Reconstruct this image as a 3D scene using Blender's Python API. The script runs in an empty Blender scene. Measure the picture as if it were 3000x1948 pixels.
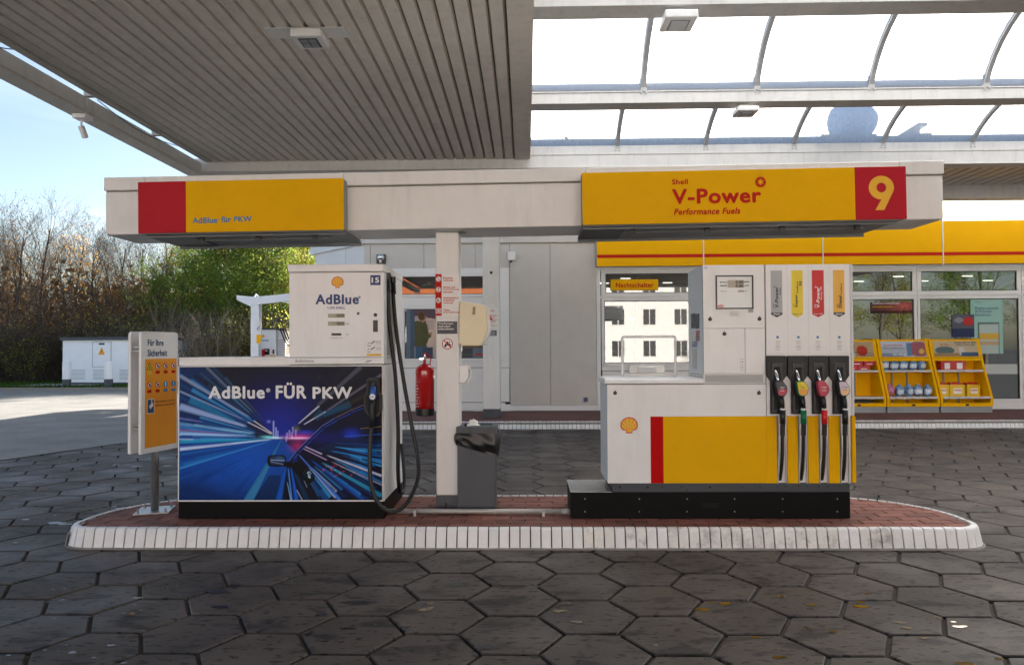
import bpy, bmesh, math, random
import numpy as np
from mathutils import Vector, Matrix, Euler
random.seed(7); np.random.seed(7)
S = bpy.context.scene
COL = S.collection
rad = math.radians

# ------------------------------------------------------------ camera, sky, sun, exposure
cam_d = bpy.data.cameras.new('camera')
cam = bpy.data.objects.new('camera', cam_d); COL.objects.link(cam)
cam_d.lens = 24.0; cam_d.sensor_width = 36.0; cam_d.sensor_fit = 'HORIZONTAL'
cam_d.shift_y = 0.00536; cam_d.clip_start = 0.05; cam_d.clip_end = 3000
cam.location = (0, 0, 1.5); cam.rotation_euler = (rad(91.0), 0.005, 0.02)
S.camera = cam
world = bpy.data.worlds.new('World'); S.world = world; world.use_nodes = True
SUN_EL, SUN_AZ = rad(19.9), rad(26.7)          # azimuth measured from +Y towards +X
nt = world.node_tree; nt.nodes.clear()
sky = nt.nodes.new('ShaderNodeTexSky'); sky.sky_type = 'NISHITA'; sky.sun_disc = False
sky.sun_elevation = SUN_EL; sky.sun_rotation = SUN_AZ
sky.air_density = 1.0; sky.dust_density = 1.3; sky.ozone_density = 1.0
bg = nt.nodes.new('ShaderNodeBackground'); bg.inputs[1].default_value = 0.05
wo = nt.nodes.new('ShaderNodeOutputWorld')
# thin cirrus veil over the whole sky
tc = nt.nodes.new('ShaderNodeTexCoord'); mp = nt.nodes.new('ShaderNodeMapping'); mp.inputs['Scale'].default_value = (1.2, 1.2, 7)
nz = nt.nodes.new('ShaderNodeTexNoise'); nz.inputs['Scale'].default_value = 2.2; nz.inputs['Detail'].default_value = 6
rp = nt.nodes.new('ShaderNodeMapRange'); rp.inputs[1].default_value = .45; rp.inputs[2].default_value = .8
rp.inputs[3].default_value = 0.0; rp.inputs[4].default_value = .2
mx = nt.nodes.new('ShaderNodeMix'); mx.data_type = 'RGBA'; mx.inputs[7].default_value = (7.5, 8.0, 8.6, 1)
L = nt.links.new
L(tc.outputs['Generated'], mp.inputs[0]); L(mp.outputs[0], nz.inputs['Vector']); L(nz.outputs[0], rp.inputs[0])
L(rp.outputs[0], mx.inputs[0]); L(sky.outputs[0], mx.inputs[6]); L(mx.outputs[2], bg.inputs[0]); L(bg.outputs[0], wo.inputs[0])
sun_d = bpy.data.lights.new('sun', 'SUN'); sun_d.energy = 5.0; sun_d.angle = rad(0.53); sun_d.color = (1.0, .95, .88)
sun = bpy.data.objects.new('sun', sun_d); COL.objects.link(sun)
sdir = Vector((math.sin(SUN_AZ)*math.cos(SUN_EL), math.cos(SUN_AZ)*math.cos(SUN_EL), math.sin(SUN_EL)))
sun.rotation_euler = sdir.to_track_quat('Z', 'Y').to_euler(); sun.location = sdir*60
S.view_settings.view_transform = 'Standard'; S.view_settings.look = 'None'
S.view_settings.exposure = 2.36; S.view_settings.gamma = 1.0; S.view_settings.use_curve_mapping = False
S.cycles.max_bounces = 10; S.cycles.transparent_max_bounces = 24; S.cycles.diffuse_bounces = 5

# ------------------------------------------------------------ survey helpers: a photo point on a plane of known distance
CR = Euler((rad(91.0), 0.005, 0.02)).to_matrix(); CP = Vector((0, 0, 1.5))
K = 3000/2379.0
def ray(x, y):
    return CR @ Vector(((x-1500)/2000, (974-y)/2000+0.00536*1.5, -1))
def P(x, y, Y):
    d = ray(x, y); t = Y/d.y; return CP + d*t
def PX(x, y, X):
    d = ray(x, y); t = X/d.x; return CP + d*t
def G(x, y, z=0):
    d = ray(x, y); t = (z-1.5)/d.z; return CP + d*t
def Rc(x0, y0, x1, y1, Y):
    xm, ym = (x0+x1)/2, (y0+y1)/2
    return P(x0, ym, Y).x, P(x1, ym, Y).x, P(xm, y1, Y).z, P(xm, y0, Y).z
def Rd(u0, v0, u1, v1, Y): return Rc(u0*K, v0*K, u1*K, v1*K, Y)
def PD(u, v, Y): return P(u*K, v*K, Y)

# ------------------------------------------------------------ materials
def nodes(name):
    m = bpy.data.materials.new(name); m.use_nodes = True
    t = m.node_tree; b = t.nodes['Principled BSDF']; return m, t, b
def N(t, k, **kw):
    n = t.nodes.new(k)
    for a, v in kw.items(): setattr(n, a, v)
    return n
def mat(name, c, rough=.5, metal=0, var=.12, scale=3.0, bump=0, bscale=60, dirt=0, dirtc=(.09, .075, .05), coat=0, rnd=0, spec=None, streak=False):
    m, t, b = nodes(name); l = t.links.new
    b.inputs['Roughness'].default_value = rough; b.inputs['Metallic'].default_value = metal
    if coat: b.inputs['Coat Weight'].default_value = coat; b.inputs['Coat Roughness'].default_value = .15
    if spec is not None: b.inputs['Specular IOR Level'].default_value = spec
    g = N(t, 'ShaderNodeNewGeometry')
    n1 = N(t, 'ShaderNodeTexNoise'); n1.inputs['Scale'].default_value = scale; n1.inputs['Detail'].default_value = 7; n1.inputs['Roughness'].default_value = .6
    l(g.outputs['Position'], n1.inputs['Vector'])
    mr = N(t, 'ShaderNodeMapRange'); mr.inputs[1].default_value = .3; mr.inputs[2].default_value = .7
    mr.inputs[3].default_value = 1-var; mr.inputs[4].default_value = 1+var
    l(n1.outputs[0], mr.inputs[0])
    vm = N(t, 'ShaderNodeVectorMath', operation='SCALE'); vm.inputs[0].default_value = c[:3]
    if rnd:
        oi = N(t, 'ShaderNodeObjectInfo'); at = N(t, 'ShaderNodeAttribute', attribute_name='tone')
        ad = N(t, 'ShaderNodeMath', operation='ADD'); l(oi.outputs['Random'], ad.inputs[0]); l(at.outputs['Fac'], ad.inputs[1])
        fr = N(t, 'ShaderNodeMath', operation='FRACT'); l(ad.outputs[0], fr.inputs[0])
        m2 = N(t, 'ShaderNodeMapRange'); m2.inputs[3].default_value = 1-rnd; m2.inputs[4].default_value = 1+rnd; l(fr.outputs[0], m2.inputs[0])
        mu = N(t, 'ShaderNodeMath', operation='MULTIPLY'); l(mr.outputs[0], mu.inputs[0]); l(m2.outputs[0], mu.inputs[1]); l(mu.outputs[0], vm.inputs['Scale'])
    else: l(mr.outputs[0], vm.inputs['Scale'])
    out = vm.outputs[0]
    if dirt:
        n2 = N(t, 'ShaderNodeTexNoise'); n2.inputs['Scale'].default_value = 7; n2.inputs['Detail'].default_value = 9; n2.inputs['Roughness'].default_value = .72
        if streak:
            ma = N(t, 'ShaderNodeMapping'); ma.inputs['Scale'].default_value = (1.5, 1.5, .25); l(g.outputs['Position'], ma.inputs[0]); l(ma.outputs[0], n2.inputs['Vector'])
        else: l(g.outputs['Position'], n2.inputs['Vector'])
        m3 = N(t, 'ShaderNodeMapRange'); m3.inputs[1].default_value = .5; m3.inputs[2].default_value = .82; m3.inputs[4].default_value = dirt
        l(n2.outputs[0], m3.inputs[0])
        mi = N(t, 'ShaderNodeMix', data_type='RGBA'); l(m3.outputs[0], mi.inputs[0]); l(out, mi.inputs[6]); mi.inputs[7].default_value = (*dirtc, 1)
        out = mi.outputs[2]
        ra = N(t, 'ShaderNodeMapRange'); ra.inputs[3].default_value = rough; ra.inputs[4].default_value = min(1, rough+.3); l(m3.outputs[0], ra.inputs[0]); l(ra.outputs[0], b.inputs['Roughness'])
    l(out, b.inputs['Base Color'])
    if bump:
        n3 = N(t, 'ShaderNodeTexNoise'); n3.inputs['Scale'].default_value = bscale; n3.inputs['Detail'].default_value = 5; l(g.outputs['Position'], n3.inputs['Vector'])
        bp = N(t, 'ShaderNodeBump'); bp.inputs['Strength'].default_value = bump; bp.inputs['Distance'].default_value = .01
        l(n3.outputs[0], bp.inputs['Height']); l(bp.outputs[0], b.inputs['Normal'])
    return m
M = {}
M['white'] = mat('white_enamel', (.79, .775, .765), .35, var=.03, dirt=.12, streak=True)
M['whitepaint'] = mat('white_steel_paint', (.76, .74, .715), .45, var=.04, dirt=.16, streak=True, bump=.05, bscale=30)
M['cream_beam'] = mat('cream_beam_paint', (.61, .585, .55), .5, var=.06, dirt=.32, streak=True)
M['cream'] = mat('cream_plastic', (.78, .68, .45), .5, var=.03, dirt=.08)
M['ceiling'] = mat('ceiling_sheet', (.72, .66, .585), .6, var=.08, scale=1.2, dirt=.3)
M['groove'] = mat('ceiling_groove', (.26, .24, .21), .7, var=.15, dirt=.5)
M['ceil_light'] = mat('light_ceiling_sheet', (.6, .58, .5), .35, var=.08)
M['yellow'] = mat('yellow_sign_enamel', (.82, .43, .002), .5, var=.04, dirt=.06, spec=.06)
M['yellow_fascia'] = mat('yellow_fascia_paint', (.86, .44, .002), .5, var=.03, spec=.06)
M['red'] = mat('red_sign_enamel', (.46, .02, .032), .5, var=.04, spec=.06)
M['redbright'] = mat('bright_red_print', (.50, .001, .001), .5, var=.03, spec=.08)
M['ribgrey'] = mat('grey_glazing_bar', (.42, .41, .39), .5, var=.05)
M['packlabel'] = mat('pale_pack_label', (.62, .68, .75), .3, var=.3, scale=40)
M['redtext'] = mat('red_lettering', (.50, .015, .008), .5, var=.02, spec=.1)
M['bluetext'] = mat('light_blue_lettering', (.04, .19, .33), .5, var=.02)
M['navy'] = mat('navy_lettering', (.018, .045, .16), .5, var=.02)
M['black'] = mat('black_plastic', (.012, .012, .013), .4, var=.2)
M['blackpaint'] = mat('black_plinth_paint', (.003, .003, .0032), .45, var=.2, dirt=.08, dirtc=(.02, .018, .016), spec=.12)
M['rubber'] = mat('black_rubber', (.010, .010, .010), .45, var=.2)
M['holster'] = mat('charcoal_boot_plastic', (.022, .022, .022), .6, var=.2, bump=.15, bscale=200, dirt=.2, dirtc=(.08, .075, .07))
M['dark'] = mat('recess_shade_black', (.004, .004, .004), .7, var=.1)  # near-black puts the shade of holes and hollows into the colour
M['slate'] = mat('slate_grey_frame', (.035, .042, .052), .45, var=.1, dirt=.2)
M['darkgrey'] = mat('dark_grey_underside', (.24, .24, .235), .5, var=.1, dirt=.25)
M['binside'] = mat('bin_grey_steel', (.062, .067, .080), .5, var=.08, dirt=.35, dirtc=(.03, .025, .02), streak=True)
M['bag'] = mat('black_bag_film', (.006, .006, .007), .33, var=.1, bump=.35, bscale=14)
M['steel'] = mat('galvanised_steel', (.42, .42, .42), .35, metal=.85, var=.15, dirt=.3)
M['chrome'] = mat('bright_steel', (.7, .7, .7), .18, metal=1, var=.05)
M['pipe'] = mat('pale_pipe_paint', (.45, .43, .40), .4, metal=.3, var=.15, dirt=.4)
M['alu'] = mat('white_aluminium', (.74, .73, .71), .4, var=.03)
M['wallpanel'] = mat('warm_grey_cladding', (.55, .52, .48), .6, var=.04, bump=.08, bscale=180)
M['wallpanel_blue'] = mat('pale_grey_cladding', (.62, .63, .65), .55, var=.03)
M['greyfilm'] = mat('grey_window_film', (.48, .47, .46), .4, var=.02)
M['extred'] = mat('extinguisher_red', (.45, .006, .008), .18, var=.03, coat=.6)
M['lcd'] = mat('lcd_glass', (.25, .23, .14), .25, var=.1)
M['lcdgrey'] = mat('display_plate', (.60, .61, .60), .15, var=.04)
M['ink'] = mat('black_lettering', (.02, .02, .022), .5, var=.02)
M['inkgrey'] = mat('grey_lettering', (.16, .16, .17), .5, var=.02)
M['whitetext'] = mat('white_lettering', (.78, .78, .78), .5, var=.02)
M['sticker'] = mat('dark_grey_sticker', (.06, .062, .068), .5, var=.05)
M['papersign'] = mat('white_sticker', (.80, .77, .74), .5, var=.02)
M['green'] = mat('green_sleeve', (.0, .14, .055), .4, var=.05)
M['redsleeve'] = mat('red_sleeve', (.55, .006, .008), .4, var=.05)
M['blueplastic'] = mat('blue_grip', (.01, .09, .38), .35, var=.05)
M['bluedot'] = mat('blue_button', (.05, .19, .40), .4, var=.05)
M['orange'] = mat('orange_sign_face', (.85, .33, .008), .45, var=.06, scale=1.5)
M['brick'] = mat('red_clay_brick', (.21, .075, .05), .75, var=.22, scale=9, bump=.3, bscale=120, rnd=.24, dirt=.35, dirtc=(.07, .04, .035))
M['mortar'] = mat('grey_mortar', (.07, .055, .045), .9, var=.2, scale=20, bump=.4)
M['kerb'] = mat('white_glazed_kerb', (.78, .765, .75), .45, var=.06, scale=14, rnd=.05, bump=.15, bscale=70, dirt=.42, dirtc=(.25, .2, .16))
M['curbconc'] = mat('kerb_concrete', (.25, .225, .19), .9, var=.2, scale=15, bump=.4)
M['asphalt'] = mat('dark_asphalt', (.06, .06, .062), .85, var=.25, scale=8, bump=.4)
M['street'] = mat('pale_bounce_paving', (.40, .385, .37), .85, var=.12, scale=1.5)
M['grassbase'] = mat('earth_under_grass', (.05, .06, .025), .95, var=.4, scale=2)
M['bark'] = mat('grey_brown_bark', (.075, .06, .046), .9, var=.3, scale=6)
M['bark2'] = mat('pale_bark', (.17, .14, .11), .9, var=.3, scale=6)
M['roofdark'] = mat('dark_grey_roof', (.05, .06, .07), .6, var=.1)
M['housewhite'] = mat('house_render', (.70, .68, .65), .8, var=.04)
M['tile'] = mat('orange_roof_tile', (.42, .12, .04), .8, var=.2, scale=8)
M['globe'] = mat('blue_globe_plastic', (.12, .27, .48), .4, var=.08)
M['greymetal'] = mat('grey_metal', (.30, .31, .32), .45, metal=.3, var=.1)
M['litter'] = mat('white_paper', (.7, .7, .7), .8, var=.05)
M['dryleaf'] = mat('dry_leaf', (.22, .10, .04), .8, var=.2)
def emis(name, c, s):
    m, t, b = nodes(name); b.inputs['Base Color'].default_value = (*c, 1); b.inputs['Emission Color'].default_value = (*c, 1); b.inputs['Emission Strength'].default_value = s; return m
M['lamp_warm'] = emis('warm_shop_lamp', (1, .72, .38), 5)
M['lamp_cool'] = emis('shop_ceiling_lamp', (1, .92, .8), 1.6)
# print material that shows a colour attribute (posters, screens)
m, t, b = nodes('printed_sheet'); a = N(t, 'ShaderNodeAttribute', attribute_name='Col'); t.links.new(a.outputs['Color'], b.inputs['Base Color'])
b.inputs['Roughness'].default_value = .4; b.inputs['Specular IOR Level'].default_value = .15; M['print'] = m
# glass of the windows
m, t, b = nodes('window_glass'); t.nodes.remove(b)
fr = N(t, 'ShaderNodeFresnel'); fr.inputs[0].default_value = 1.5
mr = N(t, 'ShaderNodeMapRange'); mr.inputs[2].default_value = .35; mr.inputs[3].default_value = .12; mr.inputs[4].default_value = .7
tr = N(t, 'ShaderNodeBsdfTransparent'); tr.inputs[0].default_value = (.46, .48, .47, 1)
gl = N(t, 'ShaderNodeBsdfGlossy'); gl.inputs['Roughness'].default_value = .012
ms = N(t, 'ShaderNodeMixShader'); l = t.links.new
l(fr.outputs[0], mr.inputs[0]); l(mr.outputs[0], ms.inputs[0]); l(tr.outputs[0], ms.inputs[1]); l(gl.outputs[0], ms.inputs[2]); l(ms.outputs[0], t.nodes['Material Output'].inputs[0])
M['glass'] = m
# clear but weathered plastic of the rooflights
m, t, b = nodes('rooflight_plastic'); t.nodes.remove(b); l = t.links.new
tr = N(t, 'ShaderNodeBsdfTransparent'); tr.inputs[0].default_value = (.93, .95, .97, 1)
tl = N(t, 'ShaderNodeBsdfTranslucent'); tl.inputs[0].default_value = (.85, .88, .92, 1)
ms = N(t, 'ShaderNodeMixShader'); g = N(t, 'ShaderNodeNewGeometry')
n1 = N(t, 'ShaderNodeTexNoise'); n1.inputs['Scale'].default_value = 14; n1.inputs['Detail'].default_value = 8; ma = N(t, 'ShaderNodeMapping'); ma.inputs['Scale'].default_value = (3, 1, .35)
l(g.outputs['Position'], ma.inputs[0]); l(ma.outputs[0], n1.inputs['Vector'])
mr = N(t, 'ShaderNodeMapRange'); mr.inputs[1].default_value = .35; mr.inputs[2].default_value = .75; mr.inputs[3].default_value = .5; mr.inputs[4].default_value = .66
l(n1.outputs[0], mr.inputs[0]); l(mr.outputs[0], ms.inputs[0]); l(tr.outputs[0], ms.inputs[1]); l(tl.outputs[0], ms.inputs[2]); l(ms.outputs[0], t.nodes['Material Output'].inputs[0])
M['poly'] = m
m2_ = m.copy(); m2_.name = 'veiled_rooflight_plastic'; [setattr(n.inputs[3], 'default_value', .86) or setattr(n.inputs[4], 'default_value', .93) for n in m2_.node_tree.nodes if n.type == 'MAP_RANGE']; M['poly2'] = m2_  # denser milky veil put in to wash out the ribs behind
# standing fuel and water
m, t, b = nodes('thin_puddle'); b.inputs['Base Color'].default_value = (.15, .085, .012, 1); b.inputs['Roughness'].default_value = .04; b.inputs['IOR'].default_value = 1.6
M['puddle'] = m
m, t, b = nodes('oil_stain'); b.inputs['Base Color'].default_value = (.018, .017, .017, 1); b.inputs['Roughness'].default_value = .4; M['oil'] = m
def leafmat(name, c, rnd=.35):
    m, t, b = nodes(name); l = t.links.new; t.nodes.remove(b)
    g = N(t, 'ShaderNodeNewGeometry'); mr = N(t, 'ShaderNodeMapRange'); mr.inputs[3].default_value = 1-rnd; mr.inputs[4].default_value = 1+rnd
    l(g.outputs['Random Per Island'], mr.inputs[0]); vm = N(t, 'ShaderNodeVectorMath', operation='SCALE'); vm.inputs[0].default_value = c; l(mr.outputs[0], vm.inputs['Scale'])
    d = N(t, 'ShaderNodeBsdfDiffuse'); tl = N(t, 'ShaderNodeBsdfTranslucent'); ms = N(t, 'ShaderNodeMixShader'); ms.inputs[0].default_value = .6
    l(vm.outputs[0], d.inputs[0]); l(vm.outputs[0], tl.inputs[0]); l(d.outputs[0], ms.inputs[1]); l(tl.outputs[0], ms.inputs[2]); l(ms.outputs[0], t.nodes['Material Output'].inputs[0]); return m
M['leafgreen'] = leafmat('green_leaves', (.17, .25, .05)); M['leafyellow'] = leafmat('yellow_leaves', (.60, .30, .03)); M['leafbrown'] = leafmat('brown_leaves', (.15, .09, .045))
M['leafolive'] = leafmat('olive_leaves', (.33, .33, .065)); M['grass'] = leafmat('grass_blades', (.07, .13, .025))
# concrete pavers with stains
def paver_mat():
    m = mat('grey_concrete_paver', (.080, .065, .055), .62, var=.24, scale=2.2, rnd=.12, bump=.3, bscale=90, spec=.3)
    t = m.node_tree; l = t.links.new; b = t.nodes['Principled BSDF']
    src = b.inputs['Base Color'].links[0].from_socket; g = N(t, 'ShaderNodeNewGeometry')
    ma = N(t, 'ShaderNodeMapping'); ma.inputs['Scale'].default_value = (.55, 1.4, 1); l(g.outputs['Position'], ma.inputs[0])
    n = N(t, 'ShaderNodeTexNoise'); n.inputs['Scale'].default_value = 5.5; n.inputs['Detail'].default_value = 4; n.inputs['Distortion'].default_value = .4; l(ma.outputs[0], n.inputs['Vector'])
    r = N(t, 'ShaderNodeMapRange'); r.inputs[1].default_value = .56; r.inputs[2].default_value = .64; r.inputs[4].default_value = .75; l(n.outputs[0], r.inputs[0])
    mi = N(t, 'ShaderNodeMix', data_type='RGBA'); l(r.outputs[0], mi.inputs[0]); l(src, mi.inputs[6]); mi.inputs[7].default_value = (.016, .014, .013, 1)
    n2 = N(t, 'ShaderNodeTexNoise'); n2.inputs['Scale'].default_value = 26; n2.inputs['Detail'].default_value = 3; l(ma.outputs[0], n2.inputs['Vector'])
    r2 = N(t, 'ShaderNodeMapRange'); r2.inputs[1].default_value = .585; r2.inputs[2].default_value = .625; r2.inputs[4].default_value = .85; l(n2.outputs[0], r2.inputs[0])
    mj = N(t, 'ShaderNodeMix', data_type='RGBA'); l(r2.outputs[0], mj.inputs[0]); l(mi.outputs[2], mj.inputs[6]); mj.inputs[7].default_value = (.010, .009, .009, 1)
    l(mj.outputs[2], b.inputs['Base Color'])
    n4 = N(t, 'ShaderNodeTexNoise'); n4.inputs['Scale'].default_value = 1.3; n4.inputs['Detail'].default_value = 6; l(g.outputs['Position'], n4.inputs['Vector'])
    r4 = N(t, 'ShaderNodeMapRange'); r4.inputs[1].default_value = .4; r4.inputs[2].default_value = .65; r4.inputs[3].default_value = .72; r4.inputs[4].default_value = .4; l(n4.outputs[0], r4.inputs[0]); l(r4.outputs[0], b.inputs['Roughness'])
    return m
M['paver'] = paver_mat()
def brickmat(name, c1, c2, cm, w, h, mortar=.02, rough=.85, rot=0):
    m, t, b = nodes(name); l = t.links.new
    g = N(t, 'ShaderNodeNewGeometry'); ma = N(t, 'ShaderNodeMapping'); ma.inputs['Rotation'].default_value = (0, 0, rot); l(g.outputs['Position'], ma.inputs[0])
    br = N(t, 'ShaderNodeTexBrick'); br.inputs['Scale'].default_value = 1; br.inputs['Brick Width'].default_value = w; br.inputs['Row Height'].default_value = h; br.inputs['Mortar Size'].default_value = mortar*h
    br.inputs['Color1'].default_value = (*c1, 1); br.inputs['Color2'].default_value = (*c2, 1); br.inputs['Mortar'].default_value = (*cm, 1); l(ma.outputs[0], br.inputs['Vector'])
    n = N(t, 'ShaderNodeTexNoise'); n.inputs['Scale'].default_value = 1.1; n.inputs['Detail'].default_value = 8; l(g.outputs['Position'], n.inputs['Vector'])
    r = N(t, 'ShaderNodeMapRange'); r.inputs[1].default_value = .3; r.inputs[2].default_value = .7; r.inputs[3].default_value = .8; r.inputs[4].default_value = 1.2; l(n.outputs[0], r.inputs[0])
    vm = N(t, 'ShaderNodeVectorMath', operation='SCALE'); l(br.outputs[0], vm.inputs[0]); l(r.outputs[0], vm.inputs['Scale']); l(vm.outputs[0], b.inputs['Base Color'])
    b.inputs['Roughness'].default_value = rough; return m
M['roadpaver'] = brickmat('small_road_paver', (.20, .187, .167), (.235, .218, .194), (.20, .185, .16), .2, .1, .12, rot=.15)
M['farbrick'] = brickmat('shop_pavement_brick', (.19, .065, .05), (.15, .05, .04), (.1, .08, .07), .24, .115, .08)

# ------------------------------------------------------------ mesh builder
ORG = {}
class MB:
    def __init__(s): s.v = []; s.f = []; s.m = []
    def add(s, vs, fs, m=0):
        o = len(s.v); s.v += [tuple(v) for v in vs]; s.f += [tuple(i+o for i in f) for f in fs]; s.m += [m]*len(fs); return s
    def box(s, x0, x1, y0, y1, z0, z1, m=0):
        if x0 > x1: x0, x1 = x1, x0
        if y0 > y1: y0, y1 = y1, y0
        if z0 > z1: z0, z1 = z1, z0
        return s.add([(x0,y0,z0),(x1,y0,z0),(x1,y1,z0),(x0,y1,z0),(x0,y0,z1),(x1,y0,z1),(x1,y1,z1),(x0,y1,z1)],
                     [(0,3,2,1),(4,5,6,7),(0,1,5,4),(1,2,6,5),(2,3,7,6),(3,0,4,7)], m)
    def obox(s, c, R, sx, sy, sz, m=0):
        vs = [Vector(c)+R@Vector((a*sx/2, b*sy/2, d*sz/2)) for d in (-1, 1) for a, b in ((-1,-1),(1,-1),(1,1),(-1,1))]
        return s.add(vs, [(0,3,2,1),(4,5,6,7),(0,1,5,4),(1,2,6,5),(2,3,7,6),(3,0,4,7)], m)
    def plate(s, r, Y, th, m=0): return s.box(r[0], r[1], Y-th, Y, r[2], r[3], m)
    def prism(s, pts, y0, y1, m=0):     # pts in (x,z), counter-clockwise seen from -Y
        n = len(pts)
        vs = [(x, y0, z) for x, z in pts]+[(x, y1, z) for x, z in pts]
        return s.add(vs, [tuple(range(n)), tuple(range(2*n-1, n-1, -1))]+[(i, n+i, n+(i+1) % n, (i+1) % n) for i in range(n)], m)
    def xprism(s, pts, x0, x1, m=0):    # pts in (y,z)
        n = len(pts); vs = [(x0, y, z) for y, z in pts]+[(x1, y, z) for y, z in pts]
        return s.add(vs, [tuple(range(n-1, -1, -1)), tuple(range(n, 2*n))]+[(i, (i+1) % n, n+(i+1) % n, n+i) for i in range(n)], m)
    def tube(s, pts, r, n=10, m=0, cap=True):
        pts = [Vector(p) for p in pts]; k = len(pts); rs = r if isinstance(r, (list, tuple)) else [r]*k
        vs = []; up = None
        for i, p in enumerate(pts):
            d = (pts[min(i+1, k-1)]-pts[max(i-1, 0)]).normalized()
            if up is None: up = d.orthogonal().normalized()
            up = (up-d*up.dot(d))
            up = up.normalized() if up.length > 1e-6 else d.orthogonal().normalized()
            w = d.cross(up)
            for j in range(n):
                a = 2*math.pi*j/n; vs.append(p+(up*math.cos(a)+w*math.sin(a))*rs[i])
        fs = [(i*n+j, i*n+(j+1) % n, (i+1)*n+(j+1) % n, (i+1)*n+j) for i in range(k-1) for j in range(n)]
        if cap: fs += [tuple(range(n-1, -1, -1)), tuple(range((k-1)*n, k*n))]
        return s.add(vs, fs, m)
    def lathe(s, c, prof, n=24, m=0, axis='Z'):
        vs = []
        for r, h in prof:
            for j in range(n):
                a = 2*math.pi*j/n
                q = (r*math.cos(a), r*math.sin(a), h) if axis == 'Z' else (r*math.cos(a), -h, r*math.sin(a))
                vs.append((c[0]+q[0], c[1]+q[1], c[2]+q[2]))
        k = len(prof); fs = [(i*n+j, i*n+(j+1) % n, (i+1)*n+(j+1) % n, (i+1)*n+j) for i in range(k-1) for j in range(n)]
        fs += [tuple(range(n-1, -1, -1)), tuple(range((k-1)*n, k*n))]
        return s.add(vs, fs, m)
    def mesh(s, name, mats, org=(0,0,0)):
        me = bpy.data.meshes.new(name)
        o = Vector(org); me.from_pydata([(v[0]-o.x, v[1]-o.y, v[2]-o.z) for v in s.v], [], s.f)
        for mm in (mats if isinstance(mats, (list, tuple)) else [mats]): me.materials.append(mm)
        if any(s.m): me.polygons.foreach_set('material_index', s.m)
        me.update(); return me
    def build(s, name, mats, parent=None, bevel=0, smooth=False, seg=2, fix=False):
        org = ORG.get(parent.name, Vector((0,0,0))) if parent else Vector((0,0,0))
        me = s.mesh(name, mats, org)
        if fix:
            bm = bmesh.new(); bm.from_mesh(me); bmesh.ops.recalc_face_normals(bm, faces=bm.faces); bm.to_mesh(me); bm.free()
        o = bpy.data.objects.new(name, me); COL.objects.link(o)
        if parent: o.parent = parent; ORG[o.name] = org
        if smooth: me.polygons.foreach_set('use_smooth', [True]*len(me.polygons))
        if bevel:
            b = o.modifiers.new('bevel', 'BEVEL'); b.width = bevel; b.segments = seg; b.limit_method = 'ANGLE'; b.angle_limit = rad(40)
            if smooth is False:
                me.polygons.foreach_set('use_smooth', [True]*len(me.polygons)); b.harden_normals = True
        return o
def tag(o, label, cat, group=None):
    o['label'] = label; o['category'] = cat
    if group: o['group'] = group
    return o
def thing(name, label, cat, loc, group=None):
    o = bpy.data.objects.new(name, None); COL.objects.link(o); o.location = loc; ORG[o.name] = Vector(loc)
    o.empty_display_size = .2
    return tag(o, label, cat, group)
def struct(name, loc=(0,0,0)):
    o = bpy.data.objects.new(name, None); COL.objects.link(o); o.location = loc; ORG[o.name] = Vector(loc); o['kind'] = 'structure'; return o
ORD = ['first', 'second', 'third', 'fourth', 'fifth', 'sixth', 'seventh', 'eighth', 'ninth', 'tenth', 'eleventh', 'twelfth', 'thirteenth', 'fourteenth', 'fifteenth']
def dup(o, loc, rotz=None, scale=None, label=None):
    def cp(a, par):
        c = a.copy(); COL.objects.link(c)
        if par: c.parent = par
        for ch in a.children: cp(ch, c)
        return c
    c = cp(o, None); c.location = loc
    if rotz is not None: c.rotation_euler = (0, 0, rotz)
    if scale: c.scale = scale if isinstance(scale, (tuple, list)) else (scale,)*3
    if label: c['label'] = label
    return c
_tc = {}
def textmesh(s, bold, shear=0):
    k = (s, bold, shear)
    if k in _tc: return _tc[k]
    c = bpy.data.curves.new('t', 'FONT'); c.body = s; c.size = 1; c.shear = shear; c.resolution_u = 3; c.space_character = 1+bold*2
    o = bpy.data.objects.new('t', c); COL.objects.link(o)
    me = bpy.data.meshes.new_from_object(o.evaluated_get(bpy.context.evaluated_depsgraph_get()))
    vs = [tuple(v.co) for v in me.vertices]; fs = [tuple(p.vertices) for p in me.polygons]
    bpy.data.objects.remove(o); bpy.data.curves.remove(c); bpy.data.meshes.remove(me)
    _tc[k] = (vs, fs); return _tc[k]
def letters(s, O, R, U, w, h, name='lettering', m=None, parent=None, bold=.02, shear=0, rot90=False, off=.0015):
    """lettering filling the box w x h whose lower left corner is O"""
    vs, fs = textmesh(s, bold, shear)
    if not vs: return
    xs = [v[0] for v in vs]; ys = [v[1] for v in vs]; x0, x1, y0, y1 = min(xs), max(xs), min(ys), max(ys)
    O, R, U = Vector(O), Vector(R).normalized(), Vector(U).normalized(); Nn = R.cross(U)
    mb = MB(); sh = [(0, 0)]
    if bold >= .02: k = min(.034, bold); sh = [(k*math.cos(t), k*math.sin(t)) for t in [math.pi*i/3 for i in range(6)]]+[(0, 0)]
    kk = max(abs(q[0]) for q in sh); x0 -= kk; x1 += kk; y0 -= kk; y1 += kk
    for i, (sx, sy) in enumerate(sh):
        out = []
        for v in vs:
            a, b = (v[0]+sx-x0)/(x1-x0), (v[1]+sy-y0)/(y1-y0)
            if rot90: a, b = 1-b, a
            out.append(O+R*a*w+U*b*h+Nn*(off+i*.00006))
        mb.add(out, fs)
    return mb.build(name, m, parent)
EX, EZ = (1, 0, 0), (0, 0, 1)
def lr(s, r, Y, m, parent, **kw):       # lettering in rectangle r=(X0,X1,Z0,Z1) on plane Y
    return letters(s, (r[0], Y, r[2]), EX, EZ, r[1]-r[0], r[3]-r[2], m=M[m], parent=parent, **kw)
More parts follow.
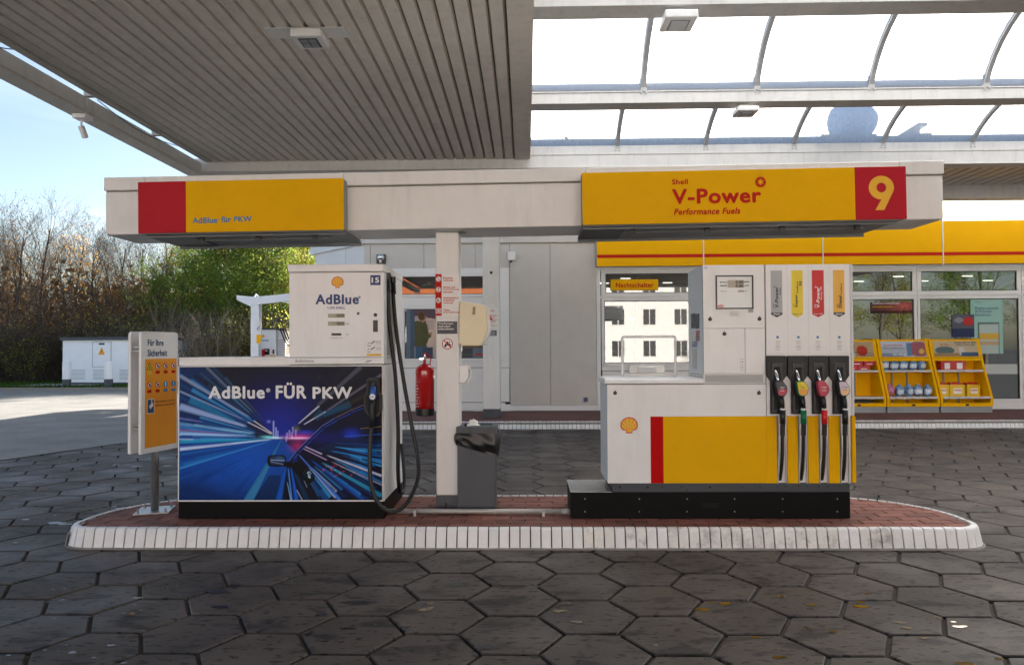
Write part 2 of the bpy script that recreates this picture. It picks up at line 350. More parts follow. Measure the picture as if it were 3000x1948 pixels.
def sheet(name, r, Y, nx, nz_, fn, parent, th=.002):
    X = np.linspace(r[0], r[1], nx+1); Z = np.linspace(r[2], r[3], nz_+1)
    org = ORG.get(parent.name, Vector((0,0,0))) if parent else Vector((0,0,0))
    gx, gz = np.meshgrid(X, Z); n = gx.size
    co = np.stack([gx.ravel()-org.x, np.full(n, Y-th-org.y), gz.ravel()-org.z], 1)
    i = np.arange(nz_)[:, None]*(nx+1)+np.arange(nx)[None, :]
    f = np.stack([i, i+1, i+nx+2, i+nx+1], -1).reshape(-1, 4)
    me = bpy.data.meshes.new(name); me.from_pydata(co.tolist(), [], f.tolist()); me.materials.append(M['print'])
    u = (gx.ravel()-r[0])/(r[1]-r[0]); v = 1-(gz.ravel()-r[2])/(r[3]-r[2])
    c = fn(u, v); a = me.color_attributes.new('Col', 'FLOAT_COLOR', 'POINT')
    a.data.foreach_set('color', np.concatenate([np.clip(c, 0, 1), np.ones((n, 1))], 1).astype(np.float32).ravel())
    o = bpy.data.objects.new(name, me); COL.objects.link(o)
    if parent: o.parent = parent; ORG[o.name] = org
    return o
def pecten(cx, cz, w, Y, parent):
    """scallop shell emblem: red rim, yellow shell, red ribs"""
    def outline(k):
        p = [(-.17, -.47), (.17, -.47), (.20, -.30), (.34, -.30)]
        for i in range(0, 49):
            a = rad(-28+236*i/48); rr = .5*(1+.018*abs(math.sin(i/48*math.pi*7))-.01)
            p.append((rr*math.cos(a), rr*math.sin(a)*.93))
        p += [(-.34, -.30), (-.20, -.30)]
        return [(cx+x*w*k, cz+(z+.0)*w*k) for x, z in p]
    e = MB(); p = outline(1); e.add([(x, Y-.002, z) for x, z in p], [tuple(range(len(p)))]); rt = e.build('emblem', M['redemb'], parent)
    e = MB(); p = outline(.86); e.add([(x, Y-.0035, z) for x, z in p], [tuple(range(len(p)))]); e.build('emblem_shell', M['yellowemb'], rt)
    e = MB(); oz = cz-.40*w
    for i in range(-3, 4):
        a = rad(90+i*19); d = Vector((math.cos(a), 0, math.sin(a))); q = Vector((-d.z, 0, d.x))
        o = Vector((cx, Y-.005, oz)); b_ = .40*math.sin(a); ln = w*(b_+math.sqrt(max(0, b_*b_-.16+.41*.41*.95)))
        a0, a1 = o+d*w*.14, o+d*ln; e.add([a0-q*w*.006, a0+q*w*.006, a1+q*w*.015, a1-q*w*.015], [(0, 1, 2, 3)])
    e.build('emblem_ribs', M['redemb'], rt, fix=False)
M['redemb'] = mat('emblem_red', (.60, .03, .008), .45, var=.02); M['yellowemb'] = mat('emblem_yellow', (.86, .48, .01), .45, var=.02)
# ============================================================ THE SETTING
g = MB(); g.add([(-900,-500,-.03),(900,-500,-.03),(900,1500,-.03),(-900,1500,-.03)], [(0,1,2,3)]); o = g.build('ground', M['asphalt']); o['kind'] = 'structure'
g = MB(); g.add([(-70,-33,-.02),(70,-33,-.02),(70,-9.3,-.02),(-70,-9.3,-.02)], [(0,1,2,3)]); o = g.build('street', M['street']); o['kind'] = 'structure'  # unseen paving behind the camera, laid pale to bounce sunlight forward
# forecourt of hexagonal concrete pavers
fore = struct('forecourt', (0,0,0))
g = MB(); g.add([(-13,-9.2,-.02),(13,-9.2,-.02),(13,13,-.02),(-13,13,-.02)], [(0,1,2,3)]); g.build('joint_bed', M['mortar'], fore)
hs = .4905/math.sqrt(3)                      # side of a hexagon
def hexmb(mb, cx, cy, z, rr, tilt=(0,0), gap=.0125):
    def ring(k, dz): return [(cx+k*math.cos(rad(60*i)), cy+k*math.sin(rad(60*i)), z+dz+tilt[0]*math.cos(rad(60*i))+tilt[1]*math.sin(rad(60*i))) for i in range(6)]
    a = ring(hs-gap-.007, 0); b = ring(hs-gap, -.006); c = ring(hs-gap+.001, -.03)
    mb.add(a+b+c, [tuple(range(6))]+[(i, i+6, (i+1) % 6+6, (i+1) % 6) for i in range(6)]+[(i+6, i+12, (i+1) % 6+12, (i+1) % 6+6) for i in range(6)])
hx, hy = -.085, 4.62
cells = []
for i in range(-30, 31):
    for j in range(-16, 18):
        cx = hx+i*hs*1.5; cy = hy+(j+(.5 if i % 2 else 0))*.4905
        if not (-12 < cx < 12.5 and 1.0 < cy < 12.95) or abs(cx) > .79*cy+1.2: continue
        if -3.1 < cx < 3.2 and 5.5 < cy < 6.05: continue
        dist = math.hypot(cx, cy); cells.append((dist, cx, cy))
cells.sort()
vis = [c for c in cells if c[2] > 2.9]; near = [c for c in vis if 3.0 < c[2]][:300]; ns = set(near)
protos = []
for k in range(6):
    mb = MB(); hexmb(mb, 0, 0, 0, 0, (random.uniform(-.0012, .0012), random.uniform(-.0012, .0012))); protos.append(mb.mesh('paving_stone', M['paver']))
for k, (d, cx, cy) in enumerate(near):
    o = bpy.data.objects.new('paving_stone', protos[k % 6]); COL.objects.link(o); o.parent = fore
    o.location = (cx, cy, random.uniform(-.0015, .0015)); o.rotation_euler = (0, 0, rad(60*random.randint(0, 5))+random.uniform(-.006, .006))
mb = MB(); tones = []
for c in cells:
    if c in ns: continue
    n0 = len(mb.v); hexmb(mb, c[1], c[2], random.uniform(-.002, .002), 0, (random.uniform(-.001, .001), random.uniform(-.001, .001))); tones += [random.random()]*(len(mb.v)-n0)
o = mb.build('paving_stone', M['paver'], fore); a = o.data.attributes.new('tone', 'FLOAT', 'POINT'); a.data.foreach_set('value', tones); o['kind'] = 'stuff'
# side road of small pavers, left of the forecourt
l1, l2 = Vector((-7.55, 8.8)), Vector((-5.6, 13.9)); dd = (l2-l1)/(l2-l1).length
pA = l1-dd*10; pB = l1+dd*6.0
road = MB(); road.add([(pA.x,pA.y,.004),(pB.x,pB.y,.004),(-5.15,16.6,.004),(-5.1,26.4,.004),(-60,26.4,.004),(-60,pA.y,.004)], [(0,1,2,3,4,5)])
o = road.build('side_road', M['roadpaver']); o['kind'] = 'structure'
e = MB(); q = Vector((-dd.y, dd.x))*.03
e.add([(*(pA-q), .008), (*(pB-q), .008), (*(pB+q), .008), (*(pA+q), .008)], [(0,1,2,3)]); e.build('drain_joint', M['groove'], o)
v = MB(); v.box(-60, -3, 26.4, 26.55, -.02, .11); o = v.build('road_kerb', M['curbconc'], bevel=.015); o['kind'] = 'structure'
v = MB(); v.add([(-90,26.55,.10),(60,26.55,.10),(60,90,.25),(-90,90,.25)], [(0,1,2,3)]); o = v.build('verge', M['grassbase']); o['kind'] = 'structure'
# slabs in front of the transformer cabinet
mb = MB()
for i in range(6):
    for j in range(3): mb.box(-20.9+i*.5, -20.42+i*.5, 27.6+j*.5, 28.08+j*.5, .1, .135)
o = mb.build('cabinet_path', M['curbconc']); o['kind'] = 'structure'
# grass
mb = MB()
for k in range(9000):
    x = random.uniform(-32, -5); y = 26.6+random.random()**1.6*7; hgt = random.uniform(.05, .14); a = random.uniform(0, 6.28)
    if -21 < x < -17.8 and 27.5 < y < 29.2: continue
    dx, dy = math.cos(a)*.035, math.sin(a)*.035
    mb.add([(x-dx, y-dy, .1), (x+dx, y+dy, .1), (x+random.uniform(-.05,.05), y, .1+hgt)], [(0,1,2)])
o = mb.build('grass', M['grass']); o['kind'] = 'stuff'

# ------------------------------------------------------------ pump island
island = struct('pump_island', (0, 5.8, 0))
IX0, IX1, IY0, IY1 = -3.47, 3.40, 5.16, 6.42
IX0 = P(165*K, 1255*K, 5.45).x+.045; IX1 = P(2276*K, 1255*K, 5.45).x-.045
def stadium(ins, n=20):
    """outline of the island with big rounded ends, inset by ins, counter-clockwise"""
    x0, x1, y0, y1 = IX0+ins, IX1-ins, IY0+ins, IY1-ins
    rf = .26-ins*.6; rb = .85-ins
    pts = []
    def arc(cx, cy, rx, ry, a0, a1):
        for i in range(n+1):
            a = rad(a0+(a1-a0)*i/n); pts.append((cx+rx*math.cos(a), cy+ry*math.sin(a)))
    arc(x1-rf, y0+rf, rf, rf, -90, 0); arc(x1-rb*1.3, y1-rb, rb*1.3, rb, 0, 90); arc(x0+rb*1.3, y1-rb, rb*1.3, rb, 90, 180); arc(x0+rf, y0+rf, rf, rf, 180, 270)
    return pts
core = MB(); a = stadium(.02); n = len(a); b = stadium(.06)
core.add([(x, y, -.01) for x, y in a]+[(x, y, .03) for x, y in a]+[(x, y, .128) for x, y in b], [tuple(range(2*n, 3*n))]+[(i, (i+1) % n, n+(i+1) % n, n+i) for i in range(n)]+[(n+i, n+(i+1) % n, 2*n+(i+1) % n, 2*n+i) for i in range(n)])
core.build('island_core', M['mortar'], island)
# resample the outline into kerb stones
def walk(pts, step):
    P_ = [Vector(p) for p in pts]; P_.append(P_[0]); out = []; L_ = [0]
    for i in range(1, len(P_)): L_.append(L_[-1]+(P_[i]-P_[i-1]).length)
    tot = L_[-1]; k = round(tot/step); j = 0
    for i in range(k):
        s_ = tot*i/k
        while L_[j+1] < s_: j += 1
        t = (s_-L_[j])/(L_[j+1]-L_[j]+1e-9); p = P_[j].lerp(P_[j+1], t); d = (P_[j+1]-P_[j]).normalized(); out.append((p, d, tot/k))
    return out
def kerb_mesh(w, taper=0):
    mb = MB(); pr = [(0, .012), (.004, .02), (.028, .135), (.036, .147), (.05, .152), (.075, .152), (.075, .012)]
    w2 = w/2; vs = []
    for sx in (-1, 1):
        for y, z in pr: vs.append((sx*(w2-.005)*(1-taper*y), y, z))
    k = len(pr); mb.add(vs, [tuple(range(k-1, -1, -1)), tuple(range(k, 2*k))]+[(i, (i+1) % k, k+(i+1) % k, k+i) for i in range(k)])
    return mb
outl = walk(stadium(0), .0795)
km = [kerb_mesh(.0795).mesh('kerb_stone', M['kerb']), kerb_mesh(.0795, 2.4).mesh('kerb_stone', M['kerb'])]
cm_corner = MB()
M['kerbdirty'] = mat('scuffed_white_kerb', (.74, .71, .67), .5, var=.08, scale=10, rnd=.06, dirt=1.0, dirtc=(.05, .042, .035), bump=.2)
kd = kerb_mesh(.0795).mesh('kerb_stone', M['kerbdirty'])
for (p, d, w) in outl:
    curved = abs(d.y) > .1
    pass
    dirty = p.y < 5.3 and (1.2 < p.x < 2.3 or (.4 < p.x < 2.8 and random.random() < .4))
    o = bpy.data.objects.new('kerb_stone', kd if dirty else km[1] if curved else km[0]); COL.objects.link(o); o.parent = island
    o.location = (p.x, p.y-5.8, random.uniform(-.001, .001)); o.rotation_euler = (0, 0, math.atan2(d.y, d.x))
ft = MB(); a1 = stadium(-.016); a2 = stadium(.01); nn_ = len(a1); ft.add([(x, y, .001) for x, y in a1]+[(x, y, .014+.004*math.sin(i*1.7)) for i, (x, y) in enumerate(a2)], [(i, (i+1) % nn_, nn_+(i+1) % nn_, nn_+i) for i in range(nn_)]); ft.build('foot_mortar', M['curbconc'], island)
# mortar smear on the broken left corner
bl = MB(); pts = stadium(-.012, 20)[-21:]; top = stadium(.1, 20)[-21:]
vs = []; 
for i, ((x, y), (x2, y2)) in enumerate(zip(pts, top)):
    for t, z in ((0, 0), (.12, .07+.02*math.sin(i*2.1)), (.5, .135), (1.0, .158+.003*math.sin(i*1.3))):
        vs.append((x+(x2-x)*t+random.uniform(-.004, .004), y+(y2-y)*t, z))
m_ = 11; bl.add(vs[:m_*4], [(i*4+j, (i+1)*4+j, (i+1)*4+j+1, i*4+j+1) for i in range(m_-1) for j in range(3)])
bl.build('mortar_patch', M['curbconc'], island, smooth=True)
M['brickmortar'] = mat('pale_brick_mortar', (.17, .14, .12), .9, var=.2, scale=20)
# clay bricks on the island
def inside(x, y, ins):
    pts = stadium(ins, 8); c = False; j = len(pts)-1
    for i in range(len(pts)):
        if (pts[i][1] > y) != (pts[j][1] > y) and x < (pts[j][0]-pts[i][0])*(y-pts[i][1])/(pts[j][1]-pts[i][1]+1e-9)+pts[i][0]: c = not c
        j = i
    return c
b_mb = MB(); b_mb.box(-.1135, .1135, -.0498, .0498, -.03, 0); bme = b_mb.mesh('brick', M['brick'])
bm = bmesh.new(); bm.from_mesh(bme); bmesh.ops.bevel(bm, geom=[e for e in bm.edges if e.verts[0].co.z > -.01 and e.verts[1].co.z > -.01], offset=.003, segments=1, affect='EDGES'); bm.to_mesh(bme); bm.free()
rest = MB(); cnt = 0; r = 0; y = IY0+.080+.053
top_m = MB(); bb = stadium(.07); top_m.add([(x, y_, .137) for x, y_ in bb], [tuple(range(len(bb)))]); top_m.build('brick_bed', M['brickmortar'], island)
while y < IY1-.1:
    x = IX0+.05+(.118 if r % 2 else 0)
    while x < IX1:
        c4 = [inside(x+sx*.113, y+sy*.048, .079) for sx in (-1, 1) for sy in (-1, 1)]
        if all(c4):
            o = bpy.data.objects.new('brick', bme); COL.objects.link(o); o.parent = island; o.location = (x, y-5.8, .148+random.uniform(-.0015, .0012)); o.rotation_euler = (0, 0, random.uniform(-.008, .008)); cnt += 1
        elif any(c4):       # cut brick
            poly = []
            for sx in np.linspace(-.115, .115, 9):
                for sy in np.linspace(-.051, .051, 5):
                    if inside(x+sx, y+sy, .079): poly.append((x+sx, y+sy))
            if len(poly) > 5:
                bmx = bmesh.new(); vv = [bmx.verts.new((px, py, .148)) for px, py in poly]+[bmx.verts.new((px, py, .12)) for px, py in poly]
                bmesh.ops.convex_hull(bmx, input=vv); bmx.verts.index_update(); vs = [v.co[:] for v in bmx.verts]; ix = {v: i for i, v in enumerate(bmx.verts)}
                mb = MB(); mb.add(vs, [tuple(ix[v] for v in f.verts) for f in bmx.faces]); bmx.free(); mb.build('brick', M['brick'], island); cnt += 1
        x += .2375
    y += .1095; r += 1
print('bricks', cnt, 'kerbs', len(outl))

# ------------------------------------------------------------ shop pavement
pav = struct('shop_pavement', (0, 13, 0))
PX1 = 15.0; KY = 12.85
mb = MB(); mb.box(-4.2, PX1, KY+.02, 15.3, -.02, .138); mb.build('pavement_core', M['curbconc'], pav)
mb = MB(); mb.add([(-4.2,KY+.06,.146),(PX1,KY+.06,.146),(PX1,15.3,.146),(-4.2,15.3,.146)], [(0,1,2,3)]); mb.build('pavement_surface', M['farbrick'], pav)
nk = 0; x = -4.15
while x < PX1 and nk < 238:
    o = bpy.data.objects.new('kerb_stone', km[0]); COL.objects.link(o); o.parent = pav; o.location = (x, KY-13, random.uniform(-.002, .002)); x += .0803; nk += 1

# ============================================================ CANOPY
CY0, CY1, CX0, CXM, CXR = -4.2, 11.05, -5.24, .03, 14.3
can = thing('station_canopy', 'large white steel canopy with ribbed ceiling and curved plastic rooflights over the pumps', 'canopy', (-5.5, 11.1, 0))
mb = MB(); mb.box(CX0-.01, CXM+.03, CY0, CY1+.2, 4.68, 4.92); mb.build('roof_slab', M['groove'], can)
np_ = 31; pitch = (CXM-.20-CX0-.12)/np_
pm = MB(); w = pitch-.045
pm.xprism([(0, 0), (0, .004), (1, .004), (1, 0)], 0, 1)
me = MB(); x0, x1 = -w/2, w/2
me.add([(x0, CY0, 0), (x1, CY0, 0), (x1, CY1, 0), (x0, CY1, 0), (x0-.018, CY0, .055), (x1+.018, CY0, .055), (x1+.018, CY1, .055), (x0-.018, CY1, .055)], [(0,3,2,1), (0,1,5,4), (1,2,6,5), (2,3,7,6), (3,0,4,7), (4,5,6,7)])
pme = me.mesh('ceiling_panel', M['ceiling'])
for i in range(np_):
    o = bpy.data.objects.new('ceiling_panel', pme); COL.objects.link(o); o.parent = can
    o.location = (CX0+.12+(i+.5)*pitch+5.5, -11.1, 4.60+random.uniform(-.0015, .0015)); o.rotation_euler = (0, random.uniform(-.006, .006), 0)
mb = MB()
for i in range(np_+1):
    xx = CX0+.12+i*pitch
    for yy in (9.3, 7.9, 5.4, 5.25, 3.2): mb.lathe((xx+.008, yy+.05*(i % 3), 4.655), [(.011, 0), (.011, .012)], 8)
o = mb.build('ceiling_screws', M['black'], can); o['kind'] = 'stuff'
mb = MB(); mb.box(CX0, CX0+.1, CY0, CY1, 4.602, 4.68); mb.build('edge_trim', M['ceiling'], can)
mb = MB(); mb.box(CXM-.185, CXM, CY0, CY1, 4.585, 4.69); mb.box(CXM-.01, CXM+.06, CY0, CY1+.2, 4.60, 4.86); mb.build('middle_girder', M['ceiling'], can)
# left outer beam with an open slit beside the ceiling
mb = MB(); mb.box(-5.60, -5.312, CY0, CY1+.25, 4.42, 4.592); mb.box(-5.50, -5.33, CY0, CY1+.24, 4.395, 4.421)
o = mb.build('outer_beam', M['cream_beam'], can, bevel=.004)
for yy in (-4, -1, 2.2, 5.1, 6.6, 8.1, 9.6): mb = MB(); mb.box(-5.33, CX0+.02, yy, yy+.07, 4.594, 4.66); mb.build('beam_bracket', M['cream_beam'], can)
# end beam
mb = MB(); mb.box(-5.6, CXR, CY1, CY1+.22, 4.46, 4.66); mb.box(CXM+.02, CXR, CY1-.012, CY1+.1, 4.655, 4.80); mb.box(-5.6, CXR, CY1-.03, CY1+.24, 4.44, 4.462)
mb.build('end_beam', M['cream_beam'], can, bevel=.004)
# cross beams and vaulted rooflights
YB = [11.05, 8.58, 6.13, 3.7]
RX = [CXM+.055+1.42*k if k else CXM+.08 for k in range(11)]
for i, yb in enumerate(YB):
    if i:
        mb = MB(); mb.box(CXM+.06, CXR, yb, yb+.25, 4.60, 4.735); mb.box(CXM+.06, CXR, yb+.19, yb+.262, 4.735, 4.93); mb.box(CXM+.06, CXR, yb-.01, yb+.04, 4.735, 4.75)
        mb.build('cross_beam', M['cream_beam'], can, bevel=.004)
    if i == len(YB)-1: break
    ya, ye = YB[i+1]+.25, yb+.02     # vault from ye (far, low) to ya (near)
    half = (ye-ya)/2; rise = .46 if i == 0 else .74; R_ = (half*half+rise*rise)/(2*rise); cy, cz = (ya+ye)/2, 4.78+rise-R_; th = math.asin(min(1, half/R_))
    arc = [(cy+R_*math.sin(t), cz+R_*math.cos(t)) for t in np.linspace(th, -th, 17)]
    # one arched rib and one pane built, then copied
    mb = MB(); k = len(arc)
    vs = []
    for (y, z) in arc:
        dy, dz = (y-cy)/R_, (z-cz)/R_
        for sx, q in ((-.03, -.02), (.03, -.02), (.03, .035), (-.03, .035)): vs.append((sx, y+dy*q, z+dz*q))
    mb.add(vs, [(a*4+b, a*4+(b+1) % 4, a*4+4+(b+1) % 4, a*4+4+b) for a in range(k-1) for b in range(4)]+[(0,1,2,3)])
    f0 = arc[0]; mb.box(-.034, .034, f0[0]-.03, f0[0]+.012, f0[1]-.03, f0[1]+.13); mb.box(-.042, .042, f0[0]-.034, f0[0]+.01, f0[1]-.035, f0[1]-.005)
    for sx in (-.03, .03): mb.lathe((sx, f0[0]-.034, f0[1]-.06), [(.012, 0), (.012, .01), (.004, .014)], 8, axis='Y')
    rib = mb.mesh('vault_rib', M['ribgrey']); 
    mb = MB(); mb.add([(x, y, z) for (y, z) in arc for x in (0, 1.42)], [(a*2, a*2+1, a*2+3, a*2+2) for a in range(k-1)])
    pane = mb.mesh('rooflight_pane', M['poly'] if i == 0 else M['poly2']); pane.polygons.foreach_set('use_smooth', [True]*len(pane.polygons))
    for kx in range(10):
        if kx:
            o = bpy.data.objects.new('vault_rib', rib); COL.objects.link(o); o.parent = can; o.location = (RX[kx]+5.5, -11.1, 0)
        o = bpy.data.objects.new('rooflight_pane', pane); COL.objects.link(o); o.parent = can; o.location = (RX[kx]+5.5, -11.1, 0)
mb = MB(); mb.box(CXM+.06, CXR, CY0, 3.69, 4.60, 4.9); mb.build('unseen_front_ceiling', M['ceiling'], can)  # unseen; made solid so the upper shop windows mirror a dark ceiling
# rear strip of roof between canopy and shop
rear = thing('rear_canopy_roof', 'low flat roof strip with pale ribbed ceiling joining canopy to shop, right side', 'roof', (-1, 11.3, 0))
mb = MB(); mb.box(-1.2, 16, 11.28, 13.6, 4.72, 4.86); mb.box(-1.2, 16, 11.28, 11.38, 4.86, 5.02); mb.build('roof_deck', M['greymetal'], rear)
me = MB(); me.add([(0, 11.3, 0), (.13, 11.3, 0), (.13, 13.3, 0), (0, 13.3, 0), (-.03, 11.3, .06), (.16, 11.3, .06), (.16, 13.3, .06), (-.03, 13.3, .06)], [(0,3,2,1), (0,1,5,4), (1,2,6,5), (2,3,7,6), (3,0,4,7), (4,5,6,7)])
pme = me.mesh('ceiling_panel', M['ceil_light'])
for i in range(60):
    o = bpy.data.objects.new('ceiling_panel', pme); COL.objects.link(o); o.parent = rear; o.location = (3.6+i*.2+1, -11.3, 4.63)
mb = MB(); mb.box(-1.2, 16, 13.3, 13.5, 4.38, 4.72); mb.box(-1.2, 16, 13.28, 13.52, 4.37, 4.40); mb.build('rear_beam', M['cream_beam'], rear, bevel=.004)

# lamps below the canopy
def canopy_lamp(x, y, z, s, lab, plate):
    t = thing('canopy_light', lab, 'ceiling light', (x, y, z), 'square lights under the canopy')
    mb = MB(); h = s*.36; mb.box(x-s*.5, x+s*.5, y-s*.5, y+s*.5, z-h, z-.03); mb.build('housing', M['whitepaint'], t, bevel=.015)
    mb = MB(); mb.box(x-s*.36, x+s*.1, y-s*.3, y+s*.3, z-.032, z-.001)
    if plate: mb.box(x-.42, x+.36, y-.10, y+.12, z-.006, z-.001)
    mb.build('mounting', M['whitepaint'], t)
    mb = MB(); mb.box(x-s*.3, x+s*.3, y-s*.32, y+s*.32, z-h-.004, z-h+.001); mb.build('lens_frame', M['darkgrey'] if not plate else M['black'], t)
    nn = 2 if plate else 1
    for i in range(nn):
        for j in range(nn):
            a = s*.54/nn; mb = MB(); mb.box(x-s*.27+i*a+.006, x-s*.27+(i+1)*a-.006, y-s*.29+j*a*1.07+.006, y-s*.29+(j+1)*a*1.07-.006, z-h-.009, z-h-.003); mb.build('lens', M['lcdgrey'] if not plate else M['greymetal'], t)
    return t
canopy_lamp(-2.08, 6.55, 4.60, .30, 'square white ceiling light with black four-part lens on the ribbed ceiling', True)
canopy_lamp(1.42, 6.26, 4.585, .30, 'larger square white light under the front white beam, top centre', False)
canopy_lamp(2.82, 8.72, 4.585, .27, 'smaller square white light under the second white beam, nearer the shop', False)
# security camera on the left beam
cx, cy, cz = -5.42, 8.2, 4.395
t = thing('security_camera', 'small white security camera hanging from the left canopy edge', 'camera', (cx, cy, cz))
mb = MB(); mb.box(cx-.07, cx+.10, cy-.08, cy+.08, cz-.055, cz); mb.build('mount_box', M['white'], t, bevel=.01)
mb = MB(); mb.tube([(cx, cy, cz-.05), (cx, cy, cz-.12)], .012); mb.build('stem', M['white'], t)
mb = MB(); Rm = Euler((rad(-62), 0, rad(-12))).to_matrix(); mb.obox((cx+.03, cy-.01, cz-.21), Rm, .06, .15, .06); mb.build('camera_body', M['white'], t, bevel=.015)
mb = MB(); mb.tube([(cx+.08, cy-.05, cz-.02), (cx+.10, cy-.06, cz+.12), (cx+.1, cy-.06, cz+.24)], .012); mb.build('conduit', M['white'], t)
def cable(pts, name, lab):
    mb = MB(); P_ = [Vector(p) for p in pts]; out = []
    for i in range(len(P_)-1):
        for k in range(8):
            t_ = k/8; p = P_[i].lerp(P_[i+1], t_); p = p-Vector((0, 0, 1))*.09*math.sin(math.pi*t_); out.append(p)
    out.append(P_[-1]); mb.tube(out, .006, 6); o = mb.build(name, M['black']); return tag(o, lab, 'cable')
cable([(-5.30, 4.9, 4.62), (-5.29, 6.1, 4.62), (-5.29, 6.9, 4.63)], 'loose_cable', 'thin black cable sagging in the slit beside the ceiling, far left')
cable([(-5.29, 8.3, 4.62), (-5.28, 10.2, 4.62)], 'loose_cable', 'thin black cable hanging along the canopy beam right of the security camera')
# ============================================================ SHOP BUILDING
SY = 15.1                                # plane of the shop front
shop = thing('shop_building', 'single-storey petrol station shop with yellow fascia, grey cladding and large windows', 'shop', (0, SY, 0))
def zc(v, Y=SY): return P(1700, v*K, Y).z
XA = P(846*K, 700*K, SY).x                # left corner
ztop = P(1060, 716, SY).z                 # underside of the roof band
XG0, XG1 = P(1466, 950, SY).x, P(1748, 950, SY).x
# grey cladding, panel by panel
def clad(x0, x1, z0, z1, y=SY, mt='wallpanel'):
    mb = MB(); mb.box(x0+.004, x1-.004, y, y+.10, z0+.003, z1-.003); mb.build('wall_panel', M[mt], shop, bevel=.004)
mb = MB(); mb.box(XA+.05, 16, SY+.03, SY+.14, 3.35, ztop); mb.box(XA+.02, XG0+2.2, SY+.03, SY+.09, .15, 1.0); mb.box(XG0-.05, XG1, SY+.03, SY+.14, .15, 3.4); mb.build('wall_backing', M['greymetal'], shop)
xj = P(1612, 900, SY).x
clad(XG0+.21, xj, .27, ztop); clad(xj, XG1, .27, ztop)
# windows on the left: upper band panels
xw = P(1242, 760, SY).x; zw = P(1300, 786, SY).z
clad(XA, P(1085,760,SY).x, zw, ztop); clad(P(1085,760,SY).x, xw, zw, ztop); clad(xw, XG0-.55, zw, ztop); clad(XG0-.55, XG0+.205, zw, ztop); wallbar0 = MB(); wallbar0.box(XG0-.6, XG0+.22, SY+.01, SY+.08, .15, .3); wallbar0.build('base_trim', M['alu'], shop)
mb = MB(); mb.box(XA-.05, XG1, SY-.06, SY+.3, ztop, ztop+.30); mb.build('roof_band', M['wallpanel'], shop, bevel=.005)
mb = MB(); mb.box(XG0-.55, XG1, SY-.02, SY+.05, .16, .27); mb.build('base_trim', M['alu'], shop)
# angled left wing
c0 = Vector((XA, SY)); c1 = Vector((P(915, 760, 16.75).x, 16.75)); dw = (c1-c0).normalized(); nw = Vector((-dw.y, dw.x))
def wingbox(a, b, z0, z1, th, mt, name='wing_wall', off=0):
    p, q = c0+(c1-c0)*a, c0+(c1-c0)*b; n_ = Vector((dw.y, -dw.x)); 
    if n_.y < 0: n_ = -n_
    p, q = p-n_*off, q-n_*off
    mb = MB(); vs = [(*p, z0), (*q, z0), (*(q+n_*th), z0), (*(p+n_*th), z0), (*p, z1), (*q, z1), (*(q+n_*th), z1), (*(p+n_*th), z1)]
    mb.add(vs, [(0,3,2,1),(4,5,6,7),(0,1,5,4),(1,2,6,5),(2,3,7,6),(3,0,4,7)]); return mb.build(name, M[mt], shop, fix=True)
wingbox(0, .33, .15, ztop-.002, .1, 'wallpanel_blue'); wingbox(.335, .93, .15, ztop-.002, .1, 'wallpanel_blue')
wingbox(-.02, 1.0, ztop, ztop+.30, .25, 'wallpanel_blue', 'wing_roof_band', .06)
# hidden rear walls, roof and an added unseen block to shade the forecourt
xl = c1.x+.15
mb = MB(); mb.box(xl, xl+.1, c1.y+.05, 24, 0, ztop+.2); mb.box(xl, 16, 23.9, 24, 0, ztop+.2); mb.box(15.9, 16, SY, 24, 0, 4.0); mb.build('rear_wall', M['wallpanel'], shop)
mb = MB(); mb.add([(XA, SY+.1, ztop+.2), (16, SY+.1, ztop+.2), (16, 24, ztop+.2), (xl, 24, ztop+.2), (xl, c1.y, ztop+.2)], [(0,1,2,3,4)]); mb.build('roof', M['roofdark'], shop)
mb = MB(); mb.box(xl+.02, 10.3, 17.0, 23.8, ztop+.205, 5.92); mb.build('added_sun_block', M['wallpanel_blue'], shop)  # unseen block added on the roof to keep low sun off the paving
# interior
mb = MB(); z0, z1 = .15, 3.3
mb.add([(XA, SY+.15, z0), (16, SY+.15, z0), (16, 19, z0), (XA, 19, z0)], [(0,1,2,3)]); mb.build('shop_floor', M['greyfilm'], shop)
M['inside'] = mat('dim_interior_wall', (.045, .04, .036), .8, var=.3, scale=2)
M['goods'] = mat('shelf_goods', (.16, .12, .08), .6, var=.5, scale=5, rnd=.6)
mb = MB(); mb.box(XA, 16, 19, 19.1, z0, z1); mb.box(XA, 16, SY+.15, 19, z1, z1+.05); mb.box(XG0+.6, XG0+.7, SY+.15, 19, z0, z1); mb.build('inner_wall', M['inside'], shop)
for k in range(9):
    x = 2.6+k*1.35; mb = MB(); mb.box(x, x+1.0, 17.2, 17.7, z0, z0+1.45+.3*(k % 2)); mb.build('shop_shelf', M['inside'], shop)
    mb = MB()
    for j in range(4):
        for i in range(9): mb.box(x+.03+i*.105, x+.11+i*.105, 17.12, 17.2, z0+.2+j*.32, z0+.2+j*.32+random.uniform(.12, .26))
    mb.build('shelf_goods', [M['goods']], shop)
mb = MB()
for k in range(7):
    for j in range(3): mb.box(2.0+k*1.7+.4*(j%2), 2.25+k*1.7+.4*(j%2), 16.0+j*1.2, 16.04+j*1.2, z1-.03, z1-.005)
mb.build('shop_lamp', M['lamp_cool'], shop)
for x_, z_ in ((P(1853, 935, 16.2).x, P(1853, 935, 16.2).z), (P(1877, 929, 16.2).x, P(1877, 929, 16.2).z)):
    mb = MB(); mb.lathe((x_, 16.2, z_), [(.01, -.05), (.035, -.02), (.035, .02), (.01, .05)], 10); mb.build('pendant_lamp', M['lamp_warm'], shop)
M['timber'] = mat('inner_post', (.10, .055, .03), .5, var=.5, scale=9)
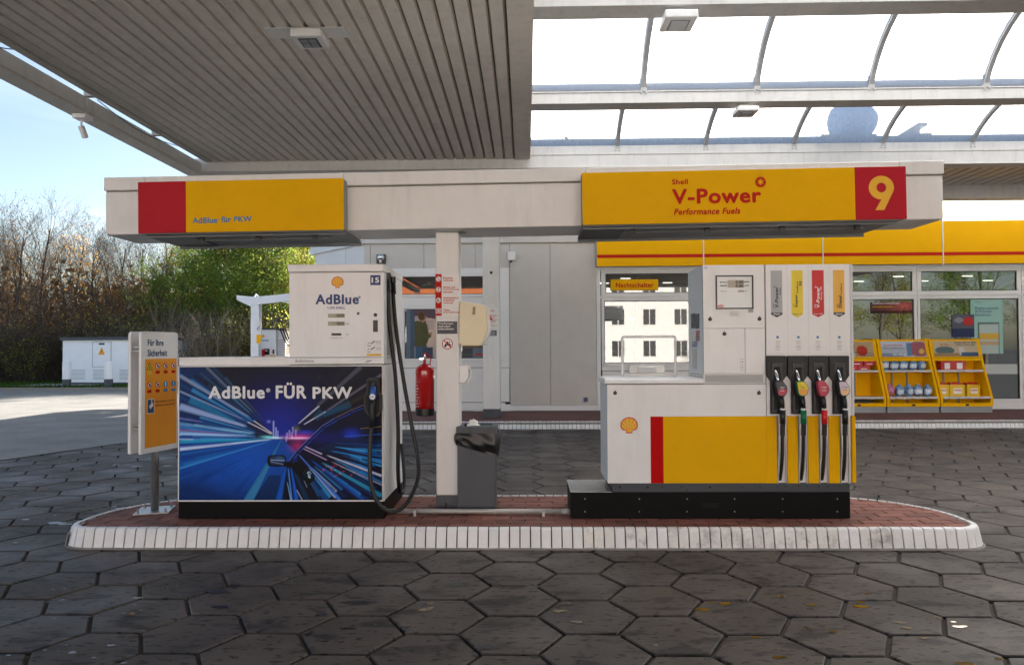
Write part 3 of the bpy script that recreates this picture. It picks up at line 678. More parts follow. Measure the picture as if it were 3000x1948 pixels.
mb = MB(); r = Rc(1869, 884, 1908, 1060, 15.9); mb.box(r[0], r[1], 15.9, 16.1, .15, 3.3); mb.build('inner_post', M['timber'], shop)

# window units: frame, pane as its child
def window(r, y=SY, bar=.06, mt='alu', glass='glass'):
    x0, x1, z0, z1 = r
    mb = MB(); d0, d1 = y-.03, y+.06
    mb.box(x0-bar, x1+bar, d0, d1, z1, z1+bar); mb.box(x0-bar, x1+bar, d0, d1, z0-bar, z0); mb.box(x0-bar, x0, d0, d1, z0, z1); mb.box(x1, x1+bar, d0, d1, z0, z1)
    w_ = mb.build('window', M[mt], shop, bevel=.006)
    mb = MB(); mb.box(x0-.006, x1+.006, y+.005, y+.02, z0-.006, z1+.006); mb.build('pane', M[glass], w_)
    mb = MB(); s_ = .014; mb.box(x0, x1, y-.012, y+.004, z1-s_, z1); mb.box(x0, x1, y-.012, y+.004, z0, z0+s_); mb.box(x0, x0+s_, y-.012, y+.004, z0+s_, z1-s_); mb.box(x1-s_, x1, y-.012, y+.004, z0+s_, z1-s_); mb.build('gasket', M['black'], w_)
    return w_
def wallbar(x0, x1, z0, z1, y0=SY-.015, y1=SY+.08, mt='alu', name='window_surround'):
    mb = MB(); mb.box(x0, x1, y0, y1, z0, z1); return mb.build(name, M[mt], shop, bevel=.004)
def sr(x0, y0, x1, y1): return Rc(x0, y0, x1, y1, SY)
# left pair (behind the blue dispenser and the columns)
up = sr(1052, 811, 1416, 863); lo = sr(1186, 905, 1416, 1050)
XL0 = up[0]-.15
window(up); w1 = window(lo)
zb0 = P(1300, 1205, SY).z; zb0 = .16
wallbar(XL0, XG0+.2, up[3]+.062, zw, name='window_surround')
wallbar(XL0, XG0+.2, lo[3]+.062, up[2]-.062)
zp = P(1300, 1078, SY).z
wallbar(XL0, XG0+.2, zp+.01, lo[2]-.062); wallbar(lo[1]+.062, XG0+.2, lo[2]-.06, lo[3]+.06); wallbar(up[1]+.062, XG0+.2, up[2]-.06, up[3]+.06)
wallbar(XL0, lo[0]-.062, lo[2]-.06, lo[3]+.06)
clad(XL0, P(1270, 1100, SY).x, P(1300,1178,SY).z, zp, mt='alu'); clad(P(1270,1100,SY).x, XG0+.2, P(1300,1178,SY).z, zp, mt='alu'); wallbar(XL0, XG0+.1, .16, P(1300,1180,SY).z)
mb = MB(); mb.box(XA+.01, XL0-.01, SY, SY+.1, .16, zw-.01); mb.build('wall_panel', M['wallpanel'], shop)
# poster with a man in an olive jacket, on the inside of the left window
def poster_man(u, v):
    c = np.zeros((len(u), 3)); c[:] = (.30, .27, .26)
    warm = np.exp(-(((u-.62)/.35)**2+((v-.45)/.5)**2)); c += warm[:, None]*np.array((.38, .22, .12))
    c[u < .22] = (.06, .10, .16)
    c[(u < .12)] = (.12, .16, .2)
    def ell(cx, cy, rx, ry, col):
        k = ((u-cx)/rx)**2+((v-cy)/ry)**2 < 1; c[k] = col
    tr = (v < .10+.12*u) & (u > .2); c[tr] = (.10, .07, .09)
    k = (u > .26) & (u < .56) & (v > .74); c[k] = (.05, .10, .18)
    c[(np.abs(u-.41) < .008) & (v > .82)] = (.02, .04, .08)
    n = np.sin(u*60+v*31)*np.sin(v*44-u*20)*.02
    body = (u > .22+.10*np.clip(.35-v, 0, 1)*2) & (u < .55) & (v > .24) & (v < .76); c[body] = (.085, .085, .035); c[body] += n[body][:, None]
    ell(.52, .5, .10, .22, (.075, .075, .03)); ell(.66, .50, .05, .04, (.40, .22, .14)); ell(.56, .55, .13, .05, (.09, .09, .04))
    ell(.46, .18, .085, .085, (.36, .20, .13)); ell(.42, .14, .10, .085, (.10, .045, .02))
    k = (u > .56) & (u < .74) & (v > .22) & (v < .42); c[k] = c[k]*.6+.10
    k = (u > .85) & (v > .35); c[k] = (.22, .15, .10)
    k = (u > .45) & (u < .72) & (v > .78); c[k] = (.04, .06, .10)
    return c
rr = (lo[0]+.02, lo[0]+(lo[1]-lo[0])*.86, lo[2]+.01, lo[3]-.01)
po = sheet('window_poster', (P(1190,950,SY).x, P(1297,950,SY).x, rr[2], rr[3]), SY, 50, 70, poster_man, None)
tag(po, 'poster of a man in olive jacket and jeans in the window behind the extinguisher', 'poster')
def poster_tools(u, v):
    c = np.zeros((len(u), 3)); c[:] = (.05, .05, .055); c[(v*18).astype(int) % 2 == 0] = (.09, .09, .09)
    k = (u > .55) & (v > .2); c[k] = (.12, .17, .22); k = (u > .6) & (v > .65) & (v < .8); c[k] = (.4, .05, .03); k = v < .3; c[k] = (.16, .09, .06); return c
po = sheet('window_poster', (P(1354,1020,SY).x, P(1414,1020,SY).x, P(1380,1050,SY).z, P(1380,1005,SY).z), SY-.0, 20, 14, poster_tools, None)
tag(po, 'dark poster at the bottom of the window right of the front column', 'poster')
mb = MB(); mb.box(P(1297,950,SY).x, lo[1], SY+.03, SY+.04, lo[2], lo[3]); mb.build('window_blind', M['wallpanel_blue'], shop)
# windows on the right
Xs = [1774, 2070, 2385, 2700, 3010]
bays = [(1770, 2062), (2080, 2372), (2390, 2676), (2694, 2982), (3000, 3290)]
zfb = P(2400, 776, 14.9).z
zu1, zu0 = P(2400, 798, SY).z, P(2400, 855, SY).z; zl1, zl0 = P(2400, 878, SY).z, P(2400, 1061, SY).z
XW0 = P(1756, 900, SY).x; XW1 = 15.8
wallbar(XG1, P(1768,900,SY).x-.065, .16, zfb+.1)
for i, (a, b) in enumerate(bays):
    x0, x1 = P(a, 900, SY).x, P(b, 900, SY).x
    window((x0+.03, x1-.03, zu0, zu1), bar=.09)
    if i < 2: window((x0, x1, zl0, zl1))
    else: window((x0, x1, P(2800,1168,SY).z, zl1))
    if i < 2:
        wallbar(x0-.06, x1+.06, P(2000, 1085, SY).z, zl0-.062); clad(x0-.05, x1+.05, .30, P(2000,1086,SY).z, mt='alu'); wallbar(x0-.06, x1+.06, .16, .30)
    else: wallbar(x0-.06, x1+.06, .16, P(2800,1168,SY).z-.062)
    nx = P(bays[i+1][0], 900, SY).x if i+1 < len(bays) else XW1
    wallbar(x1+.062, nx-.062, .16, zfb+.1)
wallbar(P(1768,900,SY).x-.06, XW1, zu1+.062, zfb+.1); wallbar(P(1768,900,SY).x-.06, XW1, zl1+.062, zu0-.062)
# grey film in the lower part of the windows
for a, b, v0, v1 in ((1768, 1858, 1026, 1061), (1930, 2060, 1026, 1061), (2694, 2982, 1036, 1168)):
    mb = MB(); r = sr(a, v0, b, v1); mb.box(r[0], r[1], SY+.028, SY+.034, r[2], r[3]); mb.build('window_film', M['greyfilm'], shop)
# things seen at the night counter
mb = MB(); r = sr(1842, 1070, 1946, 1093); mb.plate(r, SY-.02, .03); o = mb.build('night_drawer', M['steel'], shop, bevel=.006)
mb = MB(); r = sr(1868, 1077, 1920, 1090); mb.plate(r, SY-.052, .01); mb.build('drawer_flap', M['alu'], o)
s = Rc(1789, 819, 1928, 850, SY-.035); t = thing('night_counter_sign', 'yellow sign with red word on the window above the night counter', 'sign', (s[0], SY-.035, s[2]))
mb = MB(); mb.plate(s, SY-.033, .012); mb.build('sign_plate', M['yellow'], t); r = Rc(1804, 828, 1915, 842, SY-.045); lr('Nachtschalter', r, SY-.046, 'redtext', t, bold=.03)
# posters on the right windows
def poster_power(u, v):
    c = np.zeros((len(u), 3)); c[:] = (.05, .02, .025); a = np.arctan2(v-.35, u-.82); q = .5+.5*np.sin(a*26)*np.sin(a*11+2); d = np.hypot((u-.82)*1.6, v-.35)
    c += (np.exp(-d*2.2)*q)[:, None]*np.array((1.0, .22, .16)); c[v > .78] *= .4; return c
def poster_points(u, v):
    c = np.zeros((len(u), 3)); c[:] = (.30, .50, .44); k = (u > .22) & (u < .9) & (v > .42); c[k] = (.10, .14, .14); k = (u > .27) & (u < .85) & (v > .46); c[k] = (.42, .50, .46)
    k = (u > .27) & (u < .85) & (v > .62) & (v < .74); c[k] = (.62, .38, .06); k = (u > .27) & (u < .85) & (v > .78) & (v < .84); c[k] = (.5, .35, .2); return c
def poster_truck(u, v):
    c = np.zeros((len(u), 3)); c[:] = (.10, .10, .13); k = ((u-.72)/.25)**2+((v-.3)/.2)**2 < 1; c[k] = (.45, .03, .03); k = ((u-.3)/.22)**2+((v-.25)/.12)**2 < 1; c[k] = (.25, .25, .28); c[v > .62] = (.03, .04, .10); return c
r = Rc(2550, 885, 2672, 918, SY); o = sheet('window_poster', r, SY, 60, 20, poster_power, None); tag(o, 'wide dark poster with red light burst in the window above the red cases', 'poster'); 
for tx, q in (('DER NEUE SHELL V-POWER SMARTDEAL', (2556, 887, 2636, 891)), ('HIER AN DER KASSE ZAHLEN', (2556, 897, 2616, 901))): lr(tx, Rc(*q, SY-.004), SY-.004, 'whitetext' if 'DER N' in tx else 'yellow', o)
r = Rc(2844, 877, 2938, 1036, SY); o = sheet('window_poster', r, SY, 40, 60, poster_points, None); tag(o, 'pale green poster with a phone picture in the far right window', 'poster')
for tx, q in (('Shell App', (2857, 884, 2877, 888)), ('Punkte sammeln', (2857, 898, 2925, 907)), ('& Prämien', (2857, 908, 2905, 916)), ('bekommen', (2857, 918, 2903, 926))): lr(tx, Rc(*q, SY-.004), SY-.004, 'navy', o, bold=.015)
r = Rc(2789, 921, 2854, 988, SY); o = sheet('window_poster', r, SY-.004, 30, 30, poster_truck, None); tag(o, 'small dark poster with a red truck, left of the green phone poster', 'poster')
# yellow fascia, each panel a part
FY = 14.88
fx = [1748, 2061, 2411, 2763, 3114, 3465]
zt_f = P(2850, 646, FY).z; zs1, zs0 = P(2400, 743, FY).z, P(2400, 750, FY).z
for i in range(len(fx)-1):
    x0, x1 = P(fx[i], 750, FY).x, P(fx[i+1], 750, FY).x
    mb = MB(); mb.box(x0+.012, x1-.012, FY, FY+.06, zfb, zt_f); fp = mb.build('fascia_panel', M['yellow_fascia'], shop, bevel=.004)
    mb = MB(); mb.box(x0+.012, x1-.012, FY-.003, FY+.001, zs0-.01, zs1+.01); mb.build('red_stripe', M['redtext'], fp)
    if i: mb = MB(); mb.box(x0-.011, x0+.011, FY-.01, FY+.05, zfb-.02, zt_f+.02); mb.build('fascia_joint', M['alu'], shop)
mb = MB(); mb.box(P(1748,750,FY).x-.01, P(3465,750,FY).x, FY+.062, SY+.25, zfb+.01, zt_f-.01); mb.build('fascia_box', M['greymetal'], shop)
# lights and boxes on the wall
r = sr(1487, 739, 1511, 765); cxx = (r[0]+r[1])/2; t = thing('wall_floodlight', 'small grey-white box light high on the grey wall between column and yellow fascia', 'wall light', (cxx, SY, r[2]))
mb = MB(); mb.plate(r, SY-.04, .09); mb.build('housing', M['alu'], t, bevel=.02); mb = MB(); mb.box(cxx-.03, cxx+.03, SY-.04, SY, r[2]+.04, r[3]-.05); mb.build('bracket', M['darkgrey'], t)
mb = MB(); mb.lathe((cxx-.01, SY-.08, r[2]-.02), [(.02, -.02), (.02, .02)], 8); mb.build('cable_gland', M['black'], t)
r = sr(1104, 746, 1131, 774); cxx = (r[0]+r[1])/2; zz = (r[2]+r[3])/2; t = thing('wall_lamp', 'round clear lamp on a black backplate above the left shop window', 'wall light', (cxx, SY, r[2]))
mb = MB(); mb.plate(r, SY-.001, .05); mb.build('backplate', M['black'], t, bevel=.01); mb = MB(); mb.lathe((cxx, SY-.05, zz+.03), [(.075, 0), (.085, .03), (.06, .08), (.02, .10)], 16, axis='Y'); mb.build('lamp_glass', M['chrome'], t, smooth=True)
mb = MB(); mb.box(cxx-.02, cxx+.02, SY-.13, SY-.05, r[2]+.02, zz+.02); mb.build('lamp_clip', M['alu'], t)
r = sr(1710, 1164, 1721, 1176); mb = MB(); mb.plate(r, SY-.001, .05); o = mb.build('wall_socket', M['binside'], bevel=.008); tag(o, 'tiny dark blue socket box low on the grey shop wall', 'socket'); mb = MB(); mb.plate((r[0]+.015, r[1]-.015, r[2]+.01, r[3]-.03), SY-.05, .008); s_ = mb.build('socket_lid', M['blueplastic'], o)

# second column, on the shop pavement
def R2(x0, y0, x1, y1, Y): return Rc(x0, y0, x1, y1, Y)
CYc = 13.6; r = Rc(1415, 960, 1465, 1222, CYc); col2 = thing('canopy_column', 'white square column on the shop pavement right of the front column', 'column', ((r[0]+r[1])/2, CYc+.15, .15))
mb = MB(); mb.box(r[0], r[1], CYc, CYc+.33, .30, 4.66); mb.build('shaft', M['whitepaint'], col2, bevel=.015)
mb = MB(); mb.box(r[0]-.004, r[1]+.004, CYc-.004, CYc+.334, .148, .33); mb.build('grey_foot', M['binside'], col2, bevel=.01)
mb = MB(); q = P(1439, 799, CYc); mb.lathe((q.x, CYc-.001, q.z), [(.03, 0), (.03, .006), (.02, .01)], 16, axis='Y'); mb.build('black_button', M['black'], col2)
mb = MB(); q = Rc(1424, 903, 1458, 960, CYc); mb.plate(q, CYc-.0005, .002); st = mb.build('safety_sticker', M['papersign'], col2)
for i, tx in enumerate((('Rauchen', 'verboten'), ('Motor und', 'Fremdheizung', 'abstellen'), ('Mobiltelefon/', 'Mobilfunk', 'verboten'), ('Video-', 'überwachung'))):
    for j, s_ in enumerate(tx): yy = 907+i*14.2+j*3.6; lr(s_, Rc(1434, yy, 1434+2.0*len(s_), yy+2.8, CYc), CYc-.004, 'redtext', st, off=.001)
mb = MB(); mb.plate(Rc(1426, 903, 1433, 960, CYc), CYc-.003, .002); mb.build('red_band', M['redtext'], st)
q = Rc(1427, 968, 1455, 984, CYc); mb = MB(); mb.plate(q, CYc-.0005, .002); st = mb.build('dark_sticker', M['sticker'], col2)
for j, s_ in enumerate(('Tropfmengen', 'sind sofort', 'aufzunehmen')): lr(s_, Rc(1430, 969.5+j*4.4, 1430+2.0*len(s_), 973+j*4.4, CYc), CYc-.003, 'whitetext', st, off=.001)

# ------------------------------------------------------------ sales racks in front of the shop
def bottle_mesh(r_, h, cap=True):
    mb = MB(); mb.lathe((0,0,0), [(r_*.9, 0), (r_, .02), (r_, h*.62), (r_*.8, h*.78), (r_*.35, h*.9), (r_*.35, h), (r_*.2, h+.002)], 10); return mb
M['bluebag'] = mat('blue_fluid_pack', (.16, .28, .45), .12, var=.6, scale=16, coat=.4); M['pinkbag'] = mat('pink_fluid_pack', (.50, .16, .25), .2, var=.4, scale=14)
M['redpack'] = mat('red_case', (.50, .012, .02), .35, var=.25, scale=12); M['yellowcan'] = mat('yellow_canister', (.78, .50, .01), .35, var=.06)
def ad(kind):
    def f(u, v):
        c = np.zeros((len(u), 3))
        if kind == 0: c[:] = (.42, .30, .16); k = ((u-.3)/.3)**2+((v-.3)/.3)**2 < 1; c[k] = (.35, .16, .05); k = ((u-.75)/.12)**2+((v-.6)/.35)**2 < 1; c[k] = (.45, .04, .02); c[v > .7] *= .8; k = (v > .6) & (u < .6); c[k] = (.55, .48, .35)
        elif kind == 1:
            c[:] = (.42, .44, .50); k = v < .35; c[k] = (.50, .55, .62); k = ((u-.85)/.25)**2+((v-.5)/.5)**2 < 1; c[k] = (.32, .10, .12); k = (np.abs(u-.62) < .05) & (v > .1) & (v < .95); c[k] = (.10, .20, .32); k = ((u-.9)/.06)**2+((v-.65)/.16)**2 < 1; c[k] = (.6, .4, .08); c[(v > .75) & (u < .5)] = (.20, .25, .34)
        else:
            c[:] = (.50, .40, .26); k = ((u-.25)/.22)**2+((v-.6)/.25)**2 < 1; c[k] = (.10, .14, .14); c[(v > .78)] = (.30, .20, .10); k = (u > .58) & (u < .7) & (v > .4) & (v < .9); c[k] = (.55, .52, .48); k = (u > .62) & (v > .72); c[k] = (.05, .09, .16)
        return c+np.random.uniform(-.02, .02, c.shape)
    return f
RY0, RY1 = 14.42, 14.90
xr = [P(2598.5, 1190, RY0).x-1.155*1.0, P(2598.5, 1190, RY0).x, P(2755.5, 1190, RY0).x, P(2912, 1190, RY0).x]
zB, zT = .155, P(2800, 991, RY1).z
labs = ['yellow sales rack with red cases on its shelf, left one beside the fuel pump', 'yellow sales rack full of blue screen-wash packs, middle of the three', 'yellow sales rack holding red and yellow canisters, farthest right']
z_open1 = P(2750, 1050, RY0+.3).z; z_open0 = P(2750, 1177, RY0+.05).z
for i in range(3):
    x0, x1 = xr[i]+.01, xr[i+1]-.01
    t = thing('sales_rack', labs[i], 'display rack', ((x0+x1)/2, RY0+.4, zB), 'sales racks outside the shop')
    mb = MB(); mb.box(x0+.01, x1-.01, RY0+.02, RY1+.08, zB-.006, zB+.12); mb.build('plinth', M['slate'] if False else M['greymetal'], t)
    # side walls follow the slope
    def yf(z): return RY0+.0+(z-(zB+.3))/(zT-(zB+.3))*(.46) if z > zB+.3 else RY0
    prof = [(RY0, zB+.12), (RY0, zB+.30), (yf(z_open1)+.0, z_open1), (RY1-.07, zT-.02), (RY1-.03, zT), (RY1+.1, zT), (RY1+.1, zB+.12)]
    for a in (x0, x1-.05): mb = MB(); mb.xprism(prof, a, a+.05); mb.build('side_panel', M['yellow_fascia'], t, bevel=.005)
    mb = MB(); mb.xprism([(RY0+.0, zB+.12), (RY0+.0, z_open0-.02), (RY0+.05, z_open0-.02), (RY0+.05, zB+.12)], x0+.051, x1-.051); mb.box(x0+.05, x1-.05, RY1+.06, RY1+.09, zB+.12, zT-.02); mb.build('front_panel', M['yellow_fascia'], t)
    mb = MB(); mb.box((x0+x1)/2-.03, (x0+x1)/2+.03, RY0-.012, RY0+.01, z_open0-.08, z_open0-.04); mb.build('lock', M['black'], t)
    mb = MB(); mb.xprism([(yf(z_open1)-.004, z_open1-.05), (yf(z_open1)-.004+.02, z_open1+.0), (yf(z_open1)+.08, z_open1), (yf(z_open1)+.08, z_open1-.05)], x0+.051, x1-.051); mb.build('cross_rail', M['yellow_fascia'], t)
    # header with advert, leaning back
    ya, yb = yf(z_open1)+.01, RY1-.07; za, zb = z_open1+.01, zT-.03
    mb = MB(); mb.xprism([(ya, za), (yb, zb), (yb+.03, zb), (ya+.03, za)], x0+.051, x1-.051); hd = mb.build('advert_panel', M['yellow_fascia'], t)
    nx_, nz_ = 48, 24; gx, gz = np.meshgrid(np.linspace(0, 1, nx_+1), np.linspace(0, 1, nz_+1)); fu = gx.ravel(); fv = gz.ravel()
    o0 = ORG[t.name]; co = [(x0+.075+(x1-x0-.15)*a-o0.x, ya-.006+(yb-ya)*(.08+.84*b)-o0.y, za+(zb-za)*(.08+.84*b)-o0.z) for a, b in zip(fu, fv)]
    ii = np.arange(nz_)[:, None]*(nx_+1)+np.arange(nx_)[None, :]; ff = np.stack([ii, ii+1, ii+nx_+2, ii+nx_+1], -1).reshape(-1, 4)
    me = bpy.data.meshes.new('advert_print'); me.from_pydata(co, [], ff.tolist()); me.materials.append(M['print']); at = me.color_attributes.new('Col', 'FLOAT_COLOR', 'POINT')
    cc = ad(i)(fu, 1-fv); at.data.foreach_set('color', np.concatenate([np.clip(cc, 0, 1), np.ones((len(cc), 1))], 1).astype(np.float32).ravel()); ob = bpy.data.objects.new('advert_print', me); COL.objects.link(ob); ob.parent = hd; ORG[ob.name] = o0
    U_ = Vector((0, yb-ya, zb-za)).normalized()
    def adtxt(s_, a, b, w_, h_, m_): letters(s_, (x0+.075+(x1-x0-.15)*a, ya-.009+(yb-ya)*b, za+(zb-za)*b), EX, U_, w_, h_, m=M[m_], parent=hd, bold=.02)
    if i == 1: adtxt('LASS DIE SONNE REIN', .04, .66, .42, .035, 'redtext'); adtxt('SHELL SOMMER KLAR', .04, .5, .42, .035, 'inkgrey'); adtxt('GO WELL', .24, .14, .26, .05, 'whitetext')
    elif i == 2: adtxt('Car Care', .16, .68, .18, .04, 'redtext'); adtxt('Immer und vor allem', .50, .80, .46, .04, 'ink'); adtxt('sauber unterwegs.', .52, .66, .40, .04, 'ink')
    else: adtxt('im Dauerbrenner', .30, .30, .34, .035, 'ink'); adtxt('im Sommer.', .30, .16, .24, .035, 'ink')
    # back wall and shelves
    zs = [P(2750, 1086, RY0+.25).z, P(2750, 1163, RY0+.12).z]
    for k, z in enumerate(zs):
        mb = MB(); mb.box(x0+.055, x1-.055, yf(z)+.0, RY1+.05, z-.022, z+.0); mb.box(x0+.055, x1-.055, yf(z)-.004, yf(z)+.012, z-.026, z+.018); mb.build('shelf', M['cream_beam'], t, bevel=.002)
    mb = MB(); 
    for q in (.35, .65):
        xx = x0+(x1-x0)*q; mb.box(xx-.015, xx+.015, RY1+.04, RY1+.06, zB+.15, z_open1-.02)
    mb.build('shelf_rail', M['darkgrey'], t)
    def goods(name, mb, mt, xs, z, yy, lab, grp, cat, bev=.0):
        me_ = mb.mesh(name, mt)
        for n_i, xx in enumerate(xs):
            o = bpy.data.objects.new(name, me_); COL.objects.link(o); o.location = (xx, yy, z+.002); o.rotation_euler = (0, 0, random.uniform(-.15, .15)); tag(o, ORD[n_i]+' '+lab, cat, grp)
            if bev: bb_ = o.modifiers.new('bevel', 'BEVEL'); bb_.width = bev; bb_.segments = 2
    if i == 2:
        mb = MB(); mb.box(-.145, .145, -.1, .1, 0, .25, 0); mb.box(-.12, .12, -.05, .05, .25, .285, 1); mb.box(-.03, .03, -.04, .04, .285, .30, 1); mb.box(-.07, .09, -.102, -.098, .06, .17, 2); mb.box(-.06, .08, -.104, -.101, .12, .14, 1)
        goods('yellow_canister', mb, [M['yellowcan'], M['redsleeve'], M['papersign']], [x0+.17+k*.325 for k in range(3)], zs[1], RY0+.33, 'yellow canister with red lid from the left, lower shelf of the right rack', 'yellow canisters', 'canister', .03)
        mb = MB(); mb.box(-.125, .125, -.09, .09, 0, .20, 0); mb.box(-.05, .05, -.03, .03, .20, .225, 0); mb.box(-.05, .06, -.094, -.088, .03, .16, 1)
        goods('red_canister', mb, [M['redpack'], M['papersign']], [x0+.33, x0+.60], zs[0], RY0+.40, 'red canister with white label from the left, upper shelf of the right rack', 'red canisters', 'canister', .02)
    elif i == 1:
        for r_, z, n_, h in ((0, zs[0], 5, .27), (1, zs[1], 5, .29)):
            bm = bmesh.new(); bmesh.ops.create_icosphere(bm, subdivisions=3, radius=1)
            for v_ in bm.verts:
                z_ = v_.co.z; sq = max(abs(v_.co.x), abs(v_.co.y), .001)
                rad_ = 1 if z_ < .55 else max(.25, 1-(z_-.55)*1.6); kx = min(1.35, 1/sq) if z_ < .4 else 1
                n_v = 1+.10*math.sin(v_.co.x*9+z_*7)*math.sin(v_.co.y*8+r_)
                v_.co.x *= .095*rad_*kx*n_v*.8; v_.co.y *= .09*rad_*kx*n_v*.8; v_.co.z = (z_+1)/2*h
            me_ = bpy.data.meshes.new('fluid_pack'); bm.to_mesh(me_); bm.free(); me_.materials.append(M['bluebag']); me_.materials.append(M['packlabel']); me_.polygons.foreach_set('material_index', [1 if (p_.center.y < -.04 and h*.22 < p_.center.z < h*.55) else 0 for p_ in me_.polygons]); me_.polygons.foreach_set('use_smooth', [True]*len(me_.polygons))
            for k in range(n_):
                if r_ == 1 and k == 0: continue
                o = bpy.data.objects.new('fluid_pack', me_); COL.objects.link(o); o.location = (x0+.14+k*.195, yf(z)+.16, z+.002); o.rotation_euler = (0, 0, random.uniform(-.5, .5)); o.scale = (random.uniform(.95, 1.12), 1, random.uniform(.93, 1.05))
                tag(o, '%s blue fluid pack from the left on the %s shelf of the middle rack' % (ORD[k-(1 if r_ else 0)], ('upper', 'lower')[r_]), 'fluid pack', 'blue packs on the %s shelf of the middle rack' % ('upper', 'lower')[r_])
            if r_ == 1:
                me2 = me_.copy(); me2.materials.clear(); me2.materials.append(M['pinkbag']); me2.materials.append(M['packlabel']); o = bpy.data.objects.new('fluid_pack', me2); COL.objects.link(o); o.location = (x0+.13, yf(z)+.16, z+.002); tag(o, 'pink fluid pack at the left end of the lower shelf', 'fluid pack')
    else:
        mb = MB(); mb.box(-.12, .12, -.09, .09, 0, .105, 0); mb.box(-.06, .06, -.094, -.088, .03, .05, 1)
        for (a, z, lb) in ((.55, 0, 'red zipped case at the left of the shelf stack beside the pump'), (.80, 0, 'red zipped case at the lower right of the shelf stack'), (.66, .108, 'red zipped case lying on top of the other red cases'), (.90, .108, 'red zipped case on top, right end of the rack shelf')):
            o = mb.build('red_case', [M['redpack'], M['whitetext']], None); o.location = (x0+a*1.05, RY0+.40, zs[0]+.002+z); o.rotation_euler = (0, 0, random.uniform(-.1, .1)); tag(o, lb, 'case', 'red cases'); b_ = o.modifiers.new('bevel', 'BEVEL'); b_.width = .03; b_.segments = 2
        mb = MB(); mb.box(x0+.35, x1-.2, RY0+.15, RY0+.5, z_open0-.05, z_open0+.03); o = mb.build('black_tray', M['black']); tag(o, 'flat black tray in the bottom of the left rack', 'tray')

# ------------------------------------------------------------ objects on the rear roof, seen through the rooflight
gY = 12.4
q = PD(1980, 281, gY); rg = 54*K*gY/2000
t = thing('roof_globe', 'pale blue globe lamp standing on the roof behind the rooflight', 'globe', (q.x, gY, 4.86))
bm = bmesh.new(); bmesh.ops.create_uvsphere(bm, u_segments=32, v_segments=18, radius=rg); me = bpy.data.meshes.new('globe'); bm.to_mesh(me); bm.free(); me.materials.append(M['globe']); me.polygons.foreach_set('use_smooth', [True]*len(me.polygons))
o = bpy.data.objects.new('globe_shell', me); COL.objects.link(o); o.parent = t; o.location = (0, 0, q.z-4.86)
mb = MB(); z_ = q.z-rg; mb.lathe((q.x, gY, 0), [(.10, 4.86), (.10, z_-.06), (.46, z_-.06), (.52, z_+.0), (.3, z_+.02), (.1, z_+.05)], 20); mb.build('globe_foot', M['greymetal'], t)
t = thing('roof_duct', 'slanting grey metal duct on a post, right of the blue globe on the roof', 'duct', (PD(2120, 300, gY).x, gY, 4.86))
a, b = PD(2050, 322, gY), PD(2112, 284, gY); e_ = PD(2138, 284, gY)
mb = MB(); mb.prism([(a.x-.12, a.z-.05), (a.x+.22, a.z-.03), (b.x+.10, b.z-.12), (e_.x+.05, e_.z-.12), (e_.x+.05, e_.z-.07), (e_.x, e_.z+.06), (b.x-.02, b.z+.06)], gY-.15, gY+.15); mb.build('duct_arm', M['greymetal'], t, bevel=.015)
mb = MB(); mb.box(e_.x-.24, e_.x-.05, gY-.08, gY+.08, 4.86, e_.z-.05); mb.box(a.x-.1, a.x+.1, gY-.1, gY+.1, 4.86, a.z); mb.build('duct_post', M['greymetal'], t)
for u, v, h, lb in ((1347, 326, .10, 'short stub vent on the roof, left end behind the rooflight'), (1402, 300, .25, 'thin tilted antenna on the roof beside the first rooflight rib')):
    q = PD(u, 335, gY); mb = MB(); tz = PD(u, v, gY).z
    mb.tube([(q.x+.03, gY, 4.86), (q.x, gY, q.z), (q.x-.03 if h > .2 else q.x, gY, tz)], .045 if h < .2 else .028, 8); o = mb.build('roof_vent' if h < .2 else 'roof_antenna', M['greymetal']); tag(o, lb, 'vent' if h < .2 else 'antenna')
# ============================================================ ISLAND EQUIPMENT
# ------------------------------------------------------------ front column and sign beam
CY = 5.8
r = Rc(1277, 700, 1346, 1490, CY)
col = thing('front_column', 'white square steel column with warning stickers in the middle of the pump island', 'column', ((r[0]+r[1])/2, CY+.1, .15))
cz0 = .148
mb = MB(); mb.box(r[0], r[1], CY, CY+.20, .27, 2.51); mb.build('shaft', M['whitepaint'], col, bevel=.012)
mb = MB(); mb.box(r[0]-.003, r[1]+.003, CY-.003, CY+.203, cz0, .272); mb.build('grey_foot', M['binside'], col, bevel=.004)
q = P(1306, 1478, CY); mb = MB(); mb.lathe((q.x, CY-.003, q.z), [(.008, 0), (.008, .02)], 8, axis='Y'); mb.box(q.x-.008, q.x+.008, CY-.012, CY-.003, .155, q.z+.02); mb.build('earth_bolt', M['black'], col)
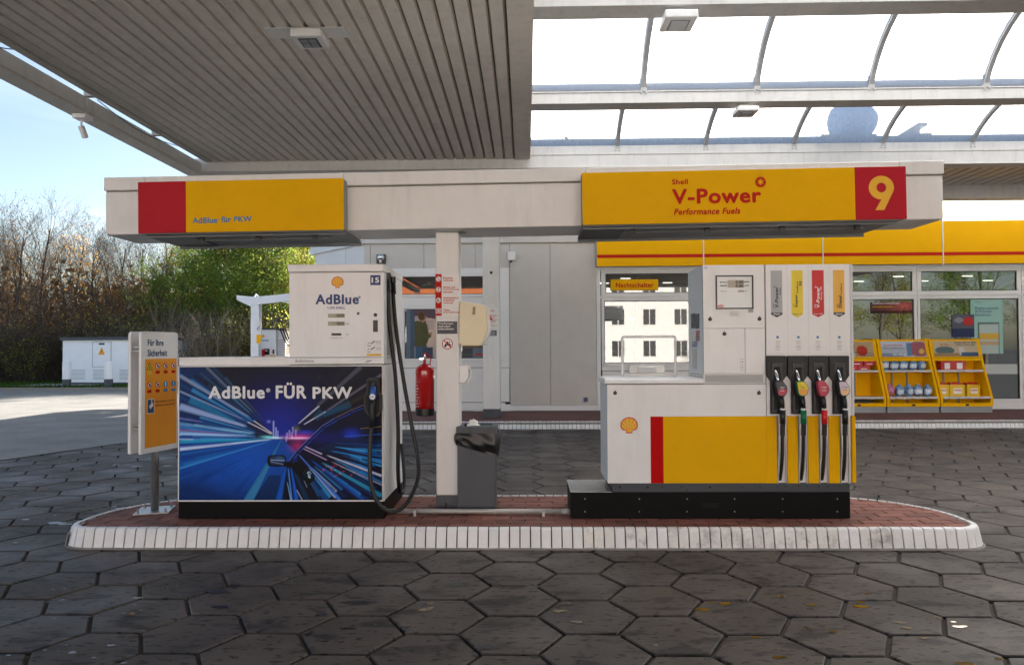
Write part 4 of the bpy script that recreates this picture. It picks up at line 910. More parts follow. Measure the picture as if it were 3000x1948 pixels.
# sticker with four rules
YS = CY-.001
s = Rc(1275.5, 803, 1345, 926, YS); mb = MB(); mb.plate((s[0], s[1], s[2], s[3]), YS, .002); st = mb.build('rules_sticker', M['papersign'], col)
s = Rc(1275.5, 803, 1294, 925, YS-.002); mb = MB(); mb.plate(s, YS-.0021, .001); mb.build('red_band', M['redtext'], st)
def ring(mb, c, r0, r1, Y, m=0, n=24):
    vs = [(c[0]+rr*math.cos(2*math.pi*i/n), Y, c[1]+rr*math.sin(2*math.pi*i/n)) for rr in (r0, r1) for i in range(n)]
    mb.add(vs, [(i, (i+1) % n, n+(i+1) % n, n+i) for i in range(n)], m)
def disc(mb, c, r0, Y, m=0, n=20): mb.add([(c[0]+r0*math.cos(2*math.pi*i/n), Y, c[1]+r0*math.sin(2*math.pi*i/n)) for i in range(n)], [tuple(range(n))], m)
def bar(mb, a, b, w, Y, m=0):
    a, b = Vector((a[0], 0, a[1])), Vector((b[0], 0, b[1])); d = (b-a).normalized(); q = Vector((-d.z, 0, d.x))*w/2
    mb.add([(v.x, Y, v.z) for v in (a-q, b-q, b+q, a+q)], [(0,1,2,3)], m)
for i, yy in enumerate((817.5, 848.5, 880, 911)):
    c = P(1284.5, yy, YS-.004); rr = .0235; mb = MB()
    if i < 3:
        disc(mb, (c.x, c.z), rr, YS-.004, 0); ring(mb, (c.x, c.z), rr*.78, rr*.9, YS-.005, 1)
    else: mb.box(c.x-rr, c.x+rr, YS-.004, YS-.0035, c.z-rr*.9, c.z+rr*.9, 0); mb.box(c.x-rr*.75, c.x+rr*.75, YS-.0055, YS-.0045, c.z-rr*.6, c.z+rr*.6, 1); mb.box(c.x-rr*.3, c.x+rr*.5, YS-.007, YS-.006, c.z-rr*.35, c.z+rr*.35, 0); mb.add([(c.x-rr*.3, YS-.007, c.z), (c.x-rr*.6, YS-.007, c.z+rr*.3), (c.x-rr*.6, YS-.007, c.z-rr*.3)], [(0,1,2)])
    if i == 0: bar(mb, (c.x-rr*.6, c.z+rr*.6), (c.x+rr*.6, c.z-rr*.6), rr*.14, YS-.006, 1); bar(mb, (c.x-rr*.1, c.z-rr*.4), (c.x+.3*rr, c.z-rr*.2), rr*.16, YS-.0055, 2)
    if i == 1: bar(mb, (c.x, c.z+rr*.6), (c.x, c.z-rr*.15), rr*.28, YS-.006, 1); disc(mb, (c.x, c.z-rr*.45), rr*.15, YS-.006, 1, 8)
    if i == 2: bar(mb, (c.x-rr*.6, c.z+rr*.6), (c.x+rr*.6, c.z-rr*.6), rr*.12, YS-.006, 2); bar(mb, (c.x-rr*.05, c.z+.3*rr), (c.x-rr*.3, c.z-rr*.4), rr*.45, YS-.0055, 2)
    mb.build('pictogram', [M['papersign'], M['redtext'], M['ink']], st)
Lh = 5.6
for lines, yy in ((('Rauchen', 'verboten'), 811.5), (('Motor und', 'Fremdheizung', 'abstellen'), 838.6), (('Mobiltelefon/', 'Mobilfunk', 'verboten'), 870), (('Video-', 'überwachung'), 905.5)):
    for j, tx in enumerate(lines):
        w_ = {'Rauchen': 27.5, 'verboten': 29, 'Motor und': 34, 'Fremdheizung': 46, 'abstellen': 29, 'Mobiltelefon/': 44.5, 'Mobilfunk': 33, 'Video-': 21, 'überwachung': 46}[tx]
        lr(tx, Rc(1299, yy+j*7.1, 1299+w_, yy+j*7.1+Lh, YS), YS-.003, 'redtext', st, bold=.025)
s = Rc(1281, 942, 1339.5, 978, YS); mb = MB(); mb.plate(s, YS, .002); st = mb.build('dark_sticker', M['sticker'], col)
for j, (tx, w_) in enumerate((('Tropfmengen', 43), ('sind sofort', 35), ('aufzunehmen', 45))): lr(tx, Rc(1284.5, 945.5+j*7.4, 1284.5+w_, 951.5+j*7.4, YS), YS-.003, 'papersign', st, bold=.03)
c = P(1311, 1007.5, YS); mb = MB(); rr = .0465; disc(mb, (c.x, c.z), rr, YS-.002, 0, 32); ring(mb, (c.x, c.z), rr*.86, rr, YS-.004, 1, 32)
disc(mb, (c.x-.018, c.z-.018), .010, YS-.003, 2, 12); disc(mb, (c.x+.02, c.z-.014), .010, YS-.003, 2, 12); bar(mb, (c.x-.022, c.z-.006), (c.x+.024, c.z-.004), .014, YS-.0035, 2); bar(mb, (c.x+.004, c.z), (c.x-.004, c.z+.02), .012, YS-.0035, 2); bar(mb, (c.x+.006, c.z+.006), (c.x+.022, c.z+.022), .005, YS-.0035, 2)
bar(mb, (c.x-rr*.64, c.z+rr*.64), (c.x+rr*.64, c.z-rr*.64), .007, YS-.005, 1); mb.build('prohibition_sticker', [M['papersign'], M['redtext'], M['ink']], col)

BY0, BY1, SG = 5.65, 6.13, 5.52
TI = .0103; PV = Vector(((r[0]+r[1])/2, 5.9, 2.5))
def T(x, y, Y):                           # survey for the slightly tilted beam: undo its tilt
    p = P(x, y, Y)-PV; c_, s_ = math.cos(TI), math.sin(TI); return Vector((p.x*c_+p.z*s_, p.y, -p.x*s_+p.z*c_))+PV
def TR(x0, y0, x1, y1, Y):
    a, b = T(x0, (y0+y1)/2, Y), T(x1, (y0+y1)/2, Y); c, d = T((x0+x1)/2, y1, Y), T((x0+x1)/2, y0, Y); return a.x, b.x, c.z, d.z
beam = thing('sign_beam', 'long white horizontal sign beam carried by the front column above both dispensers', 'beam', tuple(PV))
X0 = T(306, 610, BY0).x; X1 = T(2766, 560, BY0).x
Z0 = T(1311, 670, BY0).z; Z1 = T(1400, 499, BY0).z; zc0 = T(1400, 541, BY0).z
print('beam', X0, X1, Z0, Z1, zc0)
mb = MB(); mb.box(X0+.006, X1-.006, BY0, BY1, Z0, zc0); mb.build('beam_box', M['whitepaint'], beam, bevel=.012)
mb = MB(); mb.box(X0+.01, X1-.01, BY0+.01, BY1-.01, zc0+.001, zc0+.008); mb.build('shadow_joint', M['groove'], beam)
cuts = [X0, T(427, 530, BY0).x, T(1006, 510, BY0).x, T(1716, 500, BY0).x, T(2632, 480, BY0).x, X1]
for a, b in zip(cuts, cuts[1:]):
    mb = MB(); mb.box(a+.0015, b-.0015, BY0-.012, BY1+.012, zc0+.009, Z1); mb.build('coping', M['whitepaint'], beam, bevel=.006)
mb = MB(); mb.box(PV.x+.1, PV.x+.16, 5.78, 5.84, Z0-.012, Z0+.002); mb.build('wall_plate', M['groove'], beam)
# left sign
s = TR(404, 532, 1006, 682, SG); zl0, zl1 = T(700, 678.5, SG).z, T(700, 528, SG).z
def signbox(s, xs, mats, lab_parts):
    mb = MB(); mb.box(s[0], s[1], SG+.012, BY0-.001, s[2]+.004, s[3]-.004); mb.build('sign_case', M['groove'], beam)
    out = []
    for (a, b), mm, nm in zip(xs, mats, lab_parts):
        mb = MB(); mb.box(a, b, SG, SG+.013, s[2], s[3]); out.append(mb.build(nm, M[mm], beam, bevel=.003))
    return out
xm = T(544, 600, SG).x
sL = signbox((s[0], s[1], zl0, zl1), [(s[0], xm-.0006), (xm+.0006, s[1])], ['red', 'yellow'], ['red_sign_panel', 'yellow_sign_panel'])
lr('AdBlue', TR(565, 636.5, 637, 655, SG), SG-.001, 'bluetext', sL[1], bold=.035); lr('®', TR(639, 642, 643, 646, SG), SG-.001, 'bluetext', sL[1])
lr('für', TR(648, 634.5, 678, 652, SG), SG-.001, 'bluetext', sL[1], bold=.035); lr('PKW', TR(686, 634, 738, 650.5, SG), SG-.001, 'bluetext', sL[1], bold=.035)
# right sign
zr0, zr1 = T(2180, 650.5, SG).z, T(2180, 497, SG).z
xa, xb, xc = T(1706, 580, SG).x, T(2506, 575, SG).x, T(2656, 570, SG).x
sR = signbox((xa, xc, zr0, zr1), [(xa, xb-.0006), (xb+.0006, xc)], ['yellow', 'red'], ['yellow_sign_panel', 'red_sign_panel'])
lr('Shell', TR(1968.5, 525.5, 2015, 541, SG), SG-.001, 'redtext', sR[0], bold=.03)
lr('V-Power', TR(1968.5, 552, 2230, 597, SG), SG-.001, 'redtext', sR[0], bold=.045)
lr('Performance Fuels', TR(1974, 610, 2169, 629, SG), SG-.001, 'redtext', sR[0], bold=.035, shear=.22)
c = T(2228, 534, SG); mb = MB(); disc(mb, (c.x, c.z), .043, SG-.002, 0, 28)
for k in range(12):
    a = 2*math.pi*k/12; rr = .036 if k % 2 else .028; p0 = (c.x+.006*math.cos(a-.6), c.z+.006*math.sin(a-.6)); mb.add([(c.x+.011*math.cos(a-.35), SG-.003, c.z+.011*math.sin(a-.35)), (c.x+rr*math.cos(a), SG-.003, c.z+rr*math.sin(a)), (c.x+.011*math.cos(a+.3), SG-.003, c.z+.011*math.sin(a+.3))], [(0,1,2)], 1)
disc(mb, (c.x, c.z), .012, SG-.0035, 1, 14); mb.build('sunburst_emblem', [M['redtext'], M['yellow']], sR[0])
M['ninetext'] = mat('yellow_number', (.80, .42, .01), .5, var=.02)
# the big nine, drawn as ring and slanted leg
q0 = TR(2545, 516, 2619, 616, SG); w9, h9 = q0[1]-q0[0], q0[3]-q0[2]; mb = MB(); n = 36
cx9, cz9 = q0[0]+w9/2, q0[3]-w9*.47; ro, ri = w9/2, w9*.19
vs = [(cx9+rr*math.cos(2*math.pi*i/n), SG-.002, cz9+rr*math.sin(2*math.pi*i/n)*(.95 if rr == ro else 1.02)) for rr in (ri, ro) for i in range(n)]
mb.add(vs, [(i, (i+1) % n, n+(i+1) % n, n+i) for i in range(n)])
mb.add([(q0[0]+w9*.24, SG-.0026, q0[2]), (q0[0]+w9*.60, SG-.0026, q0[2]), (q0[1]-w9*.02, SG-.0026, cz9-w9*.13), (cx9+w9*.05, SG-.0026, cz9-w9*.40), (q0[0]+w9*.50, SG-.0026, cz9-w9*.46)], [(0,1,2,3,4)])
mb.build('pump_number', M['ninetext'], sR[1])
# dark light troughs under the signs
for (a, b, n_) in ((s[0]+.02, s[1]-.01, 3), (xa+.01, xc-.03, 4)):
    mb = MB(); mb.box(a, b, SG+.02, BY1+.05, Z0-.022, Z0-.002); tr_ = mb.build('light_trough', M['darkgrey'], beam, bevel=.004)
    mb = MB(); mb.box(a, b, BY1+.03, BY1+.05, Z0-.05, Z0-.022); mb.box(a, b, SG+.10, SG+.12, Z0-.034, Z0-.022); mb.box(a+.35, b-.18, BY0+.14, BY0+.16, Z0-.04, Z0-.022); mb.build('trough_lip', M['darkgrey'], tr_)
    mb = MB(); mb.box(a, a+.36, SG+.12, BY1+.02, Z0-.03, Z0-.0225); mb.build('trough_end', M['black'], tr_)
    for k in range(n_):
        xx = a+.42+(b-a-.7)*k/max(1, n_-1); mb = MB(); mb.box(xx-.02, xx+.02, SG+.17, SG+.2, Z0-.06, Z0-.022); mb.build('trough_bracket', M['black'], tr_)
beam.rotation_euler = (0, -TI, 0)

# ------------------------------------------------------------ the blue AdBlue dispenser
AY, AB = 5.48, 6.30
L_ = Rd(413, 1163, 893, 1208, AY)
ad_ = thing('additive_dispenser', 'white dispenser with blue night-traffic graphic, black plinth and one hose, left on the island', 'fuel dispenser', ((L_[0]+L_[1])/2, AY+.4, .15))
ax0, ax1 = L_[0], Rc(1100, 1400, 1125, 1500, AY)[1]
zp = PD(650, 1164.5, AY).z; zgt = PD(650, 850, AY).z; zls = PD(650, 830.5, AY).z
ux0 = PD(672, 740, AY).x; ztc0 = PD(780, 632.5, AY).z; ztc1 = PD(780, 614.5, AY).z
mb = MB(); mb.box(ax0, ax1, AY+.012, AB, .15, zp-.002); mb.build('plinth', M['blackpaint'], ad_, bevel=.004)
mb = MB(); mb.box(ax0+.002, ax1-.002, AY+.03, AB, zp, zgt+.004); mb.box(ax0, ux0, AY+.012, AB, zgt+.006, zls); mb.box(ax0-.004, ux0-.002, AY+.006, AB+.005, zls-.012, zls+.004); mb.build('lower_cabinet', M['white'], ad_, bevel=.003)
# frame round the graphic
gx0, gx1 = PD(416, 1000, AY).x, PD(887.5, 1000, AY).x; gz0, gz1 = PD(650, 1161.5, AY).z, PD(650, 851.5, AY).z
mb = MB(); mb.box(ax0, gx0, AY, AY+.03, zp, zgt); mb.box(gx0, gx1, AY, AY+.03, zp, gz0); mb.box(gx0, gx1, AY, AY+.03, gz1, zgt); mb.build('panel_frame', M['white'], ad_)
mb = MB(); mb.box(gx1, gx1+.014, AY-.001, AY+.03, zp, zgt); mb.build('edge_strip', M['cream_beam'], ad_)
mb = MB(); mb.box(gx1+.0145, ax1, AY+.002, AY+.029, zp, zgt); mb.build('corner_strip', M['white'], ad_)
rng = np.random.RandomState(3)
def night(u, v):
    X = 45+u*2145; Y = 85+v*1407; n = len(u); VX, VY = 1130, 852
    def lin(c): return np.where(np.array(c)/255 < .04, np.array(c)/255/12.9, ((np.array(c)/255+.055)/1.055)**2.4)*1.35
    c = np.zeros((n, 3)); c[:] = lin((17, 14, 26))
    def glow(cx, cy, sx, sy, col, k=1): 
        nonlocal c
        c += (np.exp(-((X-cx)/sx)**2-((Y-cy)/sy)**2)*k)[:, None]*lin(col)
    glow(1100, 700, 420, 330, (18, 30, 130), .9); glow(1100, 900, 700, 150, (10, 40, 110), .5)
    def poly(pts, col, al=1.0, mul=False):
        nonlocal c
        ins = np.zeros(n, bool); j = len(pts)-1
        for i in range(len(pts)):
            (xi, yi), (xj, yj) = pts[i], pts[j]
            if yi != yj: ins ^= ((yi > Y) != (yj > Y)) & (X < (xj-xi)*(Y-yi)/(yj-yi)+xi)
            j = i
        c[ins] = c[ins]*(1-al)+lin(col)*al; return ins
    def stroke(p0, p1, w0, w1, col, al=1.0, soft=.35, add=False):
        nonlocal c
        dx, dy = p1[0]-p0[0], p1[1]-p0[1]; L2 = dx*dx+dy*dy; t = ((X-p0[0])*dx+(Y-p0[1])*dy)/L2; ds = np.abs((X-p0[0])*dy-(Y-p0[1])*dx)/math.sqrt(L2)
        w = (w0+(w1-w0)*np.clip(t, 0, 1))*.5+1.2; a = np.clip((w*(1+soft)-ds)/(w*2*soft), 0, 1)*((t > 0) & (t < 1))*np.clip(t*14, 0, 1)*np.clip((1-t)*60, 0, 1)*al
        c = c*(1-a[:, None])+lin(col)*a[:, None] if not add else c+lin(col)*a[:, None]
    def fan(x0, y0, x1, y1, k, seed, pal, w, al, r0=.1, r1=1.0, c0=(VX, VY)):
        r = random.Random(seed)
        for i in range(k):
            f = r.random(); ex, ey = x0+(x1-x0)*f, y0+(y1-y0)*f; t0 = r.uniform(r0, r0+.25); t1 = r.uniform(.7, 1.0)*r1+.02; p0 = (c0[0]+(ex-c0[0])*t0, c0[1]+(ey-c0[1])*t0); p1 = (c0[0]+(ex-c0[0])*t1, c0[1]+(ey-c0[1])*t1)
            stroke(p0, p1, 1, r.uniform(*w), r.choice(pal), r.uniform(*al))
    cy = [(20, 90, 150), (30, 120, 190), (60, 150, 200), (15, 60, 110), (10, 40, 90)]; pale = [(190, 185, 210), (160, 190, 215), (120, 170, 205)]; dk = [(6, 12, 40), (8, 20, 60), (12, 30, 80)]
    # left wall of lights
    poly([(45, 85), (330, 85), (840, 560), (1000, 800), (1060, 850), (45, 960)], (14, 45, 92), .75)
    fan(-60, 80, -60, 900, 70, 1, cy+dk, (14, 60), (.25, .8), .12); fan(-60, 650, -60, 960, 50, 2, cy+pale, (6, 26), (.3, .9), .18); fan(45, 60, 420, 60, 22, 3, [(20, 55, 90), (14, 35, 60), (60, 75, 95), (10, 22, 40)], (12, 46), (.4, .8), .22)
    for p0, p1, w0, w1, col, al in (((815, 632), (45, 175), 10, 34, (155, 140, 155), .9), ((745, 650), (45, 338), 7, 18, (150, 150, 175), .9), ((835, 570), (330, 85), 6, 26, (120, 115, 125), .7), ((800, 580), (520, 330), 8, 18, (80, 130, 165), .6), ((770, 720), (45, 500), 22, 66, (170, 168, 200), .95), ((660, 670), (150, 430), 20, 70, (30, 130, 165), .6), ((300, 668), (45, 625), 4, 12, (150, 110, 160), .8), ((850, 790), (200, 700), 14, 22, (150, 185, 205), .8), ((640, 800), (45, 750), 6, 24, (150, 50, 120), .75), ((780, 812), (45, 790), 6, 22, (185, 195, 225), .9), ((600, 740), (45, 705), 10, 30, (80, 130, 180), .7), ((850, 835), (45, 822), 8, 24, (20, 60, 130), .8)): stroke(p0, p1, w0, w1, col, al, .45)
    poly([(760, 690), (880, 640), (1040, 790), (1040, 830), (860, 840), (850, 760), (770, 720)], (24, 24, 44), .8)
    for p0, p1 in (((1040, 795), (835, 655)), ((1030, 800), (770, 668))): stroke(p0, p1, 9, 9, (225, 190, 190), .95)
    # towers by the vanishing point
    for x, y0, y1, w_ in ((1046, 655, 850, 14), (1072, 725, 850, 14), (1092, 760, 850, 9)): stroke((x, y1), (x, y0), w_, w_, (175, 165, 225), .9)
    glow(995, 665, 18, 14, (150, 140, 200), .8); glow(980, 825, 60, 12, (120, 210, 190), 1); glow(1060, 838, 90, 12, (200, 215, 230), 1)
    # road
    poly([(45, 870), (500, 862), (1000, 848), (1130, 850), (1330, 870), (1300, 960), (1190, 1100), (1120, 1492), (45, 1492)], (9, 62, 132), 1)
    yy = np.clip((Y-850)/640, 0, 1); rm = (Y > 848) & (X < 1340)
    sh = np.exp(-((X-(900-yy*520))/(420))**2-((Y-1120)/330)**2); c[rm] += (sh[rm, None])*lin((12, 74, 160))*.45
    dk_ = np.clip((yy-.35)*1.5, 0, 1)*np.clip(1-np.abs(X-150)/600, 0, 1)+np.clip((yy-.62)*2.4, 0, 1)*.75; c[rm] *= (1-.62*np.clip(dk_, 0, 1))[rm, None]
    fan(-60, 880, -60, 1330, 26, 5, [(12, 80, 160), (6, 50, 110), (40, 130, 190)], (10, 50), (.1, .35), .25); fan(-60, 1200, 700, 1560, 16, 6, [(8, 60, 130), (5, 36, 90)], (30, 90), (.1, .35), .3)
    stroke((1020, 850), (45, 880), 6, 26, (25, 150, 175), .9); stroke((1050, 850), (45, 955), 7, 34, (205, 205, 220), .95); stroke((640, 895), (45, 930), 3, 14, (130, 110, 190), .6); stroke((1040, 860), (45, 1160), 5, 20, (60, 140, 195), .75)
    poly([(1126, 868), (1118, 870), (725, 1492), (840, 1492)], (48, 112, 150), .92); poly([(985, 1140), (970, 1140), (745, 1492), (830, 1492), (1000, 1145)], (62, 124, 158), .6)
    poly([(1000, 1230), (1120, 1230), (1110, 1492), (830, 1492)], (8, 30, 58), .7)
    # right side lights
    poly([(1130, 850), (1300, 700), (2000, 85), (2190, 85), (2190, 1492), (1400, 1492), (1290, 980)], (18, 16, 28), .85)
    fan(1500, 60, 2230, 60, 14, 8, [(30, 24, 40), (40, 30, 36), (20, 20, 50)], (20, 60), (.3, .6), .3)
    for p0, p1, w0, w1, col, al in (((1305, 692), (1530, 500), 8, 14, (215, 190, 190), .95), ((1500, 510), (1975, 85), 26, 44, (88, 78, 86), .85), ((1362, 700), (1600, 560), 8, 12, (220, 195, 200), .95), ((1590, 565), (2190, 170), 14, 26, (120, 95, 105), .8), ((1480, 640), (1560, 560), 60, 90, (20, 80, 110), .5), ((1560, 600), (1860, 480), 50, 70, (26, 95, 125), .45), ((1800, 500), (2190, 300), 30, 60, (70, 45, 20), .5)): stroke(p0, p1, w0, w1, col, al, .45)
    for x, y in ((1190, 800), (1215, 775), (1250, 740), (1240, 800), (1280, 770), (1180, 830)): stroke((x, y+50), (x, y-20), 14, 18, (170, 140, 215), .8)
    glow(1320, 830, 130, 28, (235, 60, 130), 1.0); glow(1300, 840, 120, 10, (250, 190, 210), 1.1); glow(1300, 930, 70, 50, (200, 20, 80), .9); glow(1380, 780, 90, 20, (60, 60, 190), .8); glow(1290, 745, 30, 30, (120, 110, 20), .7)
    # window of the car: dark shape with trails below
    poly([(1290, 975), (1430, 850), (1560, 720), (1760, 600), (2010, 500), (2190, 440), (2190, 1492), (1640, 1492), (1300, 1100)], (10, 12, 34), .95)
    glow(1600, 840, 230, 70, (10, 16, 90), .8); glow(1870, 800, 80, 50, (20, 50, 170), .9)
    stroke((2190, 720), (1960, 742), 5, 5, (170, 120, 40), .8); stroke((2190, 800), (1790, 825), 8, 8, (50, 90, 190), .8); stroke((1820, 890), (2190, 915), 8, 30, (20, 80, 150), .8)
    poly([(1480, 960), (1780, 840), (2190, 860), (2190, 1100), (1700, 1010)], (14, 34, 66), .7)
    fan(2240, 880, 2240, 1480, 46, 9, cy+dk+[(10, 60, 130)], (8, 40), (.35, .9), .45, 1.0, (1200, 860)); fan(2240, 1480, 1450, 1530, 40, 10, cy+dk+pale[:1], (8, 40), (.35, .85), .32, 1.0, (1200, 900))
    for p0, p1, w0, w1, col, al in (((1370, 925), (1560, 1010), 8, 10, (225, 180, 205), .95), ((1350, 945), (1610, 1072), 7, 8, (215, 160, 190), .9), ((1600, 1018), (2190, 1240), 8, 22, (225, 195, 205), .95), ((1650, 1085), (2190, 1335), 5, 14, (180, 150, 160), .85), ((1300, 1000), (1750, 1492), 8, 28, (70, 110, 190), .9), ((1550, 1095), (2190, 1450), 14, 44, (40, 140, 170), .85), ((1440, 1070), (2000, 1492), 14, 40, (12, 70, 150), .8), ((1650, 975), (2190, 1080), 8, 24, (40, 120, 180), .8), ((1180, 1140), (1100, 1492), 10, 60, (14, 86, 175), .9), ((1230, 1150), (1290, 1492), 10, 40, (16, 90, 190), .9), ((1200, 1150), (1240, 1492), 6, 16, (90, 140, 210), .8), ((1250, 1150), (1400, 1492), 14, 50, (12, 50, 80), .8), ((1290, 1380), (1350, 1492), 5, 8, (200, 170, 180), .9), ((1190, 1300), (1230, 1492), 4, 8, (150, 180, 220), .8)): stroke(p0, p1, w0, w1, col, al, .4)
    for k in range(26):
        x, y = 1560+rng.rand()*340, 1110+rng.rand()*140; glow(x, y, 8, 5, (200, 20, 50), 1.0)
    # pillar lines of the car
    pil = [(1210, 1085), (1290, 985), (1430, 845), (1560, 720), (1700, 635), (1850, 560), (2010, 495), (2190, 430)]
    for i in range(7): stroke(pil[i], pil[i+1], 14, 14, (14, 20, 60), 1, .2); stroke((pil[i][0]-4, pil[i][1]-5), (pil[i+1][0]-4, pil[i+1][1]-5), 5, 5, (110, 110, 170) if i < 4 else (130, 90, 90), .95, .2); stroke((pil[i][0]+14, pil[i][1]+14), (pil[i+1][0]+14, pil[i+1][1]+22), 5, 8, (20, 70, 170), .8, .3)
    poly([(1215, 1110), (1270, 1030), (1240, 1110), (1250, 1140), (1200, 1150)], (5, 5, 10), 1)
    # door mirror and its shadow
    def rrect(cx, cy_, rx, ry, col, ang=0, p=4, al=1):
        ca, sa = math.cos(ang), math.sin(ang); a = (X-cx)*ca+(Y-cy_)*sa; b = -(X-cx)*sa+(Y-cy_)*ca; k = (np.abs(a/rx)**p+np.abs(b/ry)**p) < 1; c[k] = c[k]*(1-al)+lin(col)*al; return k
    rrect(1080, 1077, 98, 62, (5, 6, 12)); rrect(1088, 1074, 80, 45, (40, 56, 84)); rrect(1110, 1050, 40, 22, (70, 90, 120), 0, 2, .6)
    stroke((1010, 1070), (1165, 1075), 5, 5, (190, 190, 215), .9); stroke((1010, 1085), (1160, 1120), 4, 4, (180, 150, 160), .8); rrect(1200, 1115, 50, 26, (4, 4, 8))
    rrect(1360, 1200, 140, 62, (7, 7, 12), .72, 3); rrect(1410, 1215, 60, 50, (16, 26, 34), .72, 2, .8)
    for k in range(14): glow(1405+rng.rand()*35, 1190+rng.rand()*90, 5, 6, (200, 210, 220), 1.0)
    return c*np.array((.58, .84, 1.0))
gp = sheet('graphic_panel', (gx0, gx1, gz0, gz1), AY+.004, 620, 410, night, ad_)
lr('AdBlue', Rc(611, 1130.5, 776, 1168, AY), AY-.001, 'whitetext', gp, bold=.05); lr('®', Rc(780, 1137, 792, 1149, AY), AY-.001, 'whitetext', gp)
lr('FÜR', Rc(808, 1120, 898, 1168, AY), AY-.001, 'whitetext', gp, bold=.05); lr('PKW', Rc(916, 1133, 1032, 1168, AY), AY-.001, 'whitetext', gp, bold=.05)
# upper cabinet: door, strip, cap, side
xr1 = P(1124.5, 900, AY).x; zd0 = PD(780, 830.5, AY).z; zst0 = PD(780, 846, AY).z
mb = MB(); mb.box(ux0, xr1, AY-.004, AY+.05, zd0+.002, ztc0-.003); door = mb.build('upper_door', M['white'], ad_, bevel=.004)
mb = MB(); mb.box(ux0-.003, xr1, AY-.002, AY+.05, zst0, zd0-.001); strip = mb.build('lettered_strip', M['white'], ad_, bevel=.003)
mb = MB(); mb.box(ux0-.008, xr1+.002, AY-.022, AB+.02, ztc0, ztc1); mb.build('top_cap', M['white'], ad_, bevel=.01)
mb = MB(); mb.box(ux0+.004, xr1-.1, AY+.05, AB, zst0, ztc0); mb.box(xr1-.105, xr1-.1, AY+.05, AB, zst0, ztc0-.001); mb.box(xr1-.1, xr1-.001, 5.98, AB, zst0-.0, ztc0-.001); mb.box(xr1-.1, xr1-.002, AY+.05, AY+.13, zst0, ztc0-.001); mb.box(xr1-.1, xr1-.002, AY+.13, 5.98, zst0, zst0+.05); mb.build('upper_cabinet', M['white'], ad_, bevel=.003)
mb = MB(); mb.box(ax1-.003, ax1+.001, AY+.05, AB-.01, zp+.004, zgt-.004); mb.build('side_panel', M['white'], ad_)
mb = MB(); mb.box(xr1-.01, xr1+.012, AY+.16, 5.9, zst0+.05, zst0+.075); mb.build('side_bracket', M['steel'], ad_)
DY = AY-.004
c = P(989, 827, DY); pecten(c.x, c.z, .098, DY, door)
lr('AdBlue', Rc(924.5, 862, 1051.5, 892, DY), DY-.001, 'navy', door, bold=.045); lr('®', Rc(1049, 867, 1057, 875, DY), DY-.001, 'navy', door)
lr('\\', Rc(959, 898.5, 963, 905, DY), DY-.001, 'navy', door, bold=.03); lr('ON SHELL', Rc(965.5, 898.5, 1011.5, 905.5, DY), DY-.001, 'navy', door, bold=.02)
s = Rc(1085, 806.5, 1115, 835.5, DY); mb = MB(); mb.plate(s, DY, .003); pl = mb.build('number_plate', M['navy'], door); lr('15', Rc(1089, 813, 1111, 829, DY), DY-.004, 'whitetext', pl, bold=.05)
for q, tx in (((961, 919, 1010, 930.5), '000'), ((961, 942, 1010, 954), '000')):
    s = Rc(*q, DY); mb = MB(); mb.plate(s, DY, .002); d_ = mb.build('display', M['lcd'], door); w_ = s[1]-s[0]; lr(tx, (s[0]+w_*.54, s[1]-w_*.05, s[2]+.004, s[3]-.004), DY-.003, 'ink', d_)
lr('Liter', Rc(1013, 945, 1024, 951, DY), DY-.001, 'inkgrey', door); lr('€ / L', Rc(1015, 976, 1023, 983, DY), DY-.001, 'inkgrey', door); lr('Mindestabgabe 2,0 Liter', Rc(967, 989, 1004, 992, DY), DY-.001, 'inkgrey', door)
mb = MB(); mb.plate(Rc(971, 976, 1000, 983, DY), DY, .002); mb.build('price_display', M['black'], door)
c = P(1049.5, 918.5, DY); mb = MB(); mb.lathe((c.x, DY, c.z), [(.011, 0), (.011, .004)], 16, axis='Y'); mb.build('brown_button', M['timber'], door)
c = P(1100, 922.5, DY); mb = MB(); mb.lathe((c.x, DY, c.z), [(.014, 0), (.014, .008), (.008, .012)], 16, axis='Y'); mb.build('lock', M['black'], door)
mb = MB(); mb.plate(Rc(1093, 938, 1107, 972.5, DY), DY, .004); mb.build('card_slot', M['black'], door, bevel=.002)
s = Rc(1072.5, 992, 1119, 1043, DY); mb = MB(); mb.plate(s, DY, .002); gs = mb.build('guide_sticker', M['papersign'], door)
mb = MB(); w_, h_ = s[1]-s[0], s[3]-s[2]; mb.box(s[0]+w_*.03, s[1]-w_*.03, DY-.003, DY-.002, s[2]+h_*.02, s[2]+h_*.12); mb.build('yellow_band', M['yellow'], gs)
mb = MB()
for zz in (.70, .36):
    bar(mb, (s[0]+w_*.30, s[2]+h_*zz), (s[0]+w_*.56, s[2]+h_*(zz+.16)), .008, DY-.003); bar(mb, (s[0]+w_*.10, s[2]+h_*(zz-.02)), (s[0]+w_*.24, s[2]+h_*(zz+.08)), .004, DY-.003)
    mb.box(s[0]+w_*.08, s[0]+w_*.30, DY-.0035, DY-.0025, s[2]+h_*(zz-.14), s[2]+h_*(zz-.11))
mb.build('guide_drawing', M['navy'], gs)
for zz in (.86, .82, .78, .74, .70, .48, .44, .40, .36): lr('tanken und halten', (s[0]+w_*.64, s[0]+w_*.94, s[2]+h_*zz, s[2]+h_*(zz+.02)), DY-.003, 'inkgrey', gs)
lr('Befüllseite', Rc(866.5, 1052.5, 920, 1061.5, AY), AY-.003, 'inkgrey', strip, bold=.01)
mb = MB(); 
for k in range(4):
    a = P(1071+k*4, 1063-k*1.0, AY); b_ = P(1077+k*4, 1055, AY); bar(mb, (a.x, a.z), (b_.x, b_.z), .004, AY-.004)
mb.build('maker_mark', M['navy'], strip)
